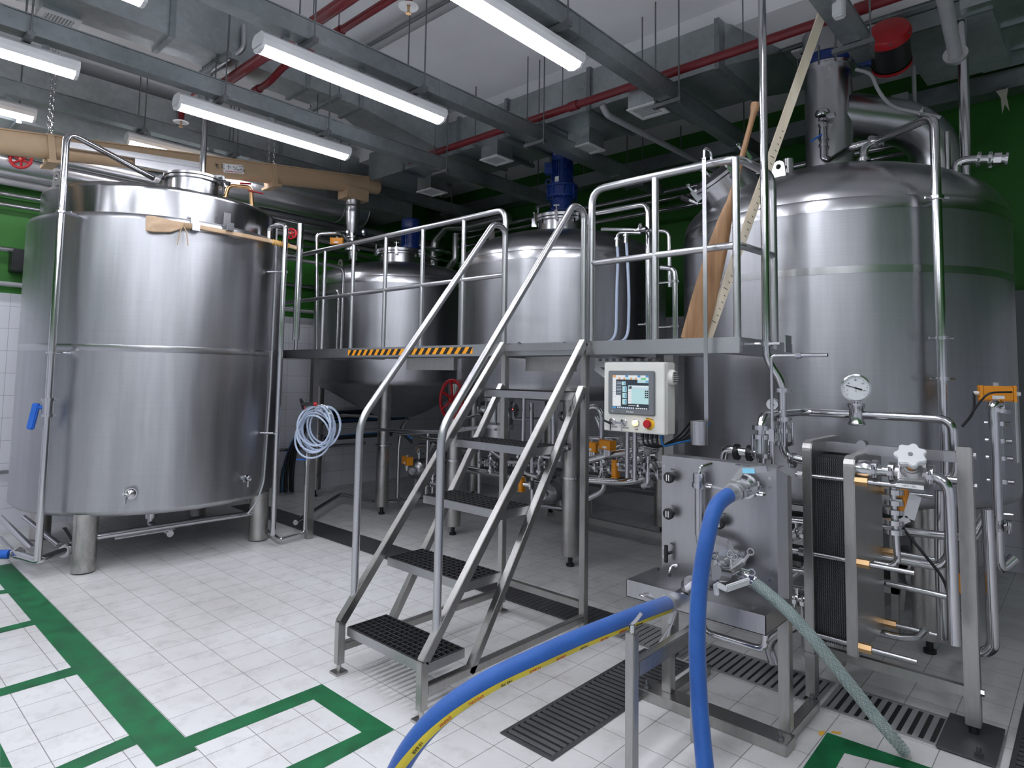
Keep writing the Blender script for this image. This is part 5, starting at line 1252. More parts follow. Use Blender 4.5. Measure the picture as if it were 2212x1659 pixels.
def pump(label, p, ax, s=1.0):
    p, ax = V(p), V(ax).normalized(); a, b = frame(ax)
    t = T('pump', label, 'pump', (p.x, p.y, 0), 'steel pumps under the tanks')
    MB().lathe([(0, .17 * s), (.06 * s, .17 * s), (.12 * s, .13 * s), (.14 * s, .05 * s), (.14 * s, 0), (.11 * s, -.02 * s)], p, ax, 32).build('volute', MT['band'], t)
    MB().lathe([(.11 * s, -.02 * s), (.12 * s, -.05 * s), (.12 * s, -.34 * s), (.1 * s, -.37 * s), (0, -.37 * s)], p, ax, 28).build('motor', MT['cast'], t)
    MB().cyl(p + ax * .15 * s, p + ax * .30 * s, .03 * s, n=14).cyl(p + ax * .24 * s, p + ax * .26 * s, .05 * s, n=14).cyl(p + V((0, 0, .1 * s)), p + V((0, 0, .26 * s)), .028 * s, n=14).clamp(p + V((0, 0, .2 * s)), (0, 0, 1), .028 * s).build('port', MT['pipe'], t)
    m = MB(); q = p - ax * .12 * s
    for u in (-1, 1):
        e = V((q.x, q.y, 0)) + a * (u * .1 * s)
        m.bar(q + a * (u * .07 * s) - V((0, 0, .08 * s)), (e.x, e.y, 0), .03, .03, up=ax)
    m.build('stand', MT['frame'], t)
    return t
p = PZ(905, 1075, 0); p = PD(905, 1012, math.hypot(p.x, p.y)); pump('pump with round steel casing under the small tank, beside a yellow actuator', p, (.5, -.85, 0), .95)
p = PZ(1185, 1120, 0); p = PD(1190, 1062, math.hypot(p.x, p.y)); pump('pump with round steel casing behind the right stair stringers', p, (.3, -.95, 0), 1.0)
ag = 'orange valve actuators on the pipework'
for px, py, y, s, say, ax in ((880, 995, 4.62, 1.15, 'orange valve actuator over the pump under the small tank', (.9, -.3, 0)), (1127, 1046, 4.25, .9, 'orange valve actuator seen upright between the stair stringers', (.2, .2, 1)),
                              (1279, 965, 4.2, 1.0, 'left orange valve actuator of the pair behind the right stair post', (.9, -.2, 0)), (1312, 961, 4.0, .9, 'right orange valve actuator of the pair behind the right stair post', (.9, -.3, 0)), (1330, 1013, 3.9, 1.0, 'lowest orange valve actuator below the control box', (.25, -.1, 1))):
    p = PY(px, py, y)
    if abs(ax[2]) > .5:
        t = T('valve_actuator', say, 'actuator', p, ag); MB().box(p.x - .022, p.x + .022, p.y - .026, p.y + .026, p.z - .055, p.z + .055).build('housing', MT['orange'], t, bevel=.006); MB().box(p.x - .024, p.x + .024, p.y - .028, p.y + .028, p.z + .053, p.z + .062).build('end_plate', MT['orange'], t); MB().box(p.x - .024, p.x + .024, p.y - .028, p.y + .028, p.z - .062, p.z - .053).build('end_plate', MT['orange'], t); MB().cyl(p, p + V((.09, .04, 0)), .02, n=12).clamp(p + V((.08, .035, 0)), (.9, .4, 0), .024).build('mount', MT['pipe'], t)
    else: actuator(say, p, ax, s, group=ag)
# clusters of small valves on the manifold
for px, py, y, say in ((1372, 1005, 3.86, 'small steel valve cluster on the upright pipes below the control box'), (1232, 900, 4.5, 'small steel valve cluster between stair post and control box'), (1060, 1000, 4.5, 'small steel valve cluster seen between the third and fourth treads'), (1165, 1000, 4.4, 'small steel valve cluster right of the third tread'), (1400, 1020, 3.9, 'small steel valve cluster just left of the steel hose panel'), (1300, 1010, 4.1, 'small steel valve cluster behind the right stair post')):
    p = PY(px, py, y); t = T('valve_cluster', say, 'valve', p)
    m = MB(); m.cyl(p - V((.12, 0, 0)), p + V((.12, 0, 0)), .026, n=12)
    for u in (-.1, -.03, .04, .1): m.clamp(p + V((u, 0, 0)), (1, 0, 0), .026)
    m.cyl(p - V((0, 0, .1)), p + V((0, 0, .12)), .022, n=12).clamp(p + V((0, 0, .07)), (0, 0, 1), .022).clamp(p - V((0, 0, .07)), (0, 0, 1), .022)
    m.cyl(p + V((.07, 0, 0)), p + V((.07, -.06, .05)), .016, n=10)
    m.build('body', MT['pipe'], t); MB().ball(p + V((.07, -.07, .06)), .026).build('knob', MT['pipe'], t); MB().cyl(p + V((0, 0, .12)), p + V((0, 0, .16)), .03, n=14).build('bonnet', MT['greyplastic'], t)
p = PY(1108, 885, 4.15); one('proximity_sensor', MB().cbox(p, .09, .03, .02, rz=.2).cyl(p + V((.05, 0, 0)), p + V((.07, 0, 0)), .006, n=8), MT['black'], 'small black sensor with a red light beside the grey flanged valve', 'sensor')
MB().ball(p + V((.012, -.018, .004)), .005, 8).build('sensor_light', MT['led'], bpy.data.objects['proximity_sensor'])
# low stainless frame and foot behind the control box
a, b = PZ(1277, 1128), PZ(1418, 1150)
t = T('pipe_stand', 'thin steel pipe stand with a round foot on the floor behind the right stair post', 'stand', a)
MB().lathe([(0, .03), (.02, .03), (.05, .006), (.055, 0), (0, 0)], a, n=20).build('foot', MT['pipe'], t); MB().cyl(a + V((0, 0, .02)), a + V((0, 0, .30)), .011, n=10).bar(a + V((-.1, -.2, .3)), a + V((.1, .5, .3)), .03, .03).build('post', MT['frame'], t)
one('skid_rail', MB().bar((-4.4, 5.55, .12), (-2.9, 5.45, .12), .05, .06), MT['frame'], 'square steel skid rail low behind the right stair post', 'rail', smooth=False)
m = MB(); m.box(-2.95, -2.0, 6.1, 6.14, .82, .86)
p = PY(1459, 960, 4.1); 
t = T('pierced_panel', 'small pierced steel panel in the gap beside the largest tank, below the control box', 'panel', p)
m = MB(); m.cbox(p, .14, .01, .12, rz=-.1); m.build('plate', MT['sheet'], t); m = MB()
for i in range(6):
    for j in range(4): m.cbox(p + V((-.055 + i * .022 + random.uniform(-.003, .003), -.0065, -.045 + j * .028)), .008, .001, .016)
m.build('slot', MT['whiteink'], t, smooth=False)
# more of the crowded pipework seen between stairs, tank legs and control box
UP2 = [
    ('fat polished header pipe low behind the red handwheel', [(900, 975), (905, 962), (935, 962), (1030, 972)], 4.75, .03),
    ('upright polished pipe between the grey valve and the third tread', [(1035, 930), (1035, 1065)], 4.9, .024),
    ('fat polished pipe level behind the third tread', [(990, 1012), (1090, 1030), (1180, 1046)], 5.3, .035),
    ('thin pipe curving under the middle tank right of the red handwheel', [(1000, 905), (1040, 895), (1100, 905), (1190, 905)], 4.6, .014),
    ('polished U pipe just left of the right stair post', [(1165, 905), (1165, 985), (1200, 990), (1200, 880)], 4.3, .018),
    ('upright polished pipe behind the top tread', [(1195, 862), (1196, 1010)], 4.15, .02),
    ('polished pipe looping right of the stair post, below the walkway', [(1275, 880), (1290, 878), (1300, 895), (1300, 945)], 4.05, .02),
    ('polished pipe across the dark gap below the control box, upper', [(1268, 945), (1340, 950), (1420, 945)], 4.4, .018),
    ('polished pipe behind the pair of orange actuators', [(1268, 975), (1330, 965), (1345, 960), (1420, 952)], 4.5, .016),
    ('polished drop pipe with elbow left of the cart, near the floor', [(1400, 985), (1400, 1045), (1388, 1050)], 3.85, .02),
    ('polished floor rail pipe behind the pump and stair stringers', [(1130, 1090), (1190, 1095), (1230, 1100)], 4.9, .018),
    ('upright pipe beside the small tank leg, left of the stairs', [(925, 930), (920, 1080)], 4.55, .02),
]
for say, pts, y, r in UP2: pipe('floor_pipe', say, [PY(a, b, y) for a, b in pts], r, .07, 'pipe', 'pipe', 'steel pipes under the walkway')
t = T('cable_run', 'black and blue cables strung under the small tank, right of the coiled hose', 'cables', PY(800, 940, 4.6))
for i, dz in enumerate((0, .012, .024, .036, -.01)):
    MB().tube([PY(700, 950, 4.7) + V((0, 0, dz)), PY(760, 945, 4.65) + V((0, 0, dz)), PY(870, 937, 4.6) + V((0, 0, dz)), PY(890, 950, 4.6) + V((0, 0, dz - .03))], .008, .06, 6).build('cable', MT['bluecable'] if i == 3 else MT['cable'], t)
for px, py, y, say in ((1120, 1000, 4.5, 'small steel valve cluster behind the second stringer'), (1210, 965, 4.3, 'small steel valve cluster just left of the right stair post'), (1345, 985, 4.2, 'small steel valve cluster between the uprights under the control box'), (935, 1045, 4.6, 'small steel valve cluster at the inlet of the pump under the small tank')):
    p = PY(px, py, y); t = T('valve_cluster', say, 'valve', p)
    m = MB(); m.cyl(p - V((.1, 0, 0)), p + V((.1, 0, 0)), .024, n=12)
    for u in (-.08, -.02, .05): m.clamp(p + V((u, 0, 0)), (1, 0, 0), .024)
    m.cyl(p - V((0, 0, .12)), p + V((0, 0, .10)), .02, n=12).clamp(p + V((0, 0, .06)), (0, 0, 1), .02)
    m.build('body', MT['pipe'], t); MB().cyl(p + V((0, 0, .10)), p + V((0, 0, .15)), .028, n=14).build('bonnet', MT['greyplastic'], t)
# ------------------------------------------------------------------ steel hose panel stand
px0, px1, py0, pz0, pz1 = -1.652, -1.078, 2.95, .625, 1.205
t = T('hose_station', 'upright steel hose panel on a square-tube stand with drip tray and black knobs', 'hose panel', (-1.37, 2.95, 0))
m = MB(); c = .035; dp = .10
m.box(px0, px1, py0, py0 + .003, pz0, pz1)
for x, s in ((px0, -1), (px1, 1)):
    w = .012 if s < 0 else .03
    m.add([(x, py0, pz0), (x + s * w, py0 + dp * .5, pz0), (x + s * w, py0 + dp * .5, pz1 - c), (x, py0, pz1)], [(0, 1, 2, 3)])
    m.add([(x + s * w, py0 + dp * .5, pz0), (x + s * w, py0 + dp, pz0), (x + s * w, py0 + dp, pz1 - c - .01), (x + s * w, py0 + dp * .5, pz1 - c)], [(0, 1, 2, 3)])
    m.add([(x, py0, pz1), (x + s * w, py0 + dp * .5, pz1 - c), (x + s * w, py0 + dp, pz1 - c - .01), (x, py0 + dp, pz1 - .02)], [(0, 1, 2, 3)])
m.box(px0, px1, py0 + .003, py0 + dp, pz1 - .004, pz1)
pan = m.build('panel', MT['sheet'], t, smooth=False)
tray = PZ(1390, 1254, .62)
ty0, tx0, tx1, tz0, tz1 = 2.72, -1.715, -1.045, .545, .625
m = MB()
m.box(tx0, tx1, ty0, py0 + .05, tz0, tz0 + .003); m.box(tx0, tx1, ty0, ty0 + .003, tz0, tz1); m.box(tx0, tx0 + .003, ty0, py0 + .05, tz0, tz1); m.box(tx1 - .003, tx1, ty0, py0 + .05, tz0, tz1); m.box(tx0, tx1, py0 + .047, py0 + .05, tz0, tz1)
m.build('drip_tray', MT['sheet'], t, smooth=False)
for x in (-1.63, -1.075):
    yl_ = py0 if x < -1.3 else py0 + .045
    MB().box(x - .025, x + .025, yl_, yl_ + .05, .05, tz0 if x < -1.3 else pz1 - .1).build('leg', MT['frame'], t, smooth=False, bevel=.003)
    MB().box(x - .025, x + .025, py0 + .055, 3.40, .0, .05).build('base_beam', MT['frame'], t, smooth=False, bevel=.003)
    MB().bolt((x, 3.36, .05), (0, 0, 1), .014, .012).cyl((x, 3.36, .05), (x, 3.36, .085), .008, n=8).build('anchor_bolt', MT['galvrod'], t)
MB().box(-1.755, -1.03, py0 - .06, py0 + .055, .0, .05).build('base_beam', MT['frame'], t, smooth=False, bevel=.003)
for x in (-1.72, -1.065): MB().bolt((x, py0 - .03, .05), (0, 0, 1), .016, .014).cyl((x, py0 - .03, .05), (x, py0 - .03, .09), .008, n=8).build('anchor_bolt', MT['galvrod'], t)
MB().tube([(-1.36, 2.80, tz0), (-1.36, 2.80, tz0 - .09), (-1.08, 2.80, tz0 - .09), (-1.08, 2.80, tz0)], .014, .06, 10).build('handle_bar', MT['pipe'], t)
for x, y in ((1436, 1006), (1664, 1033), (1664, 1053), (1436, 1183), (1436, 1202), (1664, 1232), (1664, 1254), (1423, 1229)):
    p = PY(x, y, py0); MB().bolt(p, (0, -1, 0), .008, .006).build('screw', MT['pipe'], t)
for x, y in ((1448, 1031), (1447, 1109), (1556, 1129)):
    p = PY(x, y, py0 - .03); m = MB(); m.lathe([(.012, -.03), (.012, 0), (.027, .004), (.028, .02), (.024, .026), (0, .027)], p, (0, -1, 0), 24)
    k = m.build('knob', MT['black'], t)
    MB().cbox(p + V((-.006, -.028, 0)), .004, .002, .03).cbox(p + V((.006, -.028, 0)), .004, .002, .03).build('mark', MT['whiteink'], k)
p = PY(1449, 1193, py0); MB().cyl(p, p + V((0, -.035, 0)), .008, n=10).cbox(p + V((-.003, -.042, 0)), .018, .014, .085).build('drain_handle', MT['black'], t, bevel=.005)
for s_, x, y, h in (('WORT', 1453, 1014, .0085), ('TOP', 1453, 1093, .008), ('WATER', 1561, 1109, .0085), ('DRAIN', 1453, 1175, .009), ('WORT OUTLET', 1604, 1005, .010)):
    text('lettering', s_, h, PY(x, y, py0 - .0012), (1, 0, 0), (0, 0, 1), MT['ink'], pan)
# upright flow glass on the panel
a, b = PY(1510, 1022, py0 - .05), PY(1506, 1155, py0 - .05)
m = MB(); m.cyl((a.x, py0 - .05, b.z), (a.x, py0 - .05, a.z - .05), .021, n=18); k = m.build('flow_tube', MT['band'], t)
MB().cyl((a.x, py0 - .05, a.z - .07), (a.x, py0 - .05, a.z), .029, n=20).clamp((a.x, py0 - .05, a.z - .055), (0, 0, 1), .02).build('flow_tube_cap', MT['pipe'], k)
MB().cyl((a.x, py0 - .05, b.z - .09), (a.x, py0 - .05, b.z), .007, .018, n=14).build('flow_tube_tip', MT['pipe'], k)
MB().tube([(a.x, py0 - .05, a.z), (a.x + .01, py0 - .05, a.z + .03), (a.x + .04, py0, a.z + .045)], .009, .02, 8).build('elbow', MT['pipe'], k)
MB().tube([PY(1446, 1245, 2.9), PY(1446, 1232, 2.9), PY(1452, 1222, 2.93), PY(1463, 1222, 2.945)], .008, .02, 8).build('spout', MT['pipe'], t)

# ------------------------------------------------------------------ hoses with their couplings and valves
def camlock(t, p, d, r, arms=True):
    """hose tail, clamps and cam-lever coupling along d"""
    p, d = V(p), V(d).normalized(); a, b = frame(d)
    m = MB(); m.cyl(p, p + d * .05, r * 1.06, n=24); m.cyl(p + d * .042, p + d * .054, r * 1.25, n=24); m.cyl(p + d * .05, p + d * .13, r * 1.08, n=24); m.cyl(p + d * .066, p + d * .08, r * 1.32, n=24)
    k = m.build('coupling', MT['cast'], t)
    if arms:
        for s in (-1, 1):
            m = MB(); q = p + d * .073 + a * (s * r * 1.4)
            m.cbox(q, .02, .02, .03, ax=Matrix((a, b, d)).transposed()); e = q - d * .02 + a * (s * .06) + b * .01
            m.bar(q, e, .018, .010); m.torus(e + a * (s * .016), b, .018, .005, 16, 6)
            m.build('cam_lever', MT['pipe'], k)
    return k
def at_depth(x, y, dep):
    d = ray(x, y); f = V(ROT[2]); return EYE + d * (dep / d.dot(f))
# upper wort outlet: ball valve and lever, hose 2
p_out = PY(1618, 1047, py0)
h0 = at_depth(1576, 1068, 2.83)
d = (p_out - h0).normalized()
t = T('panel_valve', 'upper lever valve on the steel panel, with a flat handle and blue tag', 'valve', p_out)
m = MB(); m.cyl(p_out + V((0, .0, 0)), p_out - d * .07, .034, n=20).clamp(p_out - d * .03, d, .034).cyl(p_out - d * .075, p_out - d * .04, .045, n=20); m.build('body', MT['pipe'], t)
hb = PY(1585, 1042, 2.88); he = PY(1657, 1013, 2.86); hm = PY(1602, 1017, 2.87)
m = MB(); up = V((0, -1, 0)); m.bar(hb, hm, .03, .006, up=(0, -1, .3)); m.bar(hm - V((.005, 0, 0)), he, .006, .028, up=(.1, -.3, 1)); m.cyl(hb - V((0, 0, .02)), hb + V((0, 0, .012)), .012, n=10)
m.cyl(hb, p_out - d * .055, .01, n=8); k = m.build('lever', MT['cast'], t)
g0 = (hm * .7 + he * .3) + V((.0, -.006, -.002)); MB().cbox(g0, .055, .002, .022, ax=Matrix.Rotation(-.08, 3, 'Y')).build('tag', plain('cyan_tag', (.25, .62, .80), .4), k)
# fabric covered blue hoses
def hose_path(pts):
    pts = [V(p) for p in pts]; out = []
    for i in range(len(pts) - 1):     # Catmull-Rom
        p0 = pts[max(i - 1, 0)]; p1 = pts[i]; p2 = pts[i + 1]; p3 = pts[min(i + 2, len(pts) - 1)]
        for k in range(10):
            u = k / 10; out.append(.5 * ((2 * p1) + (p2 - p0) * u + (2 * p0 - 5 * p1 + 4 * p2 - p3) * u * u + (3 * p1 - p0 - 3 * p2 + p3) * u ** 3))
    return out + [pts[-1]]
def blue_mat():
    m, nt, b = new_mat('blue_woven_hose')
    n = N(nt, 'ShaderNodeTexNoise', Scale=260.0, Detail=3.0); nt.links.new(coords(nt, 'World'), n.inputs['Vector'])
    n2 = N(nt, 'ShaderNodeTexNoise', Scale=9.0, Detail=5.0); nt.links.new(coords(nt, 'World'), n2.inputs['Vector'])
    mx = nt.nodes.new('ShaderNodeMath'); mx.operation = 'MULTIPLY_ADD'; mx.inputs[1].default_value = .6; nt.links.new(n.outputs['Fac'], mx.inputs[0])
    h = nt.nodes.new('ShaderNodeMath'); h.operation = 'MULTIPLY'; h.inputs[1].default_value = .4; nt.links.new(n2.outputs['Fac'], h.inputs[0]); nt.links.new(h.outputs[0], mx.inputs[2])
    nt.links.new(ramp(nt, mx.outputs[0], [(.3, (.004, .058, .27)), (.7, (.009, .105, .40))]), b.inputs['Base Color'])
    b.inputs['Roughness'].default_value = .62; b.inputs['Sheen Weight'].default_value = .25
    bp = N(nt, 'ShaderNodeBump', Strength=.25, Distance=.001); nt.links.new(n.outputs['Fac'], bp.inputs['Height']); nt.links.new(bp.outputs[0], b.inputs['Normal'])
    return m
MT['bluehose'] = blue_mat()
HR = .034
path2 = hose_path([h0, at_depth(1547, 1095, 2.76), at_depth(1528, 1160, 2.70), at_depth(1512, 1260, 2.67), at_depth(1506, 1380, 2.62), at_depth(1511, 1520, 2.54), at_depth(1524, 1670, 2.42)])
dq = (path2[-1] - path2[-3]).normalized(); q = path2[-1]; path2 += hose_path([q, V((q.x + .02, q.y - .05, HR + .012)), V((q.x + .08, q.y - .22, HR + .002)), V((q.x + .2, q.y - .6, HR + .002)), V((q.x + .15, q.y - 1.2, HR + .002))])[1:]
t = T('delivery_hose', 'blue hose hanging straight down in front of the steel panel', 'hose', path2[-1])
MB().tube(path2, HR, 0, 24).build('hose', MT['bluehose'], t)
camlock(t, h0 - d * .012, d, HR)
# hose 1
e1 = at_depth(1440, 1306, 2.90)
path1 = hose_path([e1, at_depth(1395, 1322, 2.70), at_depth(1320, 1352, 2.52), at_depth(1240, 1385, 2.38), at_depth(1150, 1426, 2.26), at_depth(1050, 1475, 2.17), at_depth(960, 1536, 2.12), at_depth(895, 1605, 2.11), at_depth(852, 1680, 2.13), at_depth(825, 1760, 2.18)])
nst = len(path1); q = path1[-1]; path1 += hose_path([q, V((q.x + .02, q.y - .12, .037)), V((q.x + .1, q.y - .5, .037)), V((q.x + .3, q.y - 1.1, .037))])[1:]
t = T('delivery_hose', 'blue hose with a yellow printed stripe arching across the foreground', 'hose', (path1[-1].x, path1[-1].y, 0))
HR1 = .036
m = MB().tube(path1, HR1, 0, 28)
hz = m.build('hose', MT['bluehose'], t)
def along(path):
    L = [0]
    for a, b in zip(path, path[1:]): L.append(L[-1] + (b - a).length)
    return L
def stripe(path, r, side, w, k=5):
    """band of half-angle w on the hose at direction 'side' (function of point, tangent)"""
    m = MB(); vs = []; N_ = len(path)
    for i, p in enumerate(path):
        tt = (path[min(i + 1, N_ - 1)] - path[max(i - 1, 0)]).normalized(); s = side(p, tt); s = (s - tt * s.dot(tt)).normalized(); b = tt.cross(s)
        for j in range(k):
            q = -w + 2 * w * j / (k - 1); vs.append(p + (s * math.cos(q) + b * math.sin(q)) * r)
    m.add(vs, [(i * k + j, i * k + j + 1, (i + 1) * k + j + 1, (i + 1) * k + j) for i in range(N_ - 1) for j in range(k - 1)])
    return m
def low_side(p, tt):
    v = (EYE - p).normalized(); s = v * .62 + V((0, 0, -1)) * .78 if False else None
    out = tt.cross(v).normalized(); out = out if out.z < 0 else -out      # lower silhouette as seen
    return v * .80 + out * .60
fixed = low_side(path1[45], (path1[46] - path1[44]).normalized())
def side1(p, tt):
    # the stripe keeps one line of the hose: below, turned a little towards the outside of the arch
    hor = tt.cross(V((0, 0, 1)))
    hor = hor.normalized() if hor.length > 1e-3 else V((1, 0, 0))
    dn = tt.cross(hor).normalized(); dn = dn if dn.z < 0 else -dn
    hor = hor if hor.dot(V((.67, -.74, 0))) > 0 else -hor
    f = min(1.0, (p - e1).length / 1.5)
    return dn * (.62 - .34 * f) + hor * (.78 + .16 * f)
MT['stripe'] = plain('yellow_hose_stripe', (.62, .50, .03), .5, noise=.15)
st = stripe(path1[:nst - 2], HR1 + .0006, side1, .40).build('stripe', MT['stripe'], hz)
# printing on the stripe
Ls = along(path1)
def on_path(s):
    for i in range(len(Ls) - 1):
        if Ls[i + 1] >= s: f = (s - Ls[i]) / (Ls[i + 1] - Ls[i]); return path1[i] * (1 - f) + path1[i + 1] * f, (path1[i + 1] - path1[i]).normalized()
    return path1[-1], (path1[-1] - path1[-2]).normalized()
s = .35; k = 0
words = ['SPECIAL', '10 BAR', '145 PSI', 'HOSE', 'DRINK', '10 BAR', '145 PSI', 'SPECIAL', 'DRINK', '10 BAR', '145 PSI']
while s < Ls[-1] - .5 and k < 11:
    p, tt = on_path(s); sd = side1(p, tt); sd = (sd - tt * sd.dot(tt)).normalized()
    text('print', words[k], .016, p + sd * (HR1 + .0014), tt, -(sd.cross(tt)) if False else sd.cross(tt), MT['redink'] if k % 3 else MT['ink'], hz)
    s += .115; k += 1
dd = (e1 - path1[3]).normalized()
camlock(t, e1 - dd * .01, dd, HR1)
q = e1 + dd * .12
# lever under the coupling
m = MB(); m.bar(q + V((.0, 0, -.03)), q + V((-.01, -.02, -.10)), .035, .006).bar(q + V((-.01, -.02, -.10)), q + V((-.06, -.04, -.19)), .03, .006).bar(q + V((.02, -.02, -.03)), q + V((-.02, -.04, -.15)), .02, .006)
m.build('hose_lever', MT['cast'], t)
# lower valve group on the panel
p_low = PY(1592, 1205, py0)
t = T('panel_valve', 'lower cluster of chrome valves on the steel panel above the drip tray, joining three hoses', 'valve', p_low)
cs = at_depth(1556, 1228, 2.80)
ce = q + dd * .02
m = MB(); m.cyl(p_low, cs, .034, n=20).cyl(cs, ce, .035, n=20).clamp(cs + (ce - cs) * .25, ce - cs, .036).clamp(cs + (ce - cs) * .6, ce - cs, .036).clamp(p_low + (cs - p_low) * .35, cs - p_low, .036).cyl(cs - V((0, 0, .045)), cs + V((0, 0, .045)), .042, n=20)
m.build('body', MT['band'], t)
a = at_depth(1545, 1205, 2.74); b = at_depth(1600, 1213, 2.86)
MB().cyl(at_depth(1570, 1240, 2.74), at_depth(1600, 1215, 2.84), .024, n=18).cyl(at_depth(1548, 1236, 2.72), at_depth(1570, 1240, 2.74), .03, n=18).build('side_valve', MT['band'], t)
for x0, y0_, x1, y1_ in ((1553, 1235, 1545, 1207), (1580, 1225, 1578, 1203), (1605, 1215, 1618, 1197), (1600, 1230, 1618, 1235), (1565, 1210, 1580, 1205)):
    a, b = at_depth(x0, y0_, 2.74), at_depth(x1, y1_, 2.74); MB().cyl(a, b, .006, n=8).torus(b + (b - a).normalized() * .012, V((.3, -.9, .2)), .013, .004, 16, 6).build('wing_nut', MT['pipe'], t)
a, b, c = PY(1530, 1160, 2.9), PY(1573, 1175, 2.88), PY(1588, 1205, 2.86)
MB().bar(PY(1515, 1155, 2.9), b, .006, .045, up=(0, -.3, 1)).bar(b, c, .006, .03, up=(.5, -.3, 1)).cyl(PY(1588, 1190, 2.86), PY(1588, 1212, 2.86), .016, n=12).build('lever', MT['cast'], t)
a, b, c = at_depth(1548, 1262, 2.66), at_depth(1568, 1272, 2.66), at_depth(1618, 1255, 2.70)
MB().bar(a, b, .03, .02, up=(0, 0, 1)).bar(b, c, .012, .038, up=(.2, -.5, .8)).cyl(at_depth(1548, 1285, 2.68), at_depth(1546, 1262, 2.68), .012, n=10).build('lever', MT['white'], t, bevel=.004)
# clear braided hose
ch0 = at_depth(1622, 1254, 2.80)
end = PZ(1952, 1620, .028)
pathc = hose_path([ch0, at_depth(1650, 1275, 2.755), at_depth(1700, 1318, 2.70), at_depth(1750, 1372, 2.67), at_depth(1805, 1440, 2.66), at_depth(1870, 1522, 2.66), at_depth(1920, 1583, 2.655), end])
t = T('braided_hose', 'clear braided hose sloping from the steel panel valves down to the floor', 'hose', (end.x, end.y, 0))
def braid_mat():
    m, nt, b = new_mat('clear_green_hose'); b.inputs['Base Color'].default_value = (.40, .50, .49, 1); b.inputs['Roughness'].default_value = .22; b.inputs['Transmission Weight'].default_value = .45; b.inputs['IOR'].default_value = 1.3
    n = N(nt, 'ShaderNodeTexNoise', Scale=14.0); nt.links.new(coords(nt, 'World'), n.inputs['Vector']); nt.links.new(ramp(nt, n.outputs['Fac'], [(.3, (.32, .41, .40)), (.7, (.44, .53, .51))]), b.inputs['Base Color'])
    return m
hc = MB().tube(pathc, .0255, 0, 22, cap=False).build('hose', braid_mat(), t)
MT['braid'] = plain('braid_thread', (.60, .66, .64), .5)
def braid(path, r, strands, pitch, sgn):
    m = MB(); L = along(path); N_ = len(path)
    fr = []; a, b = frame((path[1] - path[0]))
    for i in range(N_):
        tt = (path[min(i + 1, N_ - 1)] - path[max(i - 1, 0)]).normalized(); a = (a - tt * a.dot(tt)).normalized(); fr.append((a.copy(), tt.cross(a)))
    for s in range(strands):
        pts = []; tot = L[-1]; n = int(tot / .0075); i = 0
        for q in range(n + 1):
            d_ = tot * q / n
            while i < N_ - 2 and L[i + 1] < d_: i += 1
            f = (d_ - L[i]) / max(1e-6, L[i + 1] - L[i]); p = path[i] * (1 - f) + path[i + 1] * f; A, B_ = fr[i]
            w = sgn * 2 * PI * d_ / pitch + 2 * PI * s / strands; pts.append(p + (A * math.cos(w) + B_ * math.sin(w)) * r)
        m.tube(pts, .00055, 0, 3, cap=False)
    return m
for sg in (1, -1): braid(pathc, .0258, 9, .085, sg).build('braid', MT['braid'], hc)
dd = (pathc[0] - pathc[4]).normalized()
MB().cyl(pathc[0] - dd * .02, pathc[0] - dd * .005, .029, n=20).cyl(pathc[0] - dd * .03, pathc[0] + dd * .06, .021, n=16).cyl(pathc[0] + dd * .03, pathc[0] + dd * .05, .028, n=16).cbox(pathc[0] - dd * .012 + V((0, -.02, .024)), .02, .014, .014).build('hose_clip', MT['pipe'], t)

# ------------------------------------------------------------------ hose support stand in the foreground
sx0, sy0 = -1.362, 2.202
zt = at_depth(1362, 1370, 2.45).z
y2 = PX(1503, 1390, sx0).y
t = T('hose_stand', 'square-tube hose support with a small hook, the nearest stand to the camera', 'stand', (sx0, sy0, 0))
for yy in (sy0, y2):
    MB().box(sx0 - .02, sx0 + .02, yy - .02, yy + .02, 0, zt).build('post', MT['frame'], t, smooth=False, bevel=.004)
MB().box(sx0 - .02, sx0 + .02, sy0 + .02, y2 - .02, zt - .17, zt - .13 + .02).build('cross_bar', MT['frame'], t, smooth=False, bevel=.004)
MB().cyl((sx0, sy0, zt), (sx0, sy0, zt + .03), .012, n=12).tube([(sx0, sy0, zt + .03), (sx0 + .012, sy0 + .008, zt + .045), (sx0 + .03, sy0 + .02, zt + .075)], .007, .01, 8).build('hook', MT['pipe'], t)

# ------------------------------------------------------------------ plate heat exchanger
t = T('plate_heat_exchanger', 'plate heat exchanger: dark ribbed plate pack clamped between two steel plates', 'heat exchanger', (-1.0, 3.66, 0))
ya, yb = 3.40, 3.92
def endplate(x0, x1, z0, z1, name):
    c = .05; poly = []
    for (cy, cz, a0) in ((ya + c, z1 - c, PI), (yb - c, z1 - c, PI / 2)):
        for i in range(7): w = a0 - (PI / 2) * i / 6; poly.append((x0, cy + c * math.cos(w), cz + c * math.sin(w)))
    poly += [(x0, yb, z0), (x0, ya, z0)]
    return MB().prism(poly, (x1 - x0, 0, 0)).build(name, MT['frame'], t, smooth=False, bevel=.004)
endplate(-1.115, -1.07, .26, 1.295, 'fixed_plate')
for yy in (ya + .03, yb - .03):
    MB().box(-1.115, -1.07, yy - .03, yy + .03, .05, .26).build('foot', MT['frame'], t, smooth=False); MB().cyl((-1.092, yy, 0), (-1.092, yy, .06), .02, n=14).build('foot_screw', MT['black'], t)
endplate(-.925, -.875, .30, 1.235, 'pressure_plate')
m = MB(); n = 30
for i in range(n):
    x = -1.067 + (.14) * i / (n - 1)
    m.mat(i % 2); e = .004 if i % 2 else .0
    m.box(x - .0018, x + .0018, ya + .04 + e, yb - .04 - e, .32 + e, 1.215 - e)
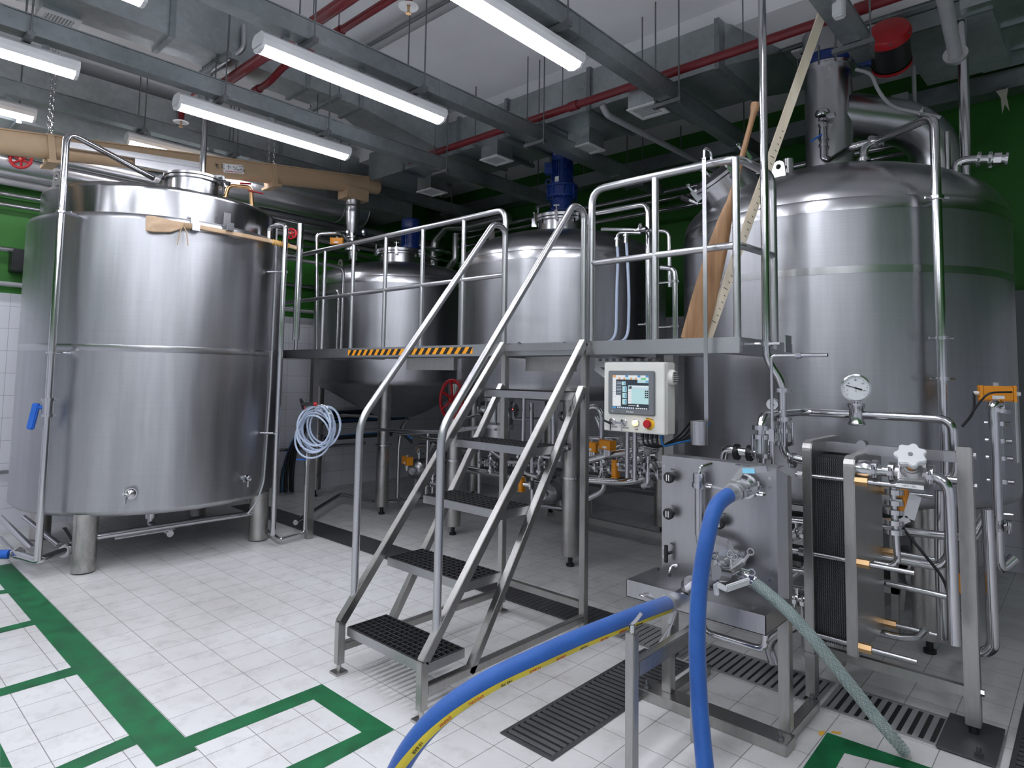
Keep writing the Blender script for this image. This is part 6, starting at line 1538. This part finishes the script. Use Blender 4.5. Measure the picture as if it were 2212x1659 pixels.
def plate_mat(name, base, r):
    m_, nt, b = new_mat(name); vec = coords(nt, 'World', (1, 1, 1))
    br = N(nt, 'ShaderNodeTexBrick', Scale=1.0); g = nt.nodes.new('ShaderNodeNewGeometry'); sp = nt.nodes.new('ShaderNodeSeparateXYZ'); cb = nt.nodes.new('ShaderNodeCombineXYZ')
    nt.links.new(g.outputs['Position'], sp.inputs[0]); nt.links.new(sp.outputs[0], cb.inputs[0]); nt.links.new(sp.outputs[2], cb.inputs[1]); nt.links.new(cb.outputs[0], br.inputs['Vector'])
    br.inputs['Brick Width'].default_value = .0096; br.inputs['Row Height'].default_value = .010; br.inputs['Mortar Size'].default_value = .0016
    br.inputs['Color1'].default_value = (*[c * .5 for c in base], 1); br.inputs['Color2'].default_value = (*[c * .6 for c in base], 1); br.inputs['Mortar'].default_value = (*[min(1, c * 1.9) for c in base], 1)
    nt.links.new(br.outputs['Color'], b.inputs['Base Color']); b.inputs['Roughness'].default_value = r; b.inputs['Metallic'].default_value = .7
    return m_
m.build('plate_pack', [plate_mat('gasket_plate', (.05, .05, .055), .5), plate_mat('pressed_plate', (.09, .09, .095), .4)], t, smooth=False)
MB().box(-1.10, -.50, 3.635, 3.685, 1.225, 1.275).build('carrying_bar', MT['sheet'], t, smooth=False, bevel=.003)
MB().box(-1.10, -.50, 3.645, 3.675, 1.10, 1.13).build('upper_guide', MT['band'], t, smooth=False) if False else None
MB().cyl((-.875, 3.66, 1.14), (-.49, 3.66, 1.14), .016, n=14).build('upper_guide_bar', MT['band'], t)
MB().box(-1.10, -.50, 3.645, 3.675, .17, .215).build('lower_guide_bar', MT['frame'], t, smooth=False)
MB().box(-.50, -.44, 3.635, 3.695, .05, 1.30).build('support_column', MT['frame'], t, smooth=False, bevel=.004)
MB().cyl((-.47, 3.665, .015), (-.47, 3.665, .06), .02, n=14).build('column_foot', MT['black'], t)
for z in (1.26, 1.12, .20): MB().bolt((-.44, 3.665, z), (1, 0, 0), .016, .014).build('bolt', MT['pipe'], t)
MB().bar((-.9, 3.66, 1.235), (-.9, 3.66, 1.27), .05, .03).cyl((-.9, 3.63, 1.275), (-.9, 3.69, 1.275), .022, n=14).build('roller', MT['sheet'], t)
for yy, px, pys in ((ya + .045, 1858, (1040, 1216, 1397)), (yb + .03, 1908, (1060, 1190, 1344))):
    for py in pys:
        y_ = ya + .016 if yy < 3.6 else yb - .016
        z = PY(px, py, y_).z
        b_ = MB().cyl((-1.15, y_, z), (-.64, y_, z), .0115, n=12).build('tie_bolt', MT['band'], t)
        MB().cyl((-.875, y_, z), (-.82, y_, z), .022, n=6).build('nut', MT['brass'], b_)
        MB().cyl((-1.14, y_, z), (-1.115, y_, z), .02, n=6).build('bolt_head', MT['pipe'], b_)
one('base_plate', MB().box(-.58, -.37, 3.42, 3.80, .007, .015).cyl((-.43, 3.46, .012), (-.43, 3.46, .05), .009, n=8).cyl((-.43, 3.46, .012), (-.43, 3.46, .03), .018, n=6), MT['plate'], 'dark steel floor plate with a bolt under the right column of the plate stack', 'base plate', smooth=False)
# ------------------------------------------------------------------ pole and pipes between the walkway and the plate stack
q = PY(1654, 650, 3.46); qx = q.x
e2 = PY(1690, 850, 3.50); e3 = PY(1690, 980, 3.52); e4 = PX(1738, 1000, -1.115)
o_ = pipe('wort_pipe', 'polished pipe from ceiling past the walkway end, S-bend down to the plate stack',
     [(qx, 3.46, 4.54), (qx, 3.46, PY(1656, 775, 3.46).z), (e2.x, 3.50, PY(1688, 825, 3.5).z), (e2.x, 3.50, e3.z - .01), (-1.115, 3.52, e3.z - .03)], .021, .06, n=16)
z0 = PY(1656, 743, 3.46).z
MB().cyl((qx, 3.46, z0 - .012), (qx, 3.46, z0 + .012), .033, n=14).cyl((qx - .1, 3.44, z0), (qx + .08, 3.44, z0), .008, n=8).cbox((qx + .1, 3.5, z0), .006, .09, .09).build('bracket', MT['pipe'], o_)
for py in (843, 905, 930, 958):
    z = PY(1690, py, 3.5).z; MB().clamp((e2.x, 3.5, z), (0, 0, 1), .024).build('clamp', MT['pipe'], o_)
za, zb_ = PY(1690, 955, 3.5).z, PY(1690, 918, 3.5).z
k = MB().cyl((e2.x, 3.5, za), (e2.x, 3.5, zb_), .034, n=20).build('sight_glass', MT['glass'], o_)
for i in range(4):
    w = i * PI / 2 + .5; MB().cyl((e2.x + .046 * math.cos(w), 3.5 + .046 * math.sin(w), za - .015), (e2.x + .046 * math.cos(w), 3.5 + .046 * math.sin(w), zb_ + .015), .006, n=6).build('tie_rod', MT['pipe'], k)
MB().clamp((-1.2, 3.52, e3.z - .03), (1, 0, 0), .024).build('clamp', MT['pipe'], o_)
ys = 3.20
a, b, c = PY(1669, 1006, ys), PY(1671, 768, ys), PY(1788, 766, ys)
t = pipe('sample_tube', 'thin bent steel rod rising from the hose panel with a horizontal nozzle', [(a.x, ys, 1.15), (a.x, ys, b.z), (c.x, ys, b.z - .0)], .0075, .025, n=10)
MB().cyl((a.x + (c.x - a.x) * .5, ys, b.z), (c.x, ys, b.z), .0095, n=10).cyl((a.x + (c.x - a.x) * .45, ys, b.z), (a.x + (c.x - a.x) * .55, ys, b.z), .015, n=8).build('nozzle', MT['pipe'], t)
zz = PY(1670, 940, ys).z; MB().box(a.x - .012, a.x + .012, ys - .012, ys + .012, zz - .03, zz + .03).build('clip', MT['pipe'], t)
# overhead loop with the thermometer
Y1_ = 3.30; s = PY(1644, 905, Y1_); X1_ = s.x
p2 = PX(1731, 884, X1_); Y2_ = p2.y
zz = (s.z + p2.z) / 2
p3 = PY(2058, 905, Y2_)
p4 = PY(2066, 1010, Y2_)
o_ = pipe('wort_pipe', 'polished pipe loop over the plate stack carrying a round dial thermometer',
     [(X1_, Y1_, 1.12), (X1_, Y1_, zz), (X1_, Y2_, zz), (p3.x, Y2_, zz), (p3.x, Y2_, PY(2066, 1040, Y2_).z), (p3.x - .25, Y2_ - .05, PY(2066, 1045, Y2_).z)], .0215, .07, n=16)
zt_ = PY(1644, 958, Y1_)
za, zb_ = PY(1644, 980, Y1_).z, PY(1644, 945, Y1_).z
for z in (za - .008, zb_ + .004, zb_ + .05): MB().clamp((X1_, Y1_, z), (0, 0, 1), .026).build('clamp', MT['pipe'], o_)
k = MB().cyl((X1_, Y1_, za), (X1_, Y1_, zb_), .032, n=20).build('sight_glass', MT['glass'], o_)
MB().cyl((X1_, Y1_, za + .004), (X1_, Y1_, zb_ - .004), .016, n=14).build('amber_core', plain('amber_wort', (.35, .16, .03), .3), k)
for i in range(4):
    w = i * PI / 2 + .5; MB().cyl((X1_ + .044 * math.cos(w), Y1_ + .044 * math.sin(w), za - .012), (X1_ + .044 * math.cos(w), Y1_ + .044 * math.sin(w), zb_ + .012), .006, n=6).build('tie_rod', MT['pipe'], k)
g_ = PY(1850, 888, Y2_); gx = g_.x
k = MB().lathe([(.025, -.06), (.044, -.055), (.044, -.045), (.036, -.03), (.04, 0), (.036, .03), (.044, .045), (.044, .055), (.025, .06)], (gx, Y2_, zz), n=24).build('thermo_tee', MT['pipe'], o_)
MB().clamp((gx, Y2_, zz + .052), (0, 0, 1), .026).build('clamp', MT['pipe'], o_)
gc = PY(1848, 838, Y2_ - .02); n_ = V((.40, -.90, -.02)).normalized()
t = T('dial_thermometer', 'round white dial thermometer standing on the pipe loop over the plate stack', 'gauge', (gx, Y2_, zz + .06))
gc = V((gx, Y2_ - .01, gc.z))
MB().cyl((gx, Y2_, zz + .06), (gx, Y2_ - .005, gc.z - .07), .009, n=10).build('stem', MT['pipe'], t)
MB().lathe([(0, -.03), (.068, -.03), (.07, .0), (.076, .004), (.076, .012), (.068, .014), (.066, .006)], gc, n_, 36).build('case', MT['pipe'], t)
k = MB().lathe([(0, .006), (.067, .006)], gc, n_, 36).build('dial', MT['dial'], t)
rt = V((0, 0, 1)).cross(n_).normalized(); up = n_.cross(rt)
m = MB()
for i in range(25):
    w = -2.3 + 4.6 * i / 24; d = rt * math.sin(w) + up * math.cos(w); q = gc + n_ * .0068; r0 = .052 if i % 4 == 0 else .056
    m.bar(q + d * r0, q + d * .061, .0016, .0006, up=n_)
m.build('scale', MT['ink'], k, smooth=False)
d = rt * .92 - up * .28; q = gc + n_ * .009
MB().bar(q - d * .052, q + d * .034, .004, .001, up=n_).bar(q + d * .005, q + d * .034, .008, .001, up=n_).cyl(q, q + n_ * .002, .005, n=10).build('needle', MT['ink'], k, smooth=False)
for i, (w, s_) in enumerate(((-1.9, '0'), (-.95, '40'), (0, '80'), (.95, '120'), (1.9, '160'))):
    d = rt * math.sin(w) + up * math.cos(w); text('number', s_, .011, gc + n_ * .0072 + d * .043, rt, up, MT['ink'], k)
text('number', '°C', .011, gc + n_ * .0072 - up * .018, rt, up, MT['ink'], k)
for px, py, R_, say in ((1668, 873, .034, 'small round dial gauge half behind the thin rod, left of the loop'), (1662, 944, .05, 'dial gauge hidden behind the amber sight glass above the hose panel')):
    c_ = PY(px, py, 3.62); t = T('dial_gauge', say, 'gauge', c_, 'small dial gauges'); nn = V((.2, -.97, 0)).normalized()
    MB().lathe([(0, -.03), (R_, -.03), (R_, .004), (R_ * .92, .008), (R_ * .9, .003)], c_, nn, 28).build('case', MT['pipe'], t)
    k = MB().lathe([(0, .003), (R_ * .9, .003)], c_, nn, 28).build('dial', MT['dial'], t); MB().bar(c_ + nn * .005 - V((R_ * .5, 0, -.004)), c_ + nn * .005 + V((R_ * .4, 0, -.004)), .004, .001, up=nn).build('needle', MT['ink'], k)
    MB().cyl(c_ - nn * .03, c_ - nn * .10, .012, n=10).build('stem', MT['pipe'], t)
# elbow with clamps left of the sight glass
yy = 3.55
o_ = pipe('wort_pipe', 'short polished elbow pipe with two dark clamps, behind the hose panel top', [PY(1562, 1000, yy), PY(1566, 968, yy), PY(1600, 976, yy), PY(1668, 985, yy)], .027, .07, n=16)
for x in (1592, 1620): p = PY(x, 976 if x < 1600 else 979, yy); MB().cyl(p - V((.01, 0, 0)), p + V((.01, 0, 0)), .045, n=16).build('clamp', MT['black'], o_)
# white hand valve on the outlet of the plate stack
yv = ya + .13
a, b = PX(1852, 1012, -.875), PY(2030, 1032, yv)
zv = a.z; yv = a.y
o_ = pipe('wort_pipe', 'polished outlet pipe of the plate stack, bending down past the right column', [(-.875, yv, zv), (PY(2050, 1035, yv).x, yv, zv), (PY(2050, 1035, yv).x + .0, yv, PY(2052, 1390, yv).z), ], .024, .08, n=16)
MB().lathe([(.024, -.02), (.04, -.01), (.044, .03), (.034, .07), (.024, .10)], (-.865, yv, zv), (1, 0, 0), 20).build('reducer', MT['pipe'], o_)
for px in (1892, 1928, 2012):
    MB().clamp((PY(px, 1020, yv).x, yv, zv), (1, 0, 0), .03).build('clamp', MT['pipe'], o_)
vx = PY(1970, 1025, yv).x
t = T('hand_valve', 'valve with a scalloped white handwheel at the plate stack outlet', 'valve', (vx, yv, zv))
ax = V((.10, -.72, .69)).normalized()
c_ = V((vx, yv, zv))
A_, B_ = frame(ax); M_ = Matrix((A_, B_, ax)).transposed()
MB().cbox(c_ + ax * .012, .11, .11, .03, ax=M_).cyl(c_ - V((.07, 0, 0)), c_ + V((.07, 0, 0)), .032, n=16).lathe([(.05, .02), (.046, .035), (.03, .05), (0, .052)], c_, ax, 24).build('body', MT['cast'], t, bevel=.006)
MB().cyl(c_ + ax * .05, c_ + ax * .09, .014, n=12).build('indicator', MT['orange'], t)
h = c_ + ax * .085 + V((0, 0, .02)); m = MB(); n = 56; poly = []
for i in range(n):
    w = 2 * PI * i / n; r = .060 + .007 * math.cos(7 * w); poly.append(h + A_ * (r * math.cos(w)) + B_ * (r * math.sin(w)))
m.prism(poly, ax * .028); k = m.build('handwheel', MT['white'], t, bevel=.004)
MB().cyl(h + ax * .028, h + ax * .031, .010, n=12).build('hub_cap', MT['galvrod'], k)
q = c_ + V((-.0, -.055, -.05)); pl_ = MB().cbox(q, .11, .003, .018).build('tag', MT['whiteink'], t); text('lettering', 'HCV 1-01L', .012, q - V((0, .002, 0)), (1, 0, 0), (0, 0, 1), MT['ink'], pl_)
# upright sample line with actuator and lever right of the pressure plate
y5 = 3.55
p = PY(1932, 1050, y5)
o_ = pipe('drop_pipe', 'clamped steel drop pipe with valves right of the pressure plate', [PY(1928, 1030, y5), PY(1932, 1100, y5), PY(1937, 1190, y5), PY(1940, 1212, y5), PY(1925, 1222, y5), PY(1890, 1215, y5)], .016, .03)
for py in (1062, 1085, 1105, 1128, 1148): MB().clamp(PY(1932, py, y5), (0, 0, 1), .026).build('clamp', MT['pipe'], o_)
p = PY(1950, 1082, y5); t = T('valve_actuator', 'orange upright actuator behind the clamped drop pipe', 'actuator', p, ag); MB().box(p.x - .02, p.x + .02, p.y, p.y + .05, p.z - .05, p.z + .05).build('housing', MT['orange'], t, bevel=.005)
MB().cyl(p - V((.0, 0, 0)), p - V((.05, 0, 0)), .014, n=10).build('mount', MT['pipe'], t)
p, q = PY(1978, 1070, y5), PY(1963, 1120, y5); one('flat_handle', MB().bar(p, q, .05, .006, up=(0, -1, 0)).bar(q, PY(1945, 1128, y5), .03, .006, up=(0, -1, 0)), MT['cast'], 'flat grey lever handle hanging right of the clamped drop pipe', 'handle')
one('black_cable', MB().tube([PY(1950, 1140, 3.6), PY(1990, 1190, 3.6), PY(2040, 1250, 3.62), PY(2052, 1300, 3.65)], .007, .1, 6), MT['cable'], 'black cable slanting down behind the plate stack tie bolts', 'cable')
# pipes below the kettle seen round the plate stack
g = 'steel pipes below the largest tank'
K = [
    ('long steel pipe crossing behind the drop pipe, upper of those below the largest tank', [(1700, 1122), (1880, 1140), (2085, 1162)], 4.0, .022),
    ('steel pipe with a lower bend behind the tie bolts', [(1890, 1200), (2030, 1225), (2052, 1200), (2050, 1090)], 3.9, .022),
    ('thin steel pipe level behind the middle tie bolts', [(1895, 1255), (2050, 1290)], 3.95, .016),
    ('short shiny pipe low behind the lowest tie bolt', [(1895, 1365), (1945, 1378), (1985, 1378), (2000, 1360)], 3.9, .02),
    ('steel pipe rising beside the fat tank leg', [(2030, 1060), (2030, 1200), (2036, 1380)], 4.3, .026),
    ('thin steel pipe left of the fixed plate, upper', [(1690, 1187), (1742, 1193)], 3.75, .016),
    ('slanting steel pipe between hose panel and plate stack, upper', [(1690, 1172), (1745, 1138)], 3.9, .024),
    ('slanting steel pipe between hose panel and plate stack, lower', [(1692, 1262), (1745, 1222)], 4.0, .016),
    ('level steel pipe between hose panel and plate stack, just above the lower slanting one', [(1690, 1228), (1745, 1236)], 3.9, .013),
    ('bent steel pipe end hanging over the drain behind the hose panel leg', [(1745, 1340), (1672, 1375), (1660, 1395), (1672, 1435)], 3.62, .026),
    ('slim steel upright beside the fixed plate foot with a small valve on top', [(1733, 1296), (1737, 1420)], 3.6, .011),
    ('right steel U-bend pipe dropping beside the column', [(2132, 1100), (2137, 1180), (2146, 1400), (2120, 1412), (2105, 1408)], 3.95, .026),
    ('slanting steel pipe from the right column up to the tank outlet', [(2100, 1160), (2130, 1112), (2140, 1105)], 4.0, .024),
    ('small upright steel pipe by the orange actuator right of the column', [(2084, 1290), (2084, 1350)], 3.9, .012),
]
for say, pts, y, r in K: pipe('low_pipe', say, [PY(a, b, y) for a, b in pts], r, .06, 'pipe', 'pipe', g)
p = PY(2081, 1263, 3.9); t = T('valve_actuator', 'orange actuator low beside the right column', 'actuator', p, ag); MB().box(p.x - .02, p.x + .02, p.y, p.y + .05, p.z - .05, p.z + .05).build('housing', MT['orange'], t, bevel=.005); MB().cyl(p + V((0, .02, -.05)), p + V((0, .02, -.13)), .014, n=10).build('mount', MT['pipe'], t)
for px, py, y, say in ((1722, 1152, 3.9, 'small clamp joint on the pipe between hose panel and plate stack'), (1722, 1295, 3.6, 'small tap on top of the slim upright by the fixed plate foot'), (2162, 1135, 4.1, 'steel end fitting at the right behind the U-bend pipe')):
    p = PY(px, py, y) if px < 2000 else PD(2160, 1135, 4.42); t = T('valve_cluster', say, 'valve', p); m = MB(); m.cyl(p - V((.05, 0, 0)), p + V((.05, 0, 0)), .018, n=12).clamp(p, (1, 0, 0), .02).clamp(p + V((.04, 0, 0)), (1, 0, 0), .02).cyl(p, p + V((0, 0, .06)), .012, n=8); m.build('body', MT['pipe'], t); MB().cyl(p + V((-.05, 0, .06)), p + V((.06, 0, .065)), .009, n=8).build('handle', MT['pipe'], t)
t = T('machine_rack', 'dark equipment rack under the largest tank, seen between hose panel and plate stack', 'rack', (-1.5, 4.9, 0))
for x in (-1.9, -1.0):
    for y in (4.75, 5.7): MB().box(x - .02, x + .02, y - .02, y + .02, 0, .7).build('post', MT['frame'], t, smooth=False)
for z in (.25, .45, .68): MB().box(-1.92, -.98, 4.73, 4.77, z, z + .04).build('rail', MT['frame'], t, smooth=False)
MB().box(-1.75, -1.35, 4.85, 5.3, .30, .60).build('drive_box', MT['black'], t, bevel=.01); MB().box(-1.3, -1.05, 4.9, 5.2, .29, .42).build('drive_box', MT['black'], t, bevel=.01)
pump('pump low behind the plate stack under the largest tank', (-.95, 5.2, .30), (.4, -.9, 0), .9)

# ------------------------------------------------------------------ pipes on the largest tank
k_ = PC(2032, 700, TR, 1.11 + .10)
kx, ky = k_.x, k_.y
top = PC(2014, 262, TR, 1.21)
cl = PC(1888, 306, TR, .70); st = PC(1784, 352, TR, .21)
zcl = cl.z
o_ = pipe('riser_pipe', 'tall steel pipe up the largest tank front, bending over its dome to the chimney',
     [(kx, ky, .95), (kx, ky, top.z + .03), (cl.x, cl.y, zcl), (cl.x - .12, cl.y - .05, zcl - .02), (st.x + .05, st.y - .03, PC(1790, 350, TR, .21).z), (st.x - .01, st.y - .02, PC(1781, 345, TR, .21).z), (st.x - .01, st.y - .02, PC(1780, 268, TR, .21).z)], .026, .07, n=16)
for py, sx_ in ((427, 2020), (730, 2032), (818, 2036)):
    z = PC(sx_, py, TR, 1.21).z; ow = V((kx - TR[0], ky - TR[1], 0)).normalized(); sd_ = V((-ow.y, ow.x, 0))
    MB().cyl((kx, ky, z - .01), (kx, ky, z + .01), .038, n=14).cyl(V((kx, ky, z)) - sd_ * .07, V((kx, ky, z)) + sd_ * .07, .008, n=8).cyl(V((kx, ky, z)) + sd_ * .05, V((kx, ky, z)) + sd_ * .05 - ow * .10, .01, n=8).build('bracket', MT['pipe'], o_)
MB().clamp((cl.x, cl.y, zcl), (cl.x - kx, cl.y - ky, -.3), .03).build('clamp', MT['pipe'], o_)
v0 = V((st.x - .01, st.y - .02, PC(1780, 300, TR, .21).z))
for dz in (-.06, .0, .10, .14): MB().clamp(v0 + V((0, 0, dz)), (0, 0, 1), .02).build('clamp', MT['pipe'], o_)
kk = MB().cyl(v0 + V((0, 0, -.02)), v0 + V((0, 0, .07)), .03, n=14).build('ball_valve', MT['pipe'], o_)
MB().bar(v0 + V((0, -.03, .02)), v0 + V((-.07, -.07, -.03)), .014, .012).build('lever', MT['bluehandle'], kk)
MB().lathe([(.03, 0), (.05, .01), (.055, .03), (.05, .05), (.03, .065), (0, .07)], v0 + V((0, 0, .16)), n=18).cbox(v0 + V((.06, -.01, .16)), .06, .03, .03).build('sight_port', MT['pipe'], o_)
nz = PC(1866, 355, TR, .72)
pipe('dome_nozzle_pipe', 'short elbow pipe from the dome nozzle up to the clamped joint on the largest tank', [(nz.x, nz.y, 2.98), (nz.x, nz.y, zcl - .05), (cl.x, cl.y, zcl - .01)], .026, .06, clamps=[((nz.x, nz.y, 3.08), (0, 0, 1))])
# relief valve at the right shoulder
q0 = PD(2064, 385, 5.15); q1 = PD(2066, 352, 5.15); q2 = PD(2095, 345, 5.15); q3 = PD(2176, 343, 5.15)
o_ = pipe('relief_valve', 'steel relief valve on an elbow sticking out right from the largest tank shoulder', [(q0.x, q0.y, 2.75), q1, q2, q3], .030, .08, cat='valve', n=16)
dd = (q3 - q2).normalized()
for f in (.25, .55): MB().clamp(q2 + (q3 - q2) * f, dd, .032).build('clamp', MT['pipe'], o_)
MB().cyl(q2 + (q3 - q2) * .65, q2 + (q3 - q2) * .85, .045, n=8).cyl(q3 - dd * .01, q3 + dd * .005, .045, n=16).build('body', MT['pipe'], o_)
MB().cyl(q2 + (q3 - q2) * .55, q2 + (q3 - q2) * .55 - V((0, 0, .06)), .012, n=8).build('drain_stub', MT['pipe'], o_)
a = PD(2084, 250, 5.5); pipe('vent_pipe', 'vertical polished pipe behind the largest tank running up to the dark ceiling', [(a.x, a.y, 2.6), (a.x, a.y, 4.54)], .035, 0, n=16)
a = PD(2046, 300, 5.3); pipe('vent_pipe', 'short thin upright pipe behind the side duct of the largest tank', [(a.x, a.y, 2.8), (a.x, a.y, PD(2046, 285, 5.3).z)], .018, 0)
a, b = PD(2040, 0, 4.4), PD(2064, 118, 4.9)
o_ = one('conduit', MB().cyl(a + (a - b) * .15, b, .04, n=18), MT['greyplastic'], 'fat grey conduit slanting down from the ceiling at top right', 'pipe')
d = (b - a).normalized(); MB().cyl(b - d * .01, b + d * .01, .07, n=18).cyl(b, b + d * .08, .025, n=12).build('end_flange', MT['cast'], o_)
pts = [PD(1848, 150, 5.2), PD(1882, 158, 5.2), PD(1896, 195, 5.2), PD(1925, 232, 5.2), PD(1990, 245, 5.2), PD(2032, 254, 5.2)]
o_ = one('cable_conduit', MB().tube(pts, .013, .08, 10), MT['greyplastic'], 'grey flexible cable conduit curling from the chimney valve over the side duct', 'conduit')
MB().clamp(pts[4], pts[4] - pts[3], .016).build('gland', MT['pipe'], o_)
a = PD(1972, 95, 5.9); one('conduit', MB().cyl((a.x, a.y, 3.6), (a.x, a.y, 4.3), .016, n=10), MT['greyplastic'], 'thin pale vertical conduit on the dark green wall behind the side duct', 'conduit')
a = PX(1812, 20, -1.0); one('junction_box', MB().box(a.x - .03, a.x + .03, a.y - .03, a.y + .03, a.z - .05, a.z + .08), MT['white'], 'white junction box on the trunking at the top of the long pine stick', 'electrical box', bevel=.008)
a = PY(1990, 240, 6.6)
# right edge: level actuator and uprights at the tank flank
p = PD(2153, 850, 4.45)
t = actuator('orange pneumatic actuator with two cables on the right flank of the largest tank', p, (.95, .3, 0), 1.1, group=ag)
for s_ in (-1, 1): MB().cyl(p + V((.074 * s_, .02 * s_, 0)), p + V((.10 * s_, .03 * s_, -.0)), .011, n=8).build('push_fitting', MT['whiteink'], t)
one('black_cable', MB().tube([p + V((-.10, -.03, 0)), PD(2105, 890, 4.4), PD(2078, 922, 4.4)], .008, .06, 6).tube([p + V((.07, -.04, .01)), PD(2135, 848, 4.35), PD(2115, 870, 4.37), PD(2085, 915, 4.4)], .006, .06, 6), MT['cable'], 'pair of black cables drooping from the orange actuator on the largest tank', 'cable')
a, b = PD(2146, 890, 4.4), PD(2154, 1150, 4.4)
o_ = pipe('drain_riser', 'steel riser pipe right of the plate stack, below the orange actuator', [PD(2158, 872, 4.45), (a.x, a.y, a.z + .05), (a.x, a.y, b.z), (a.x, a.y, PD(2163, 1235, 4.4).z), (a.x + .06, a.y + .06, PD(2163, 1235, 4.4).z + .07)], .027, .06, n=16)
MB().clamp(PD(2156, 885, 4.43), (.2, 0, 1), .034).build('clamp', MT['pipe'], o_)
t = T('level_gauge', 'narrow clamped level gauge tube just right of the steel riser pipe', 'gauge', PD(2168, 1000, 4.5))
a, b = PD(2160, 915, 4.5), PD(2166, 1040, 4.5)
MB().cyl(a, b, .012, n=10).build('tube', MT['glass'], t)
for f in (0, .3, .6, 1.0):
    q = a + (b - a) * f; MB().cyl(q + V((-.07, 0, 0)), q + V((.05, 0, 0)), .012, n=8).cyl(q - V((0, 0, .012)), q + V((0, 0, .012)), .026, n=10).build('clamp', MT['pipe'], t)
q = PC(2197, 930, TR, 1.112)
m = MB(); on = V((q.x - TR[0], q.y - TR[1], 0)).normalized()
one('warning_label', MB().cbox((q.x, q.y, q.z - .0), .004, .05, .40, rz=math.atan2(on.y, on.x)), MT['dial'], 'narrow white warning strip on the far right flank of the largest tank', 'label', smooth=False)
q = PD(2178, 240, 6.0); m = MB()
wp = PY(2165, 250, 6.60); wp.z = 3.95
one('paper_strip', MB().prism([wp + V((-.05, 0, .14)), wp + V((.05, 0, .14)), wp + V((.035, 0, .04)), wp + V((.05, 0, -.09)), wp + V((.02, 0, -.02)), wp + V((.0, 0, -.10)), wp + V((-.005, 0, .04))], (0, .003, 0)), MT['paper'], 'scrap of pale paper hanging from the tray on the green wall, far right', 'paper', smooth=False)
